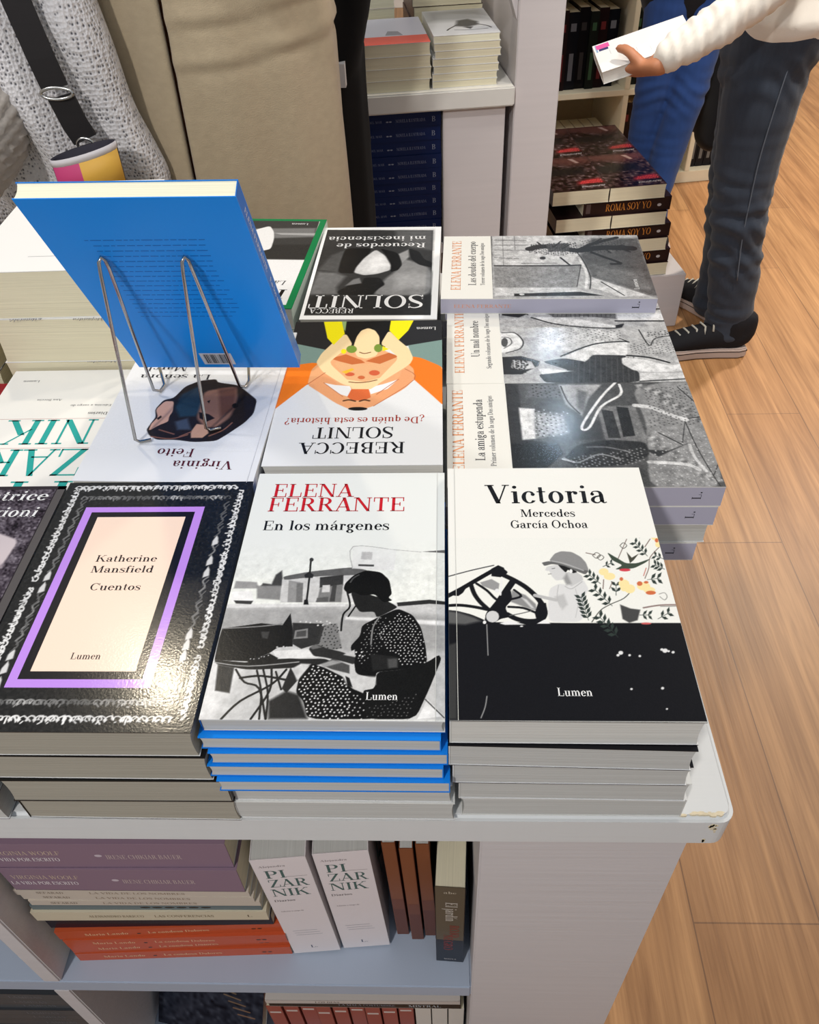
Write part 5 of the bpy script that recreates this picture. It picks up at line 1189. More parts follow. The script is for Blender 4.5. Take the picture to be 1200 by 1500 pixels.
# ---------------------------------------------------------------- the room: plank floor, far wall
def floor_mat():
    m = bpy.data.materials.new('oak_laminate')
    nt, p, new, link = nodes_of(m)
    tc = new('ShaderNodeTexCoord'); mp = new('ShaderNodeMapping'); mp.inputs['Rotation'].default_value = (0, 0, R(90))
    link(tc.outputs['Object'], mp.inputs[0])
    br = new('ShaderNodeTexBrick'); br.inputs['Scale'].default_value = 1.0
    br.inputs['Brick Width'].default_value = 1.28; br.inputs['Row Height'].default_value = 0.19; br.inputs['Mortar Size'].default_value = 0.0012
    br.inputs['Color1'].default_value = (*lin((180, 138, 94)), 1); br.inputs['Color2'].default_value = (*lin((164, 122, 82)), 1); br.inputs['Mortar'].default_value = (*lin((132, 98, 68)), 1)
    br.offset = 0.37
    link(mp.outputs[0], br.inputs['Vector'])
    g1 = new('ShaderNodeMapping'); g1.inputs['Scale'].default_value = (34, 1.6, 1); link(tc.outputs['Object'], g1.inputs[0])
    n1 = new('ShaderNodeTexNoise'); n1.inputs['Scale'].default_value = 1; n1.inputs['Detail'].default_value = 8; n1.inputs['Roughness'].default_value = .62; n1.inputs['Distortion'].default_value = .6
    link(g1.outputs[0], n1.inputs[0])
    r1 = new('ShaderNodeValToRGB'); r1.color_ramp.elements[0].position = .30; r1.color_ramp.elements[0].color = (.60, .52, .45, 1); r1.color_ramp.elements[1].position = .66; r1.color_ramp.elements[1].color = (1.12, 1.1, 1.08, 1)
    link(n1.outputs[0], r1.inputs[0])
    g2 = new('ShaderNodeMapping'); g2.inputs['Scale'].default_value = (160, 5, 1); link(tc.outputs['Object'], g2.inputs[0])
    n2 = new('ShaderNodeTexNoise'); n2.inputs['Scale'].default_value = 1; n2.inputs['Detail'].default_value = 3; link(g2.outputs[0], n2.inputs[0])
    r2 = new('ShaderNodeValToRGB'); r2.color_ramp.elements[0].position = .35; r2.color_ramp.elements[0].color = (.80, .77, .74, 1); r2.color_ramp.elements[1].position = .6; r2.color_ramp.elements[1].color = (1, 1, 1, 1)
    link(n2.outputs[0], r2.inputs[0])
    m1 = new('ShaderNodeMix'); m1.data_type = 'RGBA'; m1.blend_type = 'MULTIPLY'; m1.inputs[0].default_value = 1
    link(br.outputs['Color'], m1.inputs[6]); link(r1.outputs[0], m1.inputs[7])
    m2 = new('ShaderNodeMix'); m2.data_type = 'RGBA'; m2.blend_type = 'MULTIPLY'; m2.inputs[0].default_value = .8
    link(m1.outputs[2], m2.inputs[6]); link(r2.outputs[0], m2.inputs[7]); link(m2.outputs[2], p.inputs['Base Color'])
    p.inputs['Roughness'].default_value = .42; p.inputs['Specular IOR Level'].default_value = .35
    b = new('ShaderNodeBump'); b.inputs['Strength'].default_value = .12; b.inputs['Distance'].default_value = .003
    link(n2.outputs[0], b.inputs['Height']); link(b.outputs[0], p.inputs['Normal'])
    return m
fl = MB().box(-2.6, 3.6, -2.4, 6.4, -0.06, 0.0).build('floor', floor_mat()); struct(fl)
wl = MB().box(-2.6, 3.6, 6.4, 6.5, 0, 3.0).build('wall_back', mat('wall_paint', (214, 208, 198), .8, noise=.04)); struct(wl)
struct(MB().box(-2.7, -2.6, -2.4, 6.5, 0, 3.0).build('wall_left', MATS['wall_paint'])); struct(MB().box(3.6, 3.7, -2.4, 6.5, 0, 3.0).build('wall_right', MATS['wall_paint']))
bb = MB().box(-2.6, 3.6, 6.384, 6.4, 0, .09).build('baseboard_back', mat('trim_paint', (226, 224, 220), .5, noise=.03), bevel=.003); struct(bb)

# ---------------------------------------------------------------- the display table: worktop and shelf cabinet
def cab_mat(name, col):
    return mat(name, col, .46, .4, noise=.05, nscale=(3, 3, 120), bump=.05, bscale=(8, 200, 200))
CAB = cab_mat('painted_wood', (204, 199, 199)); CAB_TOP = mat('painted_wood_top', (213, 214, 213), .40, .45, noise=.03, nscale=(60, 4, 4), bump=.03, bscale=(10, 160, 160))
WORN = mat('worn_paint_edge', (216, 202, 172), .7, noise=.25, nscale=(180, 180, 180))
_pl = [(-1.35, .262)] + [(.1912 + .011 * math.sin(a), .273 - .011 * math.cos(a)) for a in np.linspace(0, PI / 2, 7)] + [(.1912 + .011 * math.cos(a), 1.051 + .011 * math.sin(a)) for a in np.linspace(0, PI / 2, 7)] + [(-1.35, 1.062)]
top = tag(MB().prism(_pl, 'z', .7372, .7765).build('tabletop', CAB_TOP, bevel=.004, seg=3), 'thick white painted tabletop carrying the rows of paperback stacks', 'tabletop')
# chipped corner: bare, yellowed flakes along the worn arris
m = MB(); rg = random.Random(3)
for k in range(26):
    x = .2022 - .0105 - abs(rg.gauss(0, .014)); y = .2655 + rg.uniform(0, .0025); s = rg.uniform(.0008, .0020)
    pts = [(x + s * math.cos(a) * rg.uniform(.6, 1.3) * 1.6, y + s * .5 * math.sin(a)) for a in np.linspace(0, 2 * PI, 8)[:-1]]
    m.prism(pts, 'z', .7745, .77655 + rg.uniform(0, .0001))
for k in range(14):
    z = rg.uniform(.743, .770); x = .190 - rg.uniform(0, .006); s = rg.uniform(.0008, .0018)
    pts = [(x + s * math.cos(a), z + s * 1.4 * math.sin(a)) for a in np.linspace(0, 2 * PI, 7)[:-1]]
    m.prism(pts, 'y', .26185, .264)
m.build('worn_edge', WORN, top)['label'] = 'chipped yellowed paint along the front corner'

cabinet = thing('shelf_cabinet', 'white open shelf cabinet below the thick tabletop in the foreground', 'cabinet', (-.6, .66, 0))
def cpart(name, x0, x1, y0, y1, z0, z1, m=CAB, bev=.0015):
    return MB().box(x0 + .6, x1 + .6, y0 - .66, y1 - .66, z0, z1).build(name, m, cabinet, bevel=bev)
cpart('end_panel', .0275, .1805, .270, 1.04, 0, .7372)
cpart('divider', -.4235, -.4045, .270, .66, .383, .7372); cpart('divider', -.4235, -.4045, .270, .66, .034, .355)
cpart('divider', -.872, -.853, .270, .66, .383, .7372); cpart('divider', -.872, -.853, .270, .66, .034, .355)
cpart('end_panel', -1.32, -1.29, .270, 1.04, 0, .7372)
SHELF_M = mat('painted_shelf', (168, 178, 194), .42, .4, noise=.03, nscale=(50, 4, 4))
cpart('shelf', -1.29, .0275, .270, .66, .355, .383, SHELF_M); cpart('shelf', -1.29, .0275, .285, .66, .006, .034, SHELF_M)
cpart('back_panel', -1.29, .0275, .66, .672, 0, .7372)

# ---------------------------------------------------------------- the furniture behind: counter, tall end panel, plinth, wall of cubes (all turned a few degrees)
GREY_CAB = mat('grey_painted_wood', (202, 196, 196), .5, .35, noise=.05, nscale=(3, 3, 90))
CW = R(7.5)
counter = thing('display_counter', 'white display counter with open bay of navy books behind the table', 'cabinet', (.168, 1.903, 0), (0, 0, CW))
def bpart(name, x0, x1, y0, y1, z0, z1, par, m=GREY_CAB, bev=.0015): return MB().box(x0, x1, y0, y1, z0, z1).build(name, m, par, bevel=bev)
bpart('countertop', -1.2, -.002, -.012, .62, .7372, .7765, counter, mat('counter_top_paint', (214, 212, 206), .45, noise=.03), .003)
bpart('end_panel', -.156, -.018, .004, .60, 0, .7372, counter); bpart('end_panel', -1.19, -1.16, .004, .60, 0, .7372, counter)
bpart('shelf', -1.16, -.156, .012, .60, .40, .425, counter); bpart('back_panel', -1.16, -.156, .585, .60, 0, .7372, counter)
tall = thing('shelving_end_panel', 'tall plain white upright panel beside the counter of stacked books', 'panel', (.168, 1.905, 0), (0, 0, CW))
MB().box(0, .098, 0, .62, 0, 2.1).build('panel', GREY_CAB, tall, bevel=.002)
# the curved bracket that carries the upper shelf
q = [(-.0005, .86), (-.0005, 1.10), (-.20, 1.10), (-.17, 1.07)] + [(-.0005 - .16 * (1 - math.sin(a)), 1.07 - .21 * (1 - math.cos(a)) * 1.0) for a in np.linspace(.15, PI / 2, 8)]
q = [(-.0005, .895), (-.0005, 1.10), (-.22, 1.10), (-.13, 1.075), (-.06, 1.02), (-.022, .955)]
MB().prism(q, 'y', .01, .05).build('bracket', GREY_CAB, tall)

plinth = thing('plinth', 'low grey plinth under the stacked dark-covered novels', 'plinth', (.428, 2.40, 0), (0, 0, R(8)))
MB().box(-.155, .262, -.236, .245, 0, .172).build('plinth_box', GREY_CAB, plinth, bevel=.002)

CUBE = mat('cream_shelf_paint', (228, 220, 196), .5, noise=.03); CUBE_IN = mat('cream_shelf_back', (206, 188, 150), .6, noise=.05)
cubes = thing('cube_bookcase', 'cream cube bookcase standing behind the shoppers', 'bookcase', (.94, 3.285, 0), (0, 0, R(9)))
for z0, z1 in ((0, .045), (.345, .366), (.70, .72), (1.05, 1.07)):
    bpart('shelf', -.75, .20, 0, .33, z0, z1, cubes, CUBE)
bpart('shelf', .06, .20, 0, .33, .236, .256, cubes, CUBE)
for x in (-.75, -.255, .04): 
    for z0, z1 in ((.045, .345), (.366, .70), (.72, 1.05)): bpart('upright', x, x + .02, 0, .33, z0, z1, cubes, CUBE)
bpart('back_panel', -.75, .20, .33, .345, 0, 1.07, cubes, CUBE_IN)
bpart('end_panel', .20, .22, 0, .345, 0, 1.07, cubes, CUBE)

# ---------------------------------------------------------------- every stack on the table
ORD = ['topmost', 'second', 'third', 'fourth', 'fifth', 'sixth', 'seventh', 'eighth', 'ninth', 'tenth', 'eleventh', 'twelfth', 'thirteenth', 'fourteenth']
GAP = .00025
JR = random.Random(21)
def stack(cx, cy, z0, yaw, items, phrase, group, name='paperback_book', look='white-paged paperback'):
    """items from the bottom up: (kind, dx, dy, dyaw, flip, label)"""
    z = z0 + GAP; n = len(items); out = []
    for i, it in enumerate(items):
        k, dx, dy, da, flip, lab = (list(it) + [0, 0, 0, False, None])[:6] if len(it) < 6 else it
        o = ORD[n - 1 - i]
        lab = lab or '%s %s %s' % (look, o + ' from the top' if o != 'topmost' else 'on top', phrase)
        out.append(k.put(name, lab, (cx + dx, cy + dy, z), (0, 0, R(yaw + da)), group, flip)); z += k.T + GAP
    return out
def j(s=.0015): return JR.uniform(-s, s)
TT = .7765
WH = (238, 237, 231)
k_motor = BookKind(.151, .23, .0255, WH, (235, 235, 230), (24, 24, 28), 'white', art=art_motoring, edge=(60, 60, 62))
k_motor_plain = BookKind(.151, .23, .0236, (26, 26, 30), (235, 235, 230), (22, 22, 26), 'grey', edge=(34, 34, 36))
k_writer = BookKind(.151, .23, .0128, (232, 235, 232), (20, 92, 176), (18, 112, 214), 'grey', art=art_writer, edge=(226, 228, 228))
BLUE = (26, 142, 246)
k_writer_back = BookKind(.151, .23, .0128, (230, 232, 232), BLUE, BLUE, 'grey', edge=(26, 130, 232))
k_white24 = BookKind(.151, .23, .0236, (226, 226, 222), (220, 220, 216), (226, 226, 224), 'grey')
k_orn = BookKind(.151, .23, .0279, (30, 29, 28), (26, 25, 25), (30, 29, 28), 'shaded', art=art_ornament, edge=(70, 66, 60), gloss=True)
k_orn_plain = BookKind(.151, .23, .0279, (30, 29, 28), (26, 25, 25), (30, 29, 28), 'shaded', edge=(54, 50, 48), gloss=True)
k_plum = BookKind(.151, .23, .0275, (74, 66, 76), (70, 66, 68), (74, 66, 76), 'grey', art=art_plum, edge=(70, 64, 66))
k_plum_plain = BookKind(.151, .23, .0275, (74, 66, 76), (70, 66, 68), (74, 66, 76), 'grey')
k_prof = BookKind(.151, .23, .0222, (232, 234, 238), None, None, 'white', art=art_profile)
k_white22 = BookKind(.151, .23, .0219, (228, 228, 226), None, None, 'grey')
k_arms = BookKind(.151, .23, .0219, (235, 236, 236), (230, 228, 222), None, 'white', art=art_arms)
k_shell = BookKind(.151, .23, .0217, (236, 236, 234), (150, 150, 150), None, 'grey', art=art_shell)
k_green = BookKind(.151, .23, .0231, (18, 128, 74), (200, 214, 206), None, 'grey', art=art_green, edge=(16, 110, 64))
LIL = (186, 184, 202)
k_sagaA = BookKind(.151, .23, .0220, (238, 236, 228), LIL, WH, 'grey', art=art_saga('ferA', 'La amiga estupenda', 'Primer volumen de la saga Dos amigas', (34.8, 197, 90.5, 27.4, 187.6, 103.4), (21.3, 215.2, 9.8)), gloss=True)
k_sagaB = BookKind(.151, .23, .0220, (238, 236, 228), LIL, WH, 'grey', art=art_saga('ferB', 'Un mal nombre', 'Segundo volumen de la saga Dos amigas', (46.6, 196.8, 70.6, 25.6, 185.5, 107), (17.5, 212.4, 9.4)), gloss=True)
k_sagaC = BookKind(.151, .23, .0181, (238, 236, 228), LIL, WH, 'grey', art=art_saga('ferC', 'Las deudas del cuerpo', 'Tercer volumen de la saga Dos amigas', (29.3, 192, 107, 29, 182.4, 103.4), (18.7, 209, 10.5), True), gloss=True)
k_saga_plain = BookKind(.151, .23, .0220, (236, 234, 228), LIL, WH, 'grey', art=art_lilac)
k_teal = BookKind(.152, .230, .0512, (238, 237, 233), None, None, 'cream', art=art_teal_book)
k_tealtop = BookKind(.152, .235, .0512, (238, 237, 233), None, (240, 240, 238), 'cream', art=art_teal_back)
k_slim = BookKind(.151, .23, .0176, (230, 230, 226), None, None, 'cream')
k_mid24 = BookKind(.151, .215, .0272, (230, 230, 226), None, None, 'cream')
k_teals = BookKind(.152, .222, .0512, (238, 237, 233), None, (240, 240, 238), 'cream', art=art_teal_back)

G1 = 'paperbacks stacked on the foreground table'
c = 'in the corner stack under the woman motorist'
stack(.0806, .3785, TT, -.41, [
    (k_white24, .0075, .001, .3, True, None), (k_white24, .0066, .0005, -.2, False, None), (k_motor_plain, .0022, -.001, -.1, False, None), (k_motor_plain, .0012, -.0026, -.9, False, None),
    (k_motor, 0, 0, 0, False, 'white and black paperback showing a woman motorist, flowers and a steering wheel')], c, G1)
c = 'in the stack under the woman writing'
stack(-.073, .3841, TT, -.45, [
    (k_white24, .006, -.008, .2, False, None), (k_white24, .0045, -.007, .0, False, None)] + [(k_writer_back, *d, True, 'blue-backed paperback %s from the top %s' % (ORD[4 - i], c)) for i, d in enumerate(((.0025, -.0125, .25), (-.001, -.0095, -.1), (.001, -.0075, .3), (-.0022, -.005, -.2)))] + [
    (k_writer, 0, 0, 0, False, 'white paperback with a photograph of a woman writing at a street table')], c, G1)
c = 'in the stack under the ornate black cover'
stack(-.2275, .3759, TT, -.21, [(k_orn_plain, .012, -.0005, -.3, False, None), (k_orn_plain, .0105, -.002, .2, True, None), (k_orn_plain, .0035, -.0006, -.2, False, None),
    (k_orn, 0, 0, 0, False, 'black ornate paperback with a purple frame around a pale pink panel')], c, G1)
c = 'in the stack under the plum-grey cover'
stack(-.381, .374, TT, 0, [(k_plum_plain, j(), j(), j() * 150, False, None) for _ in range(3)] + [(k_plum, 0, 0, 0, False, 'plum-grey mottled paperback with white lettering and a pale sleeve')], c, G1)
c = 'in the stack beneath the wire easel'
stack(-.2234, .6064, TT, 178.1, [(k_white22, j(), j(), j() * 150, False, None) for _ in range(4)] + [(k_white22, 0, 0, 0, False, None)][:0] + [
    (BookKind(.151, .23, .0236, (232, 234, 238), None, None, 'white', art=art_profile), 0, 0, 0, False, 'white paperback under the wire easel showing a dark-haired head upside down')], c, G1)
c = 'in the stack under the illustrated yellow-sleeved arms'
stack(-.0729, .6265, TT, 179.8, [(k_white22, j(), j(), j() * 150, False, None) for _ in range(4)] + [(k_arms, 0, 0, 0, False, 'white paperback with yellow-sleeved arms and orange shapes, upside down')], c, G1)
c = 'in the stack under the grey shell photograph'
stack(-.0746, .8987, TT, 178.45, [(k_white22, j(), j(), j() * 150, False, None) for _ in range(3)] + [(k_shell, 0, 0, 0, False, 'white-bordered paperback with a grey photograph of a pale shell, upside down')], c, G1)
c = 'in the stack under the green-bordered cover'
stack(-.2294, .9214, TT, 175.67, [(k_white22, j(), j(), j() * 150, False, None) for _ in range(3)] + [(BookKind(.151, .23, .0265, (18, 128, 74), (200, 214, 206), None, 'grey', art=art_green, edge=(16, 110, 64)), 0, 0, 0, False, 'green-bordered paperback with a white flower photograph, half behind the blue book')], c, G1)
c = 'in the lilac-spined stack under the girl with a hoop'
stack(.1215, .5815, TT, 89.45, [(k_saga_plain, -.010, 0, .2, False, None), (k_saga_plain, -.004, .001, 180.1, False, None), (k_saga_plain, -.001, .0003, -.2, False, None),
    (k_sagaA, 0, 0, 0, False, 'grey photo paperback lying sideways showing a girl with a hoop')], c, G1, look='paperback')
c = 'in the lilac-spined stack under the two dressed women'
stack(.123, .7325, TT, 89.1, [(k_saga_plain, j(), 0, j() * 100, False, None) for _ in range(3)] + [(k_sagaB, 0, 0, 0, False, 'grey photo paperback lying sideways showing two women in dresses')], c, G1, look='paperback')
c = 'in the far lilac-spined stack under the bare street trees'
stack(.123, .8870, TT, 88.1, [(k_saga_plain, j(), 0, j() * 100, False, None) for _ in range(4)] + [(k_sagaC, -.0035, -.0240, 0, False, 'grey photo paperback lying sideways showing bare trees along a street')], c, G1, look='paperback')
c = 'in the stack beside the easel with big teal letters'
stack(-.376, .6070, TT, 180, [(k_slim, 0, 0, 0, False, None), (k_teal, 0, 0, 0, False, 'very thick white paperback with big teal letters, beside the wire easel')], c, G1)
c = 'in the tall white stack behind the blue book'
stack(-.383, .8345, TT, 180, [(k_mid24, 0, 0.003, 0, False, None), (k_teals, -.004, .002, 1, False, None), (k_teals, 0, 0, 0, False, None),
    (k_teals, -.010, .0012, 1.0, True, None)], c, G1, look='thick white paperback')
k_red = BookKind(.15, .23, .028, (148, 30, 40), (148, 30, 40), (120, 24, 32), 'cream', edge=(148, 30, 40), art=lambda ink, W, L, T: (ink.rect(F_FRONT(W, L, T), 126, 196, 132, 204, (226, 200, 196), 2)))
stack(-.5335, .603, TT, 0, [(k_red, .0, 0, 0, False, None), (k_red, 0, 0, 0, False, 'red paperback at the left edge beside the teal-lettered cover')], 'under the red cover at the left edge', G1, look='red paperback')
k_dark = BookKind(.15, .23, .031, (34, 30, 30), (30, 27, 28), None, 'cream', edge=(230, 226, 214))
stack(-.552, .848, TT, 0, [(k_dark, j(), 0, j() * 150, False, None) for _ in range(4)], 'of the black-covered pile at the left edge', G1, look='black paperback')

# ---------------------------------------------------------------- the blue book on its wire easel
k_easel = BookKind(.151, .23, .0138, (232, 235, 232), (22, 112, 206), (30, 146, 244), 'bright', art=art_writer_full, edge=(36, 132, 226))
yaw, tilt = R(-1.69), R(28.05)
n0 = Vector((-math.sin(yaw), math.cos(yaw), 0)); up = (Vector((0, 0, 1)) * math.cos(tilt) - n0 * math.sin(tilt)).normalized(); rt = Vector((math.cos(yaw), math.sin(yaw), 0))
nb = rt.cross(up)                                   # the back cover's outward normal, towards the near side
M = Matrix((-rt, up, -nb)).transposed().to_4x4()
c0 = Vector((-.2039, .6326, .9054))
M.translation = c0 + up * .115
eb = thing('paperback_book', 'blue-backed paperback propped up on the wire easel', 'book', M.translation, M.to_euler())
link_obj('cover', k_easel.cover, None, eb); link_obj('page_block', k_easel.pages, None, eb)
WIRE = mat('steel_wire', (176, 174, 170), .22, .5, metallic=1.0)
es = thing('wire_easel', 'bent steel wire easel holding up the blue book', 'easel', (-.223, .60, .8893))
def W_(p): return (p[0] + .223, p[1] - .60, p[2] - .8893)
rw = .0014; zf = .8893 + rw; LIPS = []
outp = nb * (rw + .0004)
for ax, rear, fr_, hk in ((-.0399, (-.261, .541), (-.263, .614), -.267), (.0221, (-.203, .556), (-.184, .6185), -.179)):
    ap = c0 + rt * ax + up * .1685 + outp
    lo = Vector((hk, .6335, .9052)) + nb * (rw + .0004)
    base_back = c0 + rt * (hk + .2039) + up * .002 + outp
    foot = Vector((fr_[0], fr_[1], zf))
    # one bent wire: rear foot, up to the loop, down the back of the book, out to the ledge hook under its lower edge
    tip = base_back - nb * .022 - up * .0045; lip = tip + up * .020; LIPS.append(lip)
    pts = [Vector((rear[0] + .012, rear[1] + .004, zf)), Vector((rear[0] + .003, rear[1] + .001, zf)), Vector((rear[0], rear[1], zf + .003)), ap + Vector((-.0028, -.004, -.010)), ap + Vector((-.002, -.003, -.002)), ap + Vector((0, -.0012, .0012)), ap + Vector((.002, 0, -.002)), ap + Vector((.0030, 0, -.008)),
           base_back + (ap - base_back) * .5 * 1.0, foot + Vector((0, -.001, .004)), foot + Vector((.004, .003, 0)), foot + Vector((.006, .012, .001)), Vector((tip.x, tip.y - .004, tip.z - .003)), tip, lip]
    pts[8] = pts[7] + (pts[9] - pts[7]) * .5
    m = MB().tube([W_(p) for p in pts], rw, 10)
    m.build('wire_leg', WIRE, es)
MB().tube([W_(LIPS[0]), W_(LIPS[1])], rw, 8).build('cross_wire', WIRE, es)

# ---------------------------------------------------------------- inside the shelf cabinet
SH = .3832
def lay(k, name, label, x, y, z, yaw, group=None): return k.put(name, label, (x, y, z), (0, 0, R(yaw)), group)
k_orange = BookKind(.15, .228, .0201, (196, 86, 50), (196, 84, 48), None, 'cream', edge=(196, 86, 50), art=spine_text([('Maria Lando', 28, 7.4, 5.4, (236, 196, 150), 44), ('*', 80, 5, 8, (70, 44, 30), 5), ('La condesa Dolores', 92, 7.4, 5.4, (236, 196, 150), 62), ('**', 196, 5, 8, (70, 44, 30), 12)]))
z = SH
for i in range(4):
    lay(k_orange, 'paperback_book', 'orange-spined paperback %s in the orange pile on the cabinet shelf' % ['at the bottom', 'third from the top', 'second from the top', 'on top'][i], -.2795 + (0, -.001, .0012, -.002)[i], .3705 - (0, -.0016, .0012, -.001)[i], z, 92.4 + (0, .5, -.4, .4)[i], 'orange-spined paperbacks'); z += .0206
k_navy = BookKind(.15, .225, .0205, (26, 28, 44), (24, 26, 40), None, 'cream', edge=(26, 28, 44)); lay(k_navy, 'paperback_book', 'navy-spined paperback lying right above the orange pile', -.285, .373, z, 91.5); z += .0207
k_thin = BookKind(.14, .20, .010, (60, 58, 60), (58, 56, 58), None, 'cream'); lay(k_thin, 'paperback_book', 'thin dark grey paperback under the cream-spined book', -.298, .375, z, 90); z += .0102
k_cream = BookKind(.15, .228, .0205, (214, 202, 176), (214, 202, 176), None, 'cream', art=spine_text([('ALESSANDRO BARICCO', 54, 7.5, 5, (120, 100, 70), 54), ('LAS CONFERENCIAS', 118, 7.5, 5, (120, 100, 70), 58), ('L', 208, 7.5, 5, (90, 76, 54), 5)]))
lay(k_cream, 'paperback_book', 'cream-spined paperback lying above the navy-spined one', -.2845, .3675, z, 90.8); z += .0207
k_tealb = BookKind(.15, .222, .0105, (96, 112, 116), (104, 118, 122), None, 'cream', edge=(96, 112, 116), art=spine_text([('******', 105, 2.0, 9, (34, 32, 34), 70)])); lay(k_tealb, 'paperback_book', 'slim teal-grey paperback with black marks on its spine', -.285, .3695, z, 90.5); z += .0107
k_wt = BookKind(.15, .22, .0112, (206, 194, 178), (206, 194, 180), None, 'cream', art=spine_text([('SEFARAD', 20, 3.4, 4, (120, 104, 86), 26), ('LA VIDA DE LOS NOMBRES', 70, 3.4, 4, (150, 130, 110), 90)]))
for i in range(3): lay(k_wt, 'paperback_book', 'slim beige-spined paperback, %s of three below the purple spines' % ['lowest', 'middle', 'uppermost'][i], -.287 + (.004, .001, -.002)[i], .3695, z, 90 + (.4, -.2, .1)[i], 'slim beige paperbacks'); z += .0114
PU = (142, 117, 134)
k_purp = BookKind(.15, .214, .0462, PU, PU, (40, 40, 66), 'cream', edge=(150, 128, 140), art=spine_text([('VIRGINIA WOOLF', 6, 25, 7.5, (206, 184, 166), 62), ('LA VIDA POR ESCRITO', 2, 13, 6.5, (246, 238, 240), 62), ('*', 96, 18, 14, (206, 190, 200), 8), ('IRENE CHIKIAR BAUER', 106, 17, 8, (204, 184, 180), 66)]))
for i in range(2): lay(k_purp, 'paperback_book', 'thick purple-spined paperback, %s of the two atop the cabinet pile' % ['lower', 'upper'][i], -.2885 - .003 * i, .3695 + .002 * i, z, 90 + .5 * i, 'thick purple paperbacks'); z += .0464

def standing(k, name, label, x, y, z, lean=0, yaw=0, group=None):
    """spine to the front, head up; x is the left foot of the spine"""
    M = Matrix(((0, 0, 1), (1, 0, 0), (0, 1, 0))).to_4x4()          # local X -> +y, Y -> +z, Z -> +x
    M = Matrix.Rotation(R(yaw), 4, 'Z') @ Matrix.Rotation(R(lean), 4, 'Y') @ M
    loc = Vector((x, y, z)) - (M @ Vector((-k.W / 2, -k.L / 2, 0 if lean <= 0 else k.T))) + (Vector((0, 0, 0)) if lean <= 0 else Vector((k.T * math.cos(R(lean)), 0, 0)))
    M.translation = loc
    t = thing(name, label, 'book', M.translation, M.to_euler(), group)
    link_obj('cover', k.cover, None, t); link_obj('page_block', k.pages, None, t); return t
k_tst = BookKind(.15, .232, .0495, (226, 218, 218), (236, 226, 226), None, 'grey', art=art_teal_book)
standing(k_tst, 'paperback_book', 'thick pinkish-white upright paperback, leaning beside the orange pile', -.160, .300, SH + .0022, -2.4, 4)
standing(k_tst, 'paperback_book', 'thick pinkish-white upright paperback nearer the brown spines', -.1075, .306, SH + .0018, -1.9, 4)
k_brown = BookKind(.13, .222, .0125, (120, 66, 40), (134, 78, 48), None, 'grey', edge=(110, 60, 38), art=lambda ink, W, L, T: (ink.rect(F_UPRIGHT(W, L, T), .6, 0, T * 1000 - .6, 95, (104, 56, 40), 1), ink.rect(F_UPRIGHT(W, L, T), .6, 70, T * 1000 - .6, 96, (118, 66, 44), 2)))
for i in range(3): standing(k_brown, 'paperback_book', 'thin brown-spined upright paperback, %s of three beside the black-spined novel' % ['left', 'middle', 'right'][i], (-.0505, -.0345, -.0215 + .0015)[i], (.321, .316, .320)[i], SH + .0008, -1.4, 0, 'thin brown upright paperbacks')
k_blk = BookKind(.125, .192, .0282, (40, 38, 40), (98, 88, 72), (20, 20, 24), 'cream', edge=(40, 38, 40), art=lambda ink, W, L, T: [f := F_UPRIGHT(W, L, T), ink.rect(f, 0, 0, 28.2, 62, (34, 40, 52), 1), text(ink, F_SPINE(W, L, T), 'El jardín', 34, 10, 11, (214, 206, 194), 3, 46), text(ink, F_SPINE(W, L, T), 'ROJO', 90, 14, 9, (150, 50, 44), 3, 32), text(ink, F_SPINE(W, L, T), 'NEGRO', 116, 8, 9, (150, 50, 44), 3, 42), text(ink, f, 'abc', 8, 178, 5, (200, 190, 170), 3, 12), text(ink, f, 'MAEVA', 8, 6, 3, (206, 200, 196), 3, 13)])
standing(k_blk, 'paperback_book', 'thick black and olive spined upright novel at the right end of the shelf', -.0085, .2955, SH + .0003, 0, -3)

# lower bay
LO = .0342
k_sm = BookKind(.11, .155, .0185, (150, 72, 62), (168, 84, 72), None, 'cream', edge=(150, 72, 62), art=lambda ink, W, L, T: ink.rect(F_UPRIGHT(W, L, T), 2, 128, 16, 134, (226, 208, 200), 1))
for i in range(9): standing(k_sm, 'paperback_book', 'small reddish upright paperback, %s along the lower bay row' % (ORD[i] if i else 'first').replace('topmost', 'first'), -.222 + i * .0205, .302 + (i % 3) * .002, LO + .0002, 0, 0, 'small reddish upright paperbacks')
for i in range(3): standing(BookKind(.11, .155, .019, (224, 218, 206), (228, 222, 212), None, 'cream'), 'paperback_book', 'small white upright paperback, %s at the right end of the lower bay row' % ['first', 'second', 'last'][i], -.0365 + i * .0205, .302, LO + .0002, 0, 0, 'small white upright paperbacks')
zf2 = LO + .1557
k_bw = BookKind(.12, .236, .019, (24, 24, 26), (26, 26, 28), (214, 204, 196), 'cream', edge=(206, 196, 188), art=spine_text([('LA MALA COSTUMBRE', 86, 6, 6.5, (150, 150, 160), 70), ('MISTRAL', 172, 5, 8, (200, 206, 210), 40)]))
lay(k_bw, 'paperback_book', 'black-spined paperback lying flat on the lower bay row', -.0985, .362, zf2 + .0003, 90)
k_bw2 = BookKind(.12, .236, .0135, (214, 204, 196), (214, 204, 196), (30, 28, 30), 'cream', edge=(60, 56, 56), art=spine_text([('LOS DIAS', 60, 4, 4.5, (70, 66, 66), 30)]))
lay(k_bw2, 'paperback_book', 'white-spined paperback lying on top of the black-spined one', -.1, .3605, zf2 + .0196, 90.4)
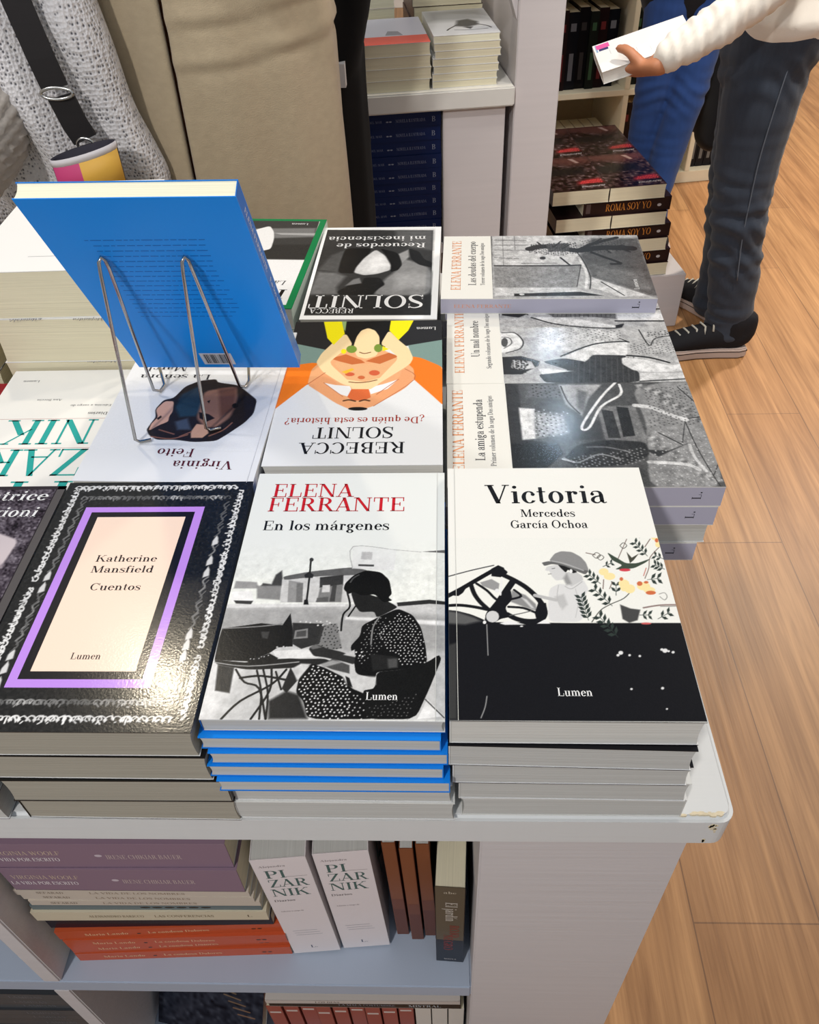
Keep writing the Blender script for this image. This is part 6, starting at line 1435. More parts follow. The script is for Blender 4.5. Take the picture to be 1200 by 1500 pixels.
def art_night(ink, W, L, T):
    f = F_FRONT(W, L, T); cv = Canvas(0, 0, 151, 230, 1.0, (40, 44, 56)); cv.noise(7, 5)
    cv.poly((200, 84, 50), [30, 200, 60, 196, 66, 160, 48, 150], 2); cv.poly((236, 214, 150), [54, 214, 72, 216, 74, 186, 68, 186], 1)
    for k in range(9): cv.line((120 + 4 * k, 112, 84), 1.6, [60 + 7 * k, 120 - 9 * k, 84 + 7 * k, 112 - 8 * k])
    cv.poly((66, 64, 66), [110, 230, 151, 230, 151, 100], 5); ink.canvas(f, cv, 1)
k_night = BookKind(.151, .23, .018, (44, 52, 78), (30, 32, 50), None, 'cream', art=art_night)
M = Matrix.Rotation(R(8), 4, 'Z') @ Matrix.Rotation(R(-58), 4, 'X').inverted() if False else Matrix.Rotation(R(-12), 4, 'Z') @ Matrix.Rotation(R(60), 4, 'X')
M.translation = Vector((-.307, .375, LO + .1012 + .003))
t = thing('paperback_book', 'night-blue paperback leaning face up in the lower bay', 'book', M.translation, M.to_euler()); link_obj('cover', k_night.cover, None, t); link_obj('page_block', k_night.pages, None, t)
k_mag = BookKind(.20, .27, .0203, (62, 64, 68), (84, 88, 92), None, 'cream', edge=(40, 40, 44), art=spine_text([('LAMINAS', 190, 6, 7, (118, 122, 128), 40)]))
for i in range(14): lay(k_mag, 'paperback_book', 'dark grey paperback %s in the grey pile left of the divider' % (ORD[13 - i] + ' from the top' if i < 13 else 'on top'), -.5655 + j(.002), .3885 + j(.003), LO + .0002 + i * .0205, 90 + j() * 200, 'dark grey paperbacks in the left bay')

# ---------------------------------------------------------------- the counter behind
def CT(x, y, z=0):
    c_, s_ = math.cos(CW), math.sin(CW); return (.168 + x * c_ - y * s_, 1.903 + x * s_ + y * c_, z)
NAVY = (24, 40, 84)
k_nv = BookKind(.14, .205, .0302, NAVY, (26, 42, 88), None, 'cream', edge=NAVY, art=spine_text([('CUENTOS DEL MAR', 12, 12, 5, (120, 130, 156), 62), ('**', 82, 10, 9, (150, 158, 176), 14), ('NOVELA ILUSTRADA', 104, 11, 6.5, (128, 138, 166), 66), ('B', 184, 9, 11, (150, 158, 176), 9)]))
for i in range(10): k_nv.put('hardcover_book', 'navy-spined book %s in the pile inside the counter bay' % (ORD[9 - i] + ' from the top' if i < 9 else 'on top'), CT(-.262 + j(.001), .088 + j(.002), .4253 + i * .0305), (0, 0, CW + R(90) + j() * 3), 'navy books in the counter bay')
BL = (240, 240, 238)
def art_ink_fig(ink, W, L, T):
    f = F_FRONT(W, L, T); cv = Canvas(0, 0, 140, 215, 1.2, (232, 232, 232)); cv.poly(170, [0, 120, 140, 110, 140, 215, 0, 215], 20)
    cv.poly(70, [56, 70, 80, 60, 104, 72, 108, 100, 90, 124, 66, 116], 5); cv.line(60, 4, [60, 80, 40, 52, 34, 40]); cv.line(60, 4, [104, 80, 122, 60, 128, 44]); cv.poly(80, [70, 60, 92, 60, 84, 42], 2); cv.line(90, 3, [50, 40, 80, 34, 120, 38]); ink.canvas(f, cv, 1)
k_ctr = BookKind(.14, .215, .0141, (234, 234, 232), None, None, 'bright', art=art_ink_fig); k_ctrp = BookKind(.14, .215, .0141, (234, 234, 232), None, None, 'cream')
def cstack(x, y, items, phrase, group, look):
    z = .7768
    for i, (k, dx, lab) in enumerate(items):
        n = len(items); o = ORD[n - 1 - i]
        k.put('paperback_book', lab or '%s %s %s' % (look, o + ' from the top' if o != 'topmost' else 'on top', phrase), CT(x + dx, y, z), (0, 0, CW + j() * 4), group); z += k.T + .0002
cstack(-.104, .116, [(k_ctrp, j(.004), None) for _ in range(6)] + [(k_ctr, 0, 'white paperback with a grey ink figure on the counter behind')], 'under the grey ink figure on the counter', 'cream-paged paperbacks on the counter', 'paperback')
def art_red_edge(ink, W, L, T):
    f = F_FRONT(W, L, T); ink.rect(f, 0, 0, 140, 62, (240, 92, 74), 1); ink.poly(f, [(52, 70), (90, 66), (82, 100), (60, 104)], (150, 150, 160), 2); ink.rect(f, 0, 62, 140, 215, (214, 214, 226), 1)
k_redt = BookKind(.14, .215, .0240, (222, 222, 228), (236, 92, 74), None, 'cream', art=art_red_edge); k_ctr24 = BookKind(.14, .215, .0225, (226, 224, 214), None, None, 'cream')
cstack(-.252, .110, [(k_ctr24, j(.004), None) for _ in range(3)] + [(k_redt, 0, 'grey paperback with a coral band on the counter behind')], 'under the coral-banded cover on the counter', 'cream-paged paperbacks on the counter', 'thick paperback')
k_br = BookKind(.16, .23, .034, (70, 46, 40), (56, 40, 36), None, 'cream', edge=(60, 52, 46), art=lambda ink, W, L, T: (ink.rect(F_FRONT(W, L, T), 12, 40, 150, 160, (92, 58, 48), 1), ink.rect(F_FRONT(W, L, T), 70, 180, 130, 220, (236, 214, 60), 1)))
cstack(-.108, .372, [(k_br, j(.003), None) for _ in range(4)], 'of the dark pile at the back of the counter', 'brown paperbacks on the counter', 'brown paperback')
k_wh = BookKind(.14, .215, .026, (236, 226, 220), (226, 196, 180), None, 'bright')
cstack(-.30, .362, [(k_wh, j(.004), None) for _ in range(5)], 'of the pale pile at the counter back', 'pale paperbacks on the counter', 'pale paperback')

# ---------------------------------------------------------------- the plinth of dark novels
PW = R(8)
def PL(x, y, z=0):
    c_, s_ = math.cos(PW), math.sin(PW); return (.428 + x * c_ - y * s_, 2.40 + x * s_ + y * c_, z)
def art_battle(ink, W, L, T):
    f = F_FRONT(W, L, T); cv = Canvas(0, 0, 155, 235, 1.4, (44, 26, 26), seed=int(L * 1e4) % 97); cv.noise(16, 8)
    cv.poly((84, 48, 44), [0, 235, 155, 235, 155, 190, 90, 176, 0, 200], 18); cv.poly((150, 124, 116), [96, 222, 110, 222, 122, 190, 112, 188], 2)
    cv.poly((140, 34, 38), [80, 40, 150, 44, 146, 74, 110, 70, 84, 58], 8); cv.dots((200, 66, 66), 2.0, 7, [84, 40, 150, 44, 148, 70, 92, 60]); cv.dots((206, 206, 206), 1.1, 4, [82, 18, 150, 22, 150, 30, 82, 26]); cv.poly((20, 16, 18), [0, 150, 120, 156, 120, 110, 0, 104], 12)
    ink.canvas(f, cv, 1)
DK = (42, 27, 27)
k_bat = BookKind(.155, .232, .0378, DK, (40, 26, 26), None, 'cream', edge=(60, 44, 40), art=art_battle, gloss=True)
k_batp = BookKind(.155, .232, .0378, DK, (40, 26, 26), None, 'cream', edge=(60, 44, 40))
k_spn = BookKind(.155, .245, .0372, DK, (46, 30, 28), None, 'cream', edge=DK, art=lambda ink, W, L, T: (text(ink, F_SPINE(W, L, T), 'ROMA SOY YO', 62, 9, 19, (206, 132, 58), 2, 128), text(ink, F_SPINE(W, L, T), '*', 206, 6, 24, (196, 190, 190), 2, 14), ink.rect(F_SPINE(W, L, T), 8, 6, 20, 32, (92, 76, 74), 2)))
z = .1723; lv = 0
for L_ in range(7):
    row = ['lowest', 'second', 'third', 'fourth', 'fifth', 'sixth', 'highest'][L_]
    if L_ % 2 == 0:
        for s in (0, 1):
            for d in (0, 1):
                kk = k_bat if L_ == 6 else k_batp
                if d == 1 and L_ < 5 and L_ > 0: pass
                lab = 'dark-covered thick novel, %s %s of the %s layer on the plinth' % (['front', 'back'][d], ['left', 'right'][s], row)
                kk.put('paperback_book', lab, PL(-.0775 + .156 * s + (6 - L_) * .0078, -.112 + .2335 * d, z), (0, 0, PW), 'dark novels piled on the plinth')
    else:
        k_spn.put('paperback_book', 'dark novel lying spine outward in the %s layer on the plinth' % row, PL(.058 + .006 * (5 - L_), -.142, z), (0, 0, PW + R(90)), 'dark novels piled on the plinth')
        k_batp.put('paperback_book', 'dark novel at the back of the %s layer on the plinth' % row, PL(.055, .12, z), (0, 0, PW + R(90)), 'dark novels piled on the plinth')
    z += .0380

# ---------------------------------------------------------------- books in the cube bookcase
BW = R(9)
def BK(x, y, z=0):
    c_, s_ = math.cos(BW), math.sin(BW); return (.94 + x * c_ - y * s_, 3.285 + x * s_ + y * c_, z)
def bstand(k, label, x, y, z, lean, group):
    M = Matrix.Rotation(BW, 4, 'Z') @ Matrix.Rotation(R(lean), 4, 'Y') @ Matrix(((0, 0, 1), (1, 0, 0), (0, 1, 0))).to_4x4()
    M.translation = Vector(BK(x, y + k.W / 2, z + k.L / 2)); t = thing('paperback_book', label, 'book', M.translation, M.to_euler(), group)
    link_obj('cover', k.cover, None, t); link_obj('page_block', k.pages, None, t)
def kb(c, T, L=.25, txt=(150, 150, 150)): return BookKind(.15, L, T, c, c, None, 'cream', edge=c, art=lambda ink, W, L_, T_: (ink.rect(F_UPRIGHT(W, L_, T_), T_ * 300, 30, T_ * 700, 120, txt, 1), ink.rect(F_UPRIGHT(W, L_, T_), T_ * 250, 190, T_ * 750, 215, txt, 1)))
kinds = [kb((24, 22, 24), .036, .262, (62, 58, 58)), kb((30, 34, 30), .030, .25, (66, 96, 70)), kb((34, 22, 24), .034, .258, (110, 46, 48)), kb((20, 22, 28), .040, .25, (110, 112, 120))]
x = -.725
for i in range(12):
    k = kinds[i % 4]
    if x + k.T > -.275: break
    bstand(k, 'black upright novel, %s from the left in the upper cube' % (ORD[i].replace('topmost', 'first')), x, .04 + (i % 3) * .006, .3665, 0, 'black novels in the cube bookcase'); x += k.T + .0015
k_lw = kb((226, 222, 218), .022, .20, (200, 196, 196))
M = Matrix.Rotation(BW, 4, 'Z') @ Matrix.Rotation(R(-62), 4, 'Y') @ Matrix(((0, 0, 1), (1, 0, 0), (0, 1, 0))).to_4x4(); M.translation = Vector(BK(-.42, .09, .672)); 
x = -.73
kw = BookKind(.15, .165, .034, (236, 230, 212), (236, 230, 212), None, 'bright', art=lambda ink, W, L_, T_: ink.rect(F_UPRIGHT(W, L_, T_), T_ * 350, 20, T_ * 650, 120, (120, 150, 130), 1))
for i in range(12): bstand(kw, 'cream-spined upright paperback, %s from the left in the lower cube' % (ORD[i].replace('topmost', 'first')), x, .05, .0455, 0, 'cream paperbacks in the lower cube'); x += .0375
x = -.23
for i in range(6):
    k = kinds[(i + 1) % 4]; bstand(k, 'black upright novel, %s from the left in the middle cube' % (ORD[i].replace('topmost', 'first')), x, .05, .3665, 0, 'black novels in the cube bookcase'); x += k.T + .0015
x = -.23
for i in range(6):
    k = kinds[(i + 2) % 4]; bstand(k, 'dark upright novel, %s from the left in the bottom middle cube' % (ORD[i].replace('topmost', 'first')), x, .05, .0455, 0, 'black novels in the cube bookcase'); x += k.T + .0015
kb2 = kb((30, 30, 34), .030, .18, (120, 118, 116))
for i in range(4): bstand(kb2, 'dark upright book, %s from the left in the right bottom cube' % (ORD[i].replace('topmost', 'first')), .065 + i * .0325, .04, .0455, 0, 'dark books in the right bottom cube')

# ---------------------------------------------------------------- people: one remeshed body each, clothes as children
def ring_tube(mb, chain, side=(1, 0, 0), seg=18):
    """chain of (point, ra, rb): elliptical sections, ra along side; rounded ends"""
    P = [Vector(c[0]) for c in chain]; n = len(P); side = Vector(side); rings = []
    def sec(p, t, ra, rb):
        a = side - t * side.dot(t)
        a = a.normalized() if a.length > 1e-4 else t.orthogonal().normalized(); b = t.cross(a)
        return [p + a * (ra * math.cos(2 * PI * k / seg)) + b * (rb * math.sin(2 * PI * k / seg)) for k in range(seg)]
    T = [(P[min(i + 1, n - 1)] - P[max(i - 1, 0)]).normalized() for i in range(n)]
    r0 = min(chain[0][1], chain[0][2]); r1 = min(chain[-1][1], chain[-1][2])
    for q in (.9, .55): rings.append(sec(P[0] - T[0] * r0 * q, T[0], chain[0][1] * math.sqrt(1 - q * q), chain[0][2] * math.sqrt(1 - q * q)))
    for i in range(n): rings.append(sec(P[i], T[i], chain[i][1], chain[i][2]))
    for q in (.55, .9): rings.append(sec(P[-1] + T[-1] * r1 * q, T[-1], chain[-1][1] * math.sqrt(1 - q * q), chain[-1][2] * math.sqrt(1 - q * q)))
    vs = [v for r in rings for v in r]; fs = []
    for i in range(len(rings) - 1):
        for k in range(seg): fs.append((i * seg + k, i * seg + (k + 1) % seg, (i + 1) * seg + (k + 1) % seg, (i + 1) * seg + k))
    fs.append(tuple(range(seg - 1, -1, -1))); fs.append(tuple((len(rings) - 1) * seg + k for k in range(seg)))
    mb.add(vs, fs, True)
def sm(chain, n=4):
    """smooth a chain of (point, ra, rb)"""
    q = smooth_path([list(p) + [a, b] for p, a, b in chain], n); return [((v[0], v[1], v[2]), v[3], v[4]) for v in q]
def blob(name, tubes, voxel, m, parent, iters=6, fold=None):
    mb = MB()
    for t in tubes:
        ch, sd = (t if isinstance(t, tuple) else (t, (1, 0, 0)))
        ring_tube(mb, sm(ch), sd)
    me = mb.mesh('tmp'); o = bpy.data.objects.new('tmp', me); COL.objects.link(o)
    rm = o.modifiers.new('r', 'REMESH'); rm.mode = 'VOXEL'; rm.voxel_size = voxel; rm.use_smooth_shade = True
    if iters:
        s = o.modifiers.new('s', 'SMOOTH'); s.iterations = iters; s.factor = .5
    dg = bpy.context.evaluated_depsgraph_get(); out = bpy.data.meshes.new_from_object(o.evaluated_get(dg))
    bpy.data.objects.remove(o); bpy.data.meshes.remove(me); out.name = name
    if fold:
        n = len(out.vertices); co = np.empty(n * 3, np.float32); out.vertices.foreach_get('co', co); co = co.reshape(-1, 3)
        no = np.empty(n * 3, np.float32); out.vertices.foreach_get('normal', no); no = no.reshape(-1, 3)
        co = co + no * fold(co)[:, None]; out.vertices.foreach_set('co', co.astype(np.float32).ravel()); out.update()
    for p in out.polygons: p.use_smooth = True
    out.materials.clear(); out.materials.append(m)
    return link_obj(name, out, None, parent)
def fold_fn(amp, kz, seed, center=None):
    rg = np.random.RandomState(seed); ph = rg.uniform(0, 6.28, 8); d = rg.normal(0, 1, (8, 3))
    def f(c):
        s = np.zeros(len(c))
        for k in range(8):
            v = d[k] * np.array([9, 9, kz * (0.6 + .25 * k)]); s += np.sin(c @ v + ph[k] + 1.6 * np.sin(c @ (v * .37) + k)) / 8
        return amp * (np.abs(s) * 2 - .35)
    return f

SKIN = mat('skin', (196, 140, 108), .5, .4, noise=.06, nscale=(60, 60, 60)); SKIN_D = mat('skin_warm', (178, 118, 84), .5, .4, noise=.06, nscale=(60, 60, 60))
HAIR = mat('dark_hair', (44, 32, 26), .5, .4, noise=.3, nscale=(200, 200, 8)); SOLE = mat('rubber_sole', (176, 160, 152), .6, .3, noise=.05); SHOE = mat('black_canvas', (26, 26, 30), .8, .2, noise=.15, nscale=(300, 300, 300), bump=.1)
LACE = mat('grey_lace', (170, 168, 158), .8, .2)
def denim(name, col, n=.22): return mat(name, col, .85, .2, noise=n, nscale=(90, 90, 22), bump=.12, bscale=(500, 500, 500), sheen=.1)

def head_chains(c, s=1.0, face=(0, -1)):
    """skull, jaw, nose, ears as overlapping chains; face is the horizontal looking direction"""
    c = Vector(c); f = Vector((face[0], face[1], 0)).normalized(); r = Vector((-f.y, f.x, 0)); u = Vector((0, 0, 1))
    L = [([(c - u * .075 * s, .052 * s, .058 * s), (c - u * .02 * s, .070 * s, .082 * s), (c + u * .05 * s, .076 * s, .092 * s), (c + u * .09 * s, .062 * s, .075 * s)], tuple(r)),
         ([(c - u * .095 * s + f * .035 * s, .026 * s, .02 * s), (c - u * .07 * s + f * .05 * s, .038 * s, .03 * s)], tuple(r)),
         ([(c + u * .01 * s + f * .082 * s, .008 * s, .008 * s), (c - u * .03 * s + f * .100 * s, .013 * s, .012 * s)], tuple(r)),
         ([(c - u * .055 * s + f * .080 * s - r * .018 * s, .008 * s, .006 * s), (c - u * .055 * s + f * .080 * s + r * .018 * s, .008 * s, .006 * s)], tuple(f))]
    for q in (-1, 1): L.append(([(c + r * q * .074 * s - u * .03 * s, .008 * s, .012 * s), (c + r * q * .080 * s + u * .012 * s, .009 * s, .016 * s)], tuple(r)))
    return L
def hair(parent, c, m, s=1.0, face=(0, -1), length=.16):
    c = Vector(c); f = Vector((face[0], face[1], 0)).normalized(); r = Vector((-f.y, f.x, 0)); u = Vector((0, 0, 1))
    blob('hair', [([(c - f * .055 * s - u * length, .06 * s, .03 * s), (c - f * .055 * s - u * .04 * s, .086 * s, .05 * s), (c - f * .022 * s + u * .05 * s, .087 * s, .085 * s), (c - f * .01 * s + u * .085 * s, .074 * s, .082 * s)], tuple(r))], .008, m, parent, 4)
EYE = mat('eye_white', (226, 222, 216), .2); IRIS = mat('eye_iris', (46, 32, 24), .2); LIP = mat('lips', (160, 84, 74), .5)
def face_parts(parent, c, face=(0, -1), s=1.0):
    c = Vector(c); f = Vector((face[0], face[1], 0)).normalized(); r = Vector((-f.y, f.x, 0)); u = Vector((0, 0, 1))
    for q in (-1, 1):
        p = c + r * q * .031 * s + u * .012 * s + f * .079 * s
        m = MB(); m.tube([p - f * .010, p - f * .004, p + f * .003, p + f * .006], [.006, .0105, .0095, .004], 12); e = m.build('eye', EYE, parent)
        MB().tube([p + f * .0035, p + f * .0068], [.0052, .0040], 10).build('iris', IRIS, e)
        MB().tube([p + u * .018 - r * q * .014 + f * .010, p + u * .0225 + f * .010, p + u * .017 + r * q * .017 + f * .003], [.0022, .0032, .0016], 8).build('eyebrow', HAIR, parent)
    p = c - u * .056 * s + f * .084 * s
    MB().tube([p - r * .021 - f * .006, p - r * .008 + f * .001 + u * .002, p + r * .008 + f * .001 + u * .002, p + r * .021 - f * .006], [.001, .0045, .0045, .001], 8).build('lips', LIP, parent)
def hand_chains(w, d, up, side, s=1.0, curl=.9, spread=.0, lift=.15):
    """wrist point, finger direction, back-of-hand normal, thumb side: palm, five fingers of different lengths"""
    w = Vector(w); d = Vector(d).normalized(); up = Vector(up); up = (up - d * up.dot(d)).normalized(); sd = Vector(side); sd = (sd - d * sd.dot(d) - up * sd.dot(up)).normalized()
    L = [([(w - d * .01, .026 * s, .018 * s), (w + d * .035 * s, .036 * s, .015 * s), (w + d * .078 * s, .040 * s, .013 * s)], tuple(sd))]
    for k, (ln, off) in enumerate(((.070, .030), (.078, .010), (.072, -.010), (.056, -.029))):
        p = w + d * (.080 - .004 * abs(k - 1)) * s + sd * off * s; a = 0; ch = [(p - d * .014 * s, .0095 * s, .0095 * s)]
        dd = (d + sd * spread * (1.5 - k)).normalized()
        for seg, fr in enumerate((.42, .32, .26)):
            a += curl * (.35, .55, .45)[seg]; v = dd * math.cos(a) - up * math.sin(a); p = p + v * ln * fr * s; ch.append((p, (.009 - .0007 * seg) * s, (.009 - .0007 * seg) * s))
        L.append((ch, tuple(sd)))
    p = w + d * .022 * s + sd * .026 * s
    ch = [(p - sd * .01 * s, .014 * s, .013 * s)]; v1 = (d * .72 + sd * .62 - up * lift).normalized(); p2 = p + v1 * .040 * s; v2 = (d * .92 + sd * .2 - up * .3).normalized(); p3 = p2 + v2 * .030 * s
    ch += [(p2, .0115 * s, .011 * s), (p3, .0095 * s, .009 * s)]
    L.append((ch, tuple(up))); return L

def shoe(parent, heel, toe, w=.046, h=.085):
    heel = Vector(heel); toe = Vector(toe); d = (toe - heel); ln = d.length; d.normalize(); s = Vector((-d.y, d.x, 0))
    prof = [(-.004, .030), (.02, .038), (.08, .036), (.14, .038), (.19, .047), (.235, .044), (.262, .028), (.272, .008)]
    k = ln / .272
    out = [heel + d * a * k + s * b for a, b in prof] + [heel + d * a * k - s * b for a, b in reversed(prof)]
    e = empty('shoe'); e.parent = parent
    MB().prism([(p.x, p.y) for p in out], 'z', 0.001, .030).build('sole', SOLE, e, bevel=.004)
    MB().prism([(heel.x + (p.x - heel.x) * 1.003, heel.y + (p.y - heel.y) * 1.003) for p in out], 'z', .021, .0235).build('sole_stripe', SHOE, e)
    up = Vector((0, 0, 1))
    ch = [((heel + d * .012 + up * .105), .030, .036), (heel + d * .016 + up * .06, .033, .036), (heel + d * .06 * k + up * .050, .034, .040)]
    ch2 = [(heel + d * .03 * k + up * .052, .034, .040), (heel + d * .10 * k + up * .056, .036, .040), (heel + d * .16 * k + up * .046, .040, .034), (heel + d * .215 * k + up * .036, .041, .024), (heel + d * .246 * k + up * .031, .030, .016)]
    ank = [(heel + d * .045 * k + up * .05, .036, .042), (heel + d * .042 * k + up * .105, .036, .046)]
    blob('upper', [(ch, tuple(s)), (ch2, tuple(s)), (ank, tuple(s))], .006, SHOE, e, 4)
    m = MB()
    for i in range(5):
        a = .105 + i * .022; z = .100 - i * .0085; c = heel + d * a * k
        m.tube([c - s * .026 + up * (z - .016), c - s * .012 + d * .006 + up * (z + .001), c + s * .012 - d * .002 + up * (z + .001), c + s * .026 + up * (z - .016)], .0030, 6)
    m.build('laces', LACE, e)
    return e

def leg_chain(pts): return [((x, y, z), a, b) for x, y, z, a, b in pts]

# --- shopper in a white top and faded dark jeans, holding a white book
pB = thing('person', 'shopper in a white long-sleeved top and dark jeans holding out a white book', 'person', (.80, 2.13, 0))
def rel(t, o):
    return [(([((p[0] - o[0], p[1] - o[1], p[2] - o[2]), a, b) for p, a, b in ch]), sd) if True else None for ch, sd in [(q if isinstance(q, tuple) else (q, (1, 0, 0))) for q in t]]
O = (.80, 2.13, 0)
legN = [((.822, 2.07, .06), .052, .042), ((.820, 2.07, .13), .046, .040), ((.805, 2.072, .25), .054, .048), ((.787, 2.075, .36), .053, .050), ((.777, 2.078, .46), .060, .056), ((.768, 2.083, .58), .068, .066), ((.768, 2.088, .72), .078, .078), ((.775, 2.10, .84), .088, .086)]
legF = [((.830, 2.240, .06), .046, .040), ((.832, 2.240, .13), .042, .039), ((.828, 2.235, .25), .050, .046), ((.808, 2.230, .38), .052, .050), ((.800, 2.222, .47), .058, .055), ((.795, 2.205, .58), .066, .064), ((.785, 2.19, .72), .076, .074), ((.782, 2.175, .84), .086, .084)]
pelvis = [((.770, 2.135, .74), .088, .125), ((.785, 2.135, .84), .098, .150), ((.775, 2.135, .92), .086, .135), ((.765, 2.135, 1.00), .080, .120)]
torso = [((.765, 2.135, .98), .078, .118), ((.745, 2.135, 1.10), .084, .130), ((.715, 2.135, 1.22), .090, .150), ((.690, 2.135, 1.31), .074, .155), ((.678, 2.135, 1.355), .05, .09), ((.665, 2.135, 1.41), .046, .046)]
armN = [((.690, 1.985, 1.30), .048, .050), ((.700, 1.955, 1.18), .041, .042), ((.722, 1.945, 1.03), .037, .039), ((.690, 1.915, .962), .036, .038), ((.600, 1.885, .905), .033, .035), ((.527, 1.874, .862), .028, .029), ((.482, 1.870, .834), .023, .024), ((.460, 1.870, .822), .020, .024)]
armF = [((.690, 2.285, 1.30), .048, .050), ((.690, 2.32, 1.18), .041, .042), ((.675, 2.33, 1.05), .036, .038), ((.60, 2.30, 1.06), .033, .034), ((.53, 2.24, 1.10), .026, .026), ((.51, 2.22, 1.115), .020, .024)]
hN = hand_chains((.455, 1.870, .812), (-.48, .82, -.30), (-.15, -.30, -.94), (-.84, -.53, -.06), .95, .45, .04, .95)
hF = hand_chains((.505, 2.215, 1.118), (-.7, -.5, .2), (.2, -.2, .9), (.5, -.7, .1), 1.0, .7)
tubesB = [(legN, (1, 0, 0)), (legF, (1, 0, 0)), (pelvis, (1, 0, 0)), (torso, (1, 0, 0)), (armN, (1, 0, 0)), (armF, (1, 0, 0))] + hN + hF + head_chains((.63, 2.135, 1.525), 1.0, (-1, -.05))
blob('body', rel(tubesB, O), .0055, SKIN_D, pB, 3)
face_parts(pB, Vector((.63, 2.135, 1.525)) - Vector(O), (-1, -.05)); hair(pB, Vector((.63, 2.135, 1.525)) - Vector(O), HAIR, 1.02, (-1, -.05), .20)
def grow(ch, g, b=None): return [(p, a + g, c + (g if b is None else b)) for p, a, c in ch]
JEAN = denim('dark_faded_denim', (50, 57, 69))
def jean_fold(c):
    s = fold_fn(.008, 40, 5)(c); z = c[:, 2]; knee = np.exp(-((z - .40) / .12) ** 2) + .8 * np.exp(-((z - .10) / .08) ** 2) + .25
    return s * knee + .0035 * np.sin(z * 120 + 6 * np.sin(c[:, 0] * 22) + c[:, 1] * 25) * (np.exp(-((z - .33) / .10) ** 2) + .6 * np.exp(-((z - .74) / .05) ** 2))
jl = [(p, a + .014, c + .014) for p, a, c in legN]; jl[0] = (jl[0][0], .066, .052); jl[1] = (jl[1][0], .063, .052); jl[2] = (jl[2][0], .068, .058)
jf = [(p, a + .014, c + .014) for p, a, c in legF]; jf[0] = (jf[0][0], .062, .052); jf[1] = (jf[1][0], .060, .052)
blob('jeans', rel([(jl, (1, 0, 0)), (jf, (1, 0, 0)), (grow(pelvis[:3], .012), (1, 0, 0))], O), .0065, JEAN, pB, 3, jean_fold)
# side seam and pocket stitching
SEAM = mat('denim_seam', (92, 100, 112), .8, .2)
m = MB()
def on_leg(i, ang, ex=.0155):
    p, a, c = legN[i]; g = .014 + ex - .014; return (p[0] - O[0] + (a + .015 + .001) * math.sin(ang), p[1] - O[1] - (c + .0165) * math.cos(ang), p[2])
m.tube(smooth_path([on_leg(k, -.25 + .05 * k) for k in (7, 6, 5, 4, 3, 2)], 5), .0016, 6)
m.build('side_seam', SEAM, pB)
SHIRT = mat('white_jersey', (226, 220, 210), .8, .2, noise=.03, nscale=(40, 40, 40), bump=.05, bscale=(400, 400, 400), sheen=.2)
def shirt_fold(c):
    x = c[:, 0] + O[0]; z = c[:, 2]; arm = 1 / (1 + np.exp((x - .66) * 40))
    t = (x - .45) / .2
    return fold_fn(.006, 14, 9)(c) * (1 - arm) + arm * (.0022 * np.sin(t * 30 + 3 * np.sin(c[:, 1] * 60 + z * 30)) + .0014 * np.sin(t * 55 + 80 * z)) + .004 * np.exp(-((z - .85) / .03) ** 2)
hem = [((.782, 2.135, .855), .118, .172), ((.778, 2.135, .92), .108, .158), ((.765, 2.135, 1.00), .100, .138)]
sl = grow(armN[:-1], .009); sl[-1] = ((.478, 1.870, .832), .031, .033); sl[-2] = ((.520, 1.873, .858), .036, .038); sl[-3] = ((.598, 1.884, .904), .041, .044)
blob('shirt', rel([(hem, (1, 0, 0)), (grow(torso[:5], .012), (1, 0, 0)), (sl, (1, 0, 0)), (grow(armF[:-1], .012), (1, 0, 0))], O), .0065, SHIRT, pB, 2, shirt_fold)
shoe(pB, Vector((.878, 2.055, 0)) - Vector(O), Vector((.606, 2.050, 0)) - Vector(O)); shoe(pB, Vector((.870, 2.200, 0)) - Vector(O), Vector((.735, 2.425, 0)) - Vector(O))
# the book in the hand
def art_held(ink, W, L, T):
    f = F_FRONT(W, L, T); ink.rect(f, 4, 6, 24, 34, (226, 92, 160), 2); ink.rect(f, 24, 10, 34, 30, (70, 62, 110), 2); ink.rect(f, 2, 4, 36, 8, (150, 180, 210), 1)
    for k in range(5): ink.rect(f, 40 + k * 14, 30 + k * 26, 60 + k * 14, 31.5 + k * 26, (206, 206, 206), 1)
k_held = BookKind(.125, .195, .026, (240, 238, 234), (236, 234, 230), None, 'white', art=art_held)
ex_l = Vector((.958, .0, .285)).normalized()                         # the book's long axis, bottom to head
wd = Vector((.05, -.98, -.15)); wd = (wd - ex_l * wd.dot(ex_l)).normalized()
nn = wd.cross(ex_l).normalized()
if nn.z < 0: nn = -nn
ex = ex_l.cross(nn).normalized()
M = Matrix((ex, ex_l, nn)).transposed().to_4x4(); M.translation = Vector((.3446, 2.02, .8167)) + ex_l * .0971 + wd * .0625 - nn * .026
hb = thing('paperback_book', 'white paperback with a pink sticker held in the hand of the shopper', 'book', M.translation, M.to_euler()); link_obj('cover', k_held.cover, None, hb); link_obj('page_block', k_held.pages, None, hb)

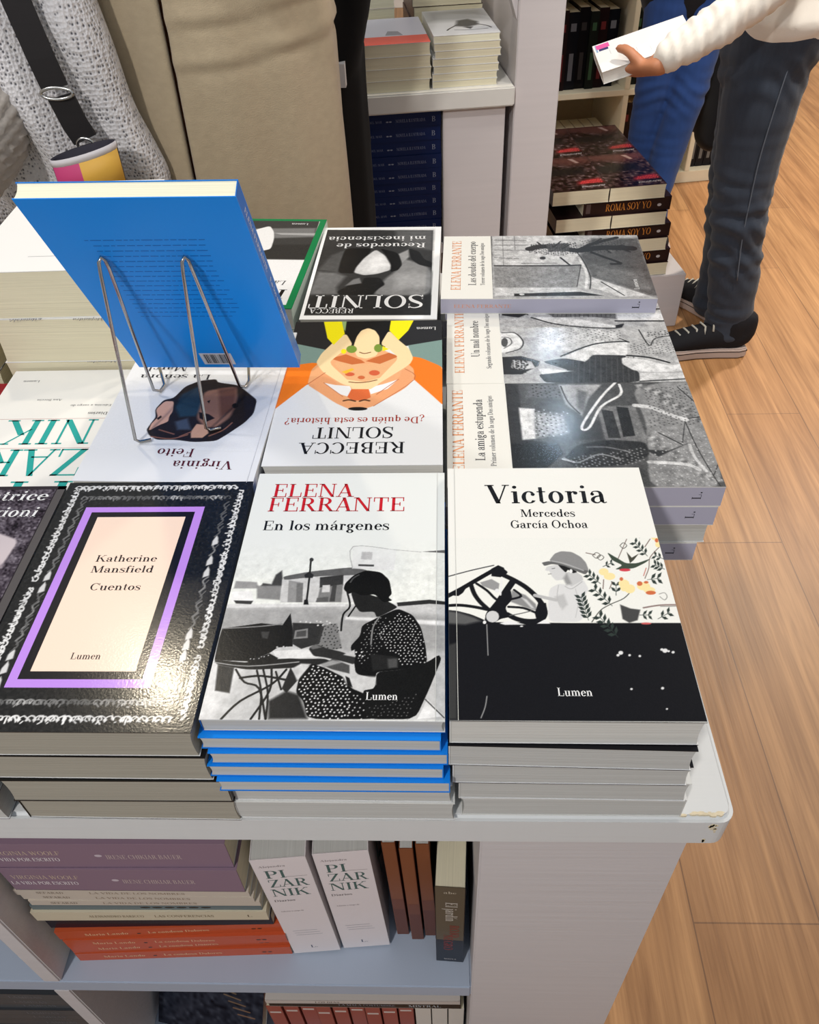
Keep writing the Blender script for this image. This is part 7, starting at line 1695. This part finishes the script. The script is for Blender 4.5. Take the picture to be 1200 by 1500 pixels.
# --- shopper in blue jeans and a long black coat, behind the novels
O = (.76, 2.80, 0)
pC = thing('person', 'shopper in skinny blue jeans and a long black coat standing behind the stacked novels', 'person', O)
lg1 = [((.690, 2.78, .06), .040, .046), ((.690, 2.80, .14), .036, .038), ((.684, 2.80, .26), .046, .048), ((.682, 2.80, .38), .047, .050), ((.686, 2.79, .47), .052, .056), ((.690, 2.79, .58), .060, .066), ((.700, 2.80, .72), .072, .080), ((.715, 2.80, .84), .082, .088)]
lg2 = [((.735, 2.70, .06), .040, .046), ((.738, 2.72, .14), .036, .038), ((.748, 2.73, .26), .046, .048), ((.770, 2.74, .38), .047, .050), ((.785, 2.75, .47), .052, .056), ((.795, 2.77, .58), .060, .066), ((.802, 2.79, .72), .072, .080), ((.800, 2.80, .84), .082, .088)]
pv = [((.758, 2.80, .78), .125, .09), ((.758, 2.81, .88), .150, .10), ((.758, 2.81, 1.0), .120, .09)]; ts = [((.758, 2.81, .98), .115, .085), ((.758, 2.81, 1.12), .130, .09), ((.758, 2.80, 1.30), .155, .09), ((.758, 2.80, 1.38), .09, .05), ((.758, 2.79, 1.45), .046, .046)]
ar1 = [((.60, 2.80, 1.32), .048, .05), ((.585, 2.79, 1.15), .040, .042), ((.60, 2.70, 1.05), .036, .038), ((.68, 2.60, 1.10), .028, .03), ((.70, 2.58, 1.115), .022, .024)]; ar2 = [((.915, 2.80, 1.32), .048, .05), ((.93, 2.79, 1.15), .040, .042), ((.92, 2.70, 1.05), .036, .038), ((.84, 2.60, 1.10), .028, .03), ((.82, 2.58, 1.115), .022, .024)]
t3 = [(lg1, (1, 0, 0)), (lg2, (1, 0, 0)), (pv, (1, 0, 0)), (ts, (1, 0, 0)), (ar1, (1, 0, 0)), (ar2, (1, 0, 0))] + hand_chains((.705, 2.575, 1.117), (.6, -.5, .1), (0, 0, 1), (.5, .7, 0), .95, .6) + hand_chains((.815, 2.575, 1.117), (-.6, -.5, .1), (0, 0, 1), (-.5, .7, 0), .95, .6) + head_chains((.758, 2.78, 1.56), 1, (0, -1))
blob('body', rel(t3, O), .007, SKIN, pC, 3); face_parts(pC, Vector((.758, 2.78, 1.56)) - Vector(O)); hair(pC, Vector((.758, 2.78, 1.56)) - Vector(O), HAIR, 1.02, (0, -1), .2)
BJ = denim('blue_denim', (38, 66, 122), .15)
blob('jeans', rel([(grow(lg1, .009), (1, 0, 0)), (grow(lg2, .009), (1, 0, 0)), (grow(pv[:2], .009), (1, 0, 0))], O), .007, BJ, pC, 3, lambda c: fold_fn(.003, 40, 3)(c) + .002 * np.sin(c[:, 2] * 150 + 5 * np.sin(c[:, 0] * 25)) * np.exp(-((c[:, 2] - .47) / .06) ** 2))
BK_ = mat('black_wool', (24, 24, 28), .9, .15, noise=.2, nscale=(120, 120, 120), sheen=.15)
coat = [([((.905, 2.83, .30), .042, .105), ((.905, 2.83, .50), .044, .105), ((.900, 2.83, .75), .045, .10), ((.89, 2.82, 1.0), .05, .10)], (1, 0, 0)), ([((.815, 2.935, .30), .10, .028), ((.815, 2.93, .7), .10, .03), ((.80, 2.90, 1.0), .10, .04)], (1, 0, 0)), ([((.758, 2.815, .735), .160, .110), ((.758, 2.815, .88), .165, .115), ((.758, 2.81, 1.10), .148, .108), ((.758, 2.80, 1.30), .168, .105), ((.758, 2.80, 1.375), .10, .07)], (1, 0, 0)), (grow(ar1[:-1], .015), (1, 0, 0)), (grow(ar2[:-1], .015), (1, 0, 0))]
blob('coat', rel(coat, O), .010, BK_, pC, 3, fold_fn(.005, 6, 12))
shoe(pC, Vector((.690, 2.86, 0)) - Vector(O), Vector((.680, 2.61, 0)) - Vector(O)); shoe(pC, Vector((.735, 2.78, 0)) - Vector(O), Vector((.73, 2.53, 0)) - Vector(O))

# --- shopper in the beige fleece coat with the pale knitted wrap, across the table
O = (-.345, 1.36, 0)
pA = thing('person', 'shopper in a long beige fleece coat and pale grey knitted wrap across the table', 'person', O)
def legs(cx, y, s=1): return [([((cx + q * .085, y, .06), .045, .055), ((cx + q * .085, y + .01, .14), .040, .042), ((cx + q * .088, y + .01, .28), .052, .055), ((cx + q * .088, y, .45), .056, .06), ((cx + q * .09, y, .62), .072, .078), ((cx + q * .085, y, .82), .086, .092)], (1, 0, 0)) for q in (-1, 1)]
def trunk(cx, y): return [([((cx, y, .80), .14, .095), ((cx, y + .005, .92), .165, .105), ((cx, y, 1.05), .130, .09), ((cx, y, 1.18), .145, .095), ((cx, y, 1.34), .17, .09), ((cx, y, 1.42), .10, .055), ((cx, y - .01, 1.50), .048, .05)], (1, 0, 0))]
armL = [((-.525, 1.36, 1.36), .05, .052), ((-.575, 1.33, 1.20), .042, .044), ((-.605, 1.25, 1.03), .038, .04), ((-.620, 1.12, .955), .033, .035), ((-.645, 1.02, .92), .026, .026), ((-.655, .99, .912), .022, .024)]
armR = [((-.185, 1.37, 1.36), .05, .052), ((-.180, 1.35, 1.25), .042, .044), ((-.190, 1.30, 1.18), .038, .04), ((-.22, 1.23, 1.22), .033, .035), ((-.25, 1.19, 1.28), .026, .026), ((-.257, 1.182, 1.295), .022, .024)]
tA = legs(-.345, 1.37) + trunk(-.345, 1.36) + [(armL, (1, 0, 0)), (armR, (1, 0, 0))] + hand_chains((-.657, .985, .911), (-.35, -.9, -.1), (0, -.1, 1), (.9, -.35, 0), .95, .5) + hand_chains((-.258, 1.180, 1.298), (-.5, -.5, .5), (.2, -.6, .5), (.5, .2, .6), .95, .8) + head_chains((-.345, 1.33, 1.61), 1, (0, -1))
blob('body', rel(tA, O), .007, SKIN, pA, 3); face_parts(pA, Vector((-.345, 1.33, 1.61)) - Vector(O)); hair(pA, Vector((-.345, 1.33, 1.61)) - Vector(O), HAIR, 1.02, (0, -1), .22)
FLE = mat('beige_fleece', (172, 156, 130), .95, .1, noise=.12, nscale=(70, 70, 110), bump=.22, bscale=(420, 420, 900), sheen=.35)
def coat_panel(name, a0, a1, zb, corner, seed, ridge):
    """one front of the open coat: a thick curved sheet from the front slit round the side"""
    nu, nv = 60, 90; rg = np.random.RandomState(seed); V = []
    for j_ in range(nv + 1):
        t = j_ / nv; z = zb + (1.40 - zb) * t
        rx = .178 + .022 * (1 - t) ; ry = .135 + .018 * (1 - t)
        if z > 1.12: k = min(1, (z - 1.12) / .28); rx -= .03 * k; ry -= .02 * k
        for i in range(nu + 1):
            s = i / nu; a = a0 + (a1 - a0) * s
            # rounded lower front corner
            cut = 0
            if corner and z < zb + .10 and s < .14:
                cut = max(0, ((zb + .10 - z) / .10)) ** 2 * .14
            a2 = a0 + (a1 - a0) * max(s, cut) 
            fo = .007 * math.sin(a2 * 5 + seed + 1.2 * math.sin(z * 4)) * (1.15 - t) + .0025 * math.sin(a2 * 13 + z * 4)
            rd = 0
            for (zr, sl, amp) in ridge:
                dz = z - zr - sl * s; rd += amp * math.exp(-(dz / .006) ** 2) - amp * .7 * math.exp(-((dz + .012) / .006) ** 2)
            q = 1 + (fo + rd) / .17
            V.append((rx * q * math.sin(a2), -ry * q * math.cos(a2), z))
    F = [(j_ * (nu + 1) + i, j_ * (nu + 1) + i + 1, (j_ + 1) * (nu + 1) + i + 1, (j_ + 1) * (nu + 1) + i) for j_ in range(nv) for i in range(nu)]
    me = bpy.data.meshes.new(name); me.from_pydata(V, [], F); me.update()
    o = link_obj(name, me, FLE, pA); sd = o.modifiers.new('thick', 'SOLIDIFY'); sd.thickness = .014; sd.offset = 0
    ss = o.modifiers.new('soft', 'SUBSURF'); ss.levels = ss.render_levels = 1
    for p in me.polygons: p.use_smooth = True
    return o
coat_panel('coat_front', -.075, 3.2, .46, False, 2, [(1.010, .05, .0065), (1.062, .05, .0065)])
coat_panel('coat_front', -.100, -3.05, .46, False, 7, [])
for nm, ar in (('coat_sleeve', armR),):
    blob(nm, rel([(grow(ar[:-1], .020), (1, 0, 0))], O), .010, FLE, pA, 3, fold_fn(.004, 20, 4))
# knitted wrap: thick lattice fabric hanging over the shopper's side, and its ribbed sleeve
def knit_mat():
    m = bpy.data.materials.new('pale_knit'); nt, p, new, link = nodes_of(m)
    tc = new('ShaderNodeTexCoord'); mp = new('ShaderNodeMapping'); mp.inputs['Scale'].default_value = (1, 1, .8); link(tc.outputs['Object'], mp.inputs[0])
    vo = new('ShaderNodeTexVoronoi'); vo.inputs['Scale'].default_value = 215; vo.inputs['Randomness'].default_value = .55; link(mp.outputs[0], vo.inputs[0])
    rp = new('ShaderNodeValToRGB'); rp.color_ramp.elements[0].position = .14; rp.color_ramp.elements[0].color = (*lin((84, 84, 92)), 1); rp.color_ramp.elements[1].position = .40; rp.color_ramp.elements[1].color = (*lin((222, 219, 220)), 1)
    link(vo.outputs['Distance'], rp.inputs[0]); link(rp.outputs[0], p.inputs['Base Color'])
    b = new('ShaderNodeBump'); b.inputs['Strength'].default_value = .8; b.inputs['Distance'].default_value = .004; link(vo.outputs['Distance'], b.inputs['Height']); link(b.outputs[0], p.inputs['Normal'])
    p.inputs['Roughness'].default_value = .95; p.inputs['Specular IOR Level'].default_value = .1; p.inputs['Sheen Weight'].default_value = .3
    return m
KNIT = knit_mat()
RIB = mat('ribbed_knit', (178, 170, 162), .95, .1, noise=.10, nscale=(90, 90, 90), sheen=.3)
wrap = [([((-.555, 1.20, .80), .135, .040), ((-.545, 1.195, .92), .125, .045), ((-.535, 1.195, 1.06), .105, .050), ((-.52, 1.21, 1.22), .085, .05), ((-.48, 1.26, 1.38), .06, .05)], (1, 0, 0)),
        ([((-.435, 1.20, .855), .030, .022), ((-.445, 1.193, .93), .035, .026), ((-.462, 1.188, 1.06), .040, .030), ((-.47, 1.20, 1.20), .04, .03)], (1, 0, 0)),
        (grow(armL[:3], .028), (1, 0, 0))]
blob('knitted_wrap', rel(wrap, O), .009, KNIT, pA, 4, lambda c: .010 * np.sin(c[:, 0] * 62 + 3 * np.sin(c[:, 2] * 7)) * (c[:, 1] < .05) + .003 * np.sin(c[:, 2] * 40 + c[:, 0] * 30))
blob('ribbed_sleeve', rel([([((-.600, 1.24, 1.02), .066, .07), ((-.618, 1.13, .955), .058, .062), ((-.640, 1.045, .922), .050, .054), ((-.648, 1.02, .916), .044, .046)], (1, 0, 0))], O), .006, RIB, pA, 3, lambda c: .0035 * np.sin(np.arctan2(c[:, 2] - .94 - .3 * (c[:, 1] + .3), c[:, 0] + .28) * 26))
shoe(pA, Vector((-.43, 1.43, 0)) - Vector(O), Vector((-.44, 1.18, 0)) - Vector(O)); shoe(pA, Vector((-.26, 1.43, 0)) - Vector(O), Vector((-.25, 1.18, 0)) - Vector(O))
# the shoulder bag worn across the wrap
bag = thing('shoulder_bag', 'black strap and small bag hanging over the pale knitted wrap', 'bag', (-.51, 1.13, .90))
STR = mat('black_webbing', (30, 27, 28), .6, .3, noise=.15, nscale=(8, 300, 300)); NIC = mat('nickel', (190, 188, 184), .25, metallic=1.0)
def ribbon(pts, wd, th, nm, m, par, o=(-.51, 1.13, .90)):
    mb = MB(); P = [Vector(p) - Vector(o) for p in pts]; n = len(P); vs = []; fs = []
    for i, p in enumerate(P):
        t = (P[min(i + 1, n - 1)] - P[max(i - 1, 0)]).normalized(); s = t.cross(Vector((0, -1, 0))).normalized(); q = s.cross(t)
        for a, b in ((-1, -1), (1, -1), (1, 1), (-1, 1)): vs.append(p + s * wd * a / 2 + q * th * b / 2)
    for i in range(n - 1):
        for k in range(4): fs.append((i * 4 + k, i * 4 + (k + 1) % 4, i * 4 + 4 + (k + 1) % 4, i * 4 + 4 + k))
    fs += [(3, 2, 1, 0), tuple((n - 1) * 4 + k for k in range(4))]
    return mb.add(vs, fs).build(nm, m, par)
SY = 1.128
ribbon([(-.47, 1.37, 1.44), (-.48, 1.30, 1.435), (-.497, 1.215, 1.395), (-.512, 1.155, 1.30), (-.515, SY + .012, 1.22), (-.512, SY + .003, 1.12), (-.500, SY, 1.045), (-.494, SY, 1.01)], .036, .004, 'strap', STR, bag)
ribbon([(-.490, SY, 1.0), (-.482, SY, .965), (-.474, SY, .945)], .036, .004, 'strap', STR, bag)
ribbon([(-.474, SY, .935), (-.466, SY - .002, .905), (-.455, SY - .004, .875), (-.45, SY - .004, .85)], .018, .004, 'strap', STR, bag)
def ring(c, rx, rz, r, nm): MB().tube([(c[0] + .51 + rx * math.cos(a), c[1] - 1.13, c[2] - .90 + rz * math.sin(a)) for a in np.linspace(0, 2 * PI, 25)], r, 8, False).build(nm, NIC, bag)
ring((-.492, SY - .004, 1.004), .021, .007, .0022, 'buckle'); ring((-.474, SY - .004, .940), .011, .008, .0022, 'ring')
PCH = mat('bag_cloth', (48, 46, 56), .7, .2, noise=.2, nscale=(80, 80, 80))
m = MB(); n = 28
ovl = [(.047 * math.cos(a), .024 * math.sin(a)) for a in np.linspace(0, 2 * PI, n + 1)[:-1]]
vs = []; fs = []
for z_, k in ((-.14, .80), (-.05, .98), (.005, 1.0), (.004, .90), (-.04, .86)):
    vs += [(x * k + .040, y * k - .030, z_ + .036 + (x * .22 if z_ > -.1 else 0)) for x, y in ovl]
for r_ in range(4):
    for k in range(n): fs.append((r_ * n + k, r_ * n + (k + 1) % n, (r_ + 1) * n + (k + 1) % n, (r_ + 1) * n + k))
fs.append(tuple(range(n - 1, -1, -1))); fs.append(tuple(4 * n + k for k in range(n)))
m.add(vs, fs, True).build('pouch', PCH, bag)
def patch(a0, a1, z0, z1, col, nm):
    vs = []; fs = []; N = 12
    for k in range(N + 1):
        a = a0 + (a1 - a0) * k / N; x, y = .047 * math.cos(a) * 1.012, .024 * math.sin(a) * 1.03
        for z_ in (z0, z1): vs.append((x + .040, y - .0305, z_ + .036 + x * .22))
        for z_ in (z1, z0): vs.append((x * .985 + .040, y * .985 - .0300, z_ + .036 + x * .22))
    for k in range(N):
        b = k * 4
        for q in range(4): fs.append((b + q, b + (q + 1) % 4, b + 4 + (q + 1) % 4, b + 4 + q))
    MB().add(vs, fs, True).build(nm, mat('bag_' + nm, col, .6), bag)
patch(PI * 1.16, PI * 1.50, -.045, -.003, (186, 56, 110), 'pink_panel'); patch(PI * 1.50, PI * 1.97, -.045, -.003, (214, 166, 66), 'yellow_panel'); patch(PI * 1.0, PI * 2.0, -.003, .006, (206, 202, 206), 'white_rim')

# --- shopper in the black coat, half hidden behind the beige one
O = (-.285, 1.62, 0)
pD = thing('person', 'shopper in a long black coat with a white tag, behind the beige coat', 'person', O)
tD = legs(-.285, 1.62) + trunk(-.285, 1.62)
aD1 = [((-.455, 1.62, 1.36), .05, .052), ((-.475, 1.62, 1.2), .042, .044), ((-.47, 1.60, 1.05), .038, .04), ((-.45, 1.55, .90), .028, .03), ((-.445, 1.54, .87), .022, .024)]; aD2 = [((-.115, 1.62, 1.36), .05, .052), ((-.10, 1.62, 1.2), .042, .044), ((-.125, 1.62, 1.06), .038, .04), ((-.16, 1.58, .90), .03, .03), ((-.165, 1.57, .87), .022, .024)]
tD += [(aD1, (1, 0, 0)), (aD2, (1, 0, 0))] + hand_chains((-.445, 1.538, .865), (.05, -.1, -1), (-1, 0, 0), (0, -1, 0), .95, .4) + hand_chains((-.165, 1.568, .865), (-.05, -.1, -1), (1, 0, 0), (0, -1, 0), .95, .4) + head_chains((-.285, 1.60, 1.61), 1, (0, -1))
blob('body', rel(tD, O), .007, SKIN, pD, 3); face_parts(pD, Vector((-.285, 1.60, 1.61)) - Vector(O)); hair(pD, Vector((-.285, 1.60, 1.61)) - Vector(O), HAIR, 1.02, (0, -1), .1)
BLK = mat('black_cloth', (9, 9, 11), .9, .12, noise=.2, nscale=(120, 120, 120), sheen=.05)
ct = [([((-.285, 1.62, .40), .185, .145), ((-.285, 1.62, .65), .180, .140), ((-.285, 1.62, .92), .180, .130), ((-.285, 1.62, 1.06), .170, .125), ((-.285, 1.62, 1.2), .175, .12), ((-.285, 1.62, 1.36), .185, .11), ((-.285, 1.62, 1.43), .11, .075)], (1, 0, 0)), (grow(aD1[:-1], .016), (1, 0, 0)), (grow(aD2[:-1], .016), (1, 0, 0))]
blob('coat', rel(ct, O), .010, BLK, pD, 3, fold_fn(.005, 5, 6))
MB().box(.134, .150, -.100, -.080, .876, .914).build('white_tag', mat('tag_paper', (196, 196, 200), .6), pD)['label'] = 'small white tag on the black coat'
shoe(pD, Vector((-.37, 1.70, 0)) - Vector(O), Vector((-.37, 1.45, 0)) - Vector(O)); shoe(pD, Vector((-.20, 1.70, 0)) - Vector(O), Vector((-.20, 1.45, 0)) - Vector(O))

pD.location = (-.312, 1.665, 0); pC.location = (.785, 2.91, 0)
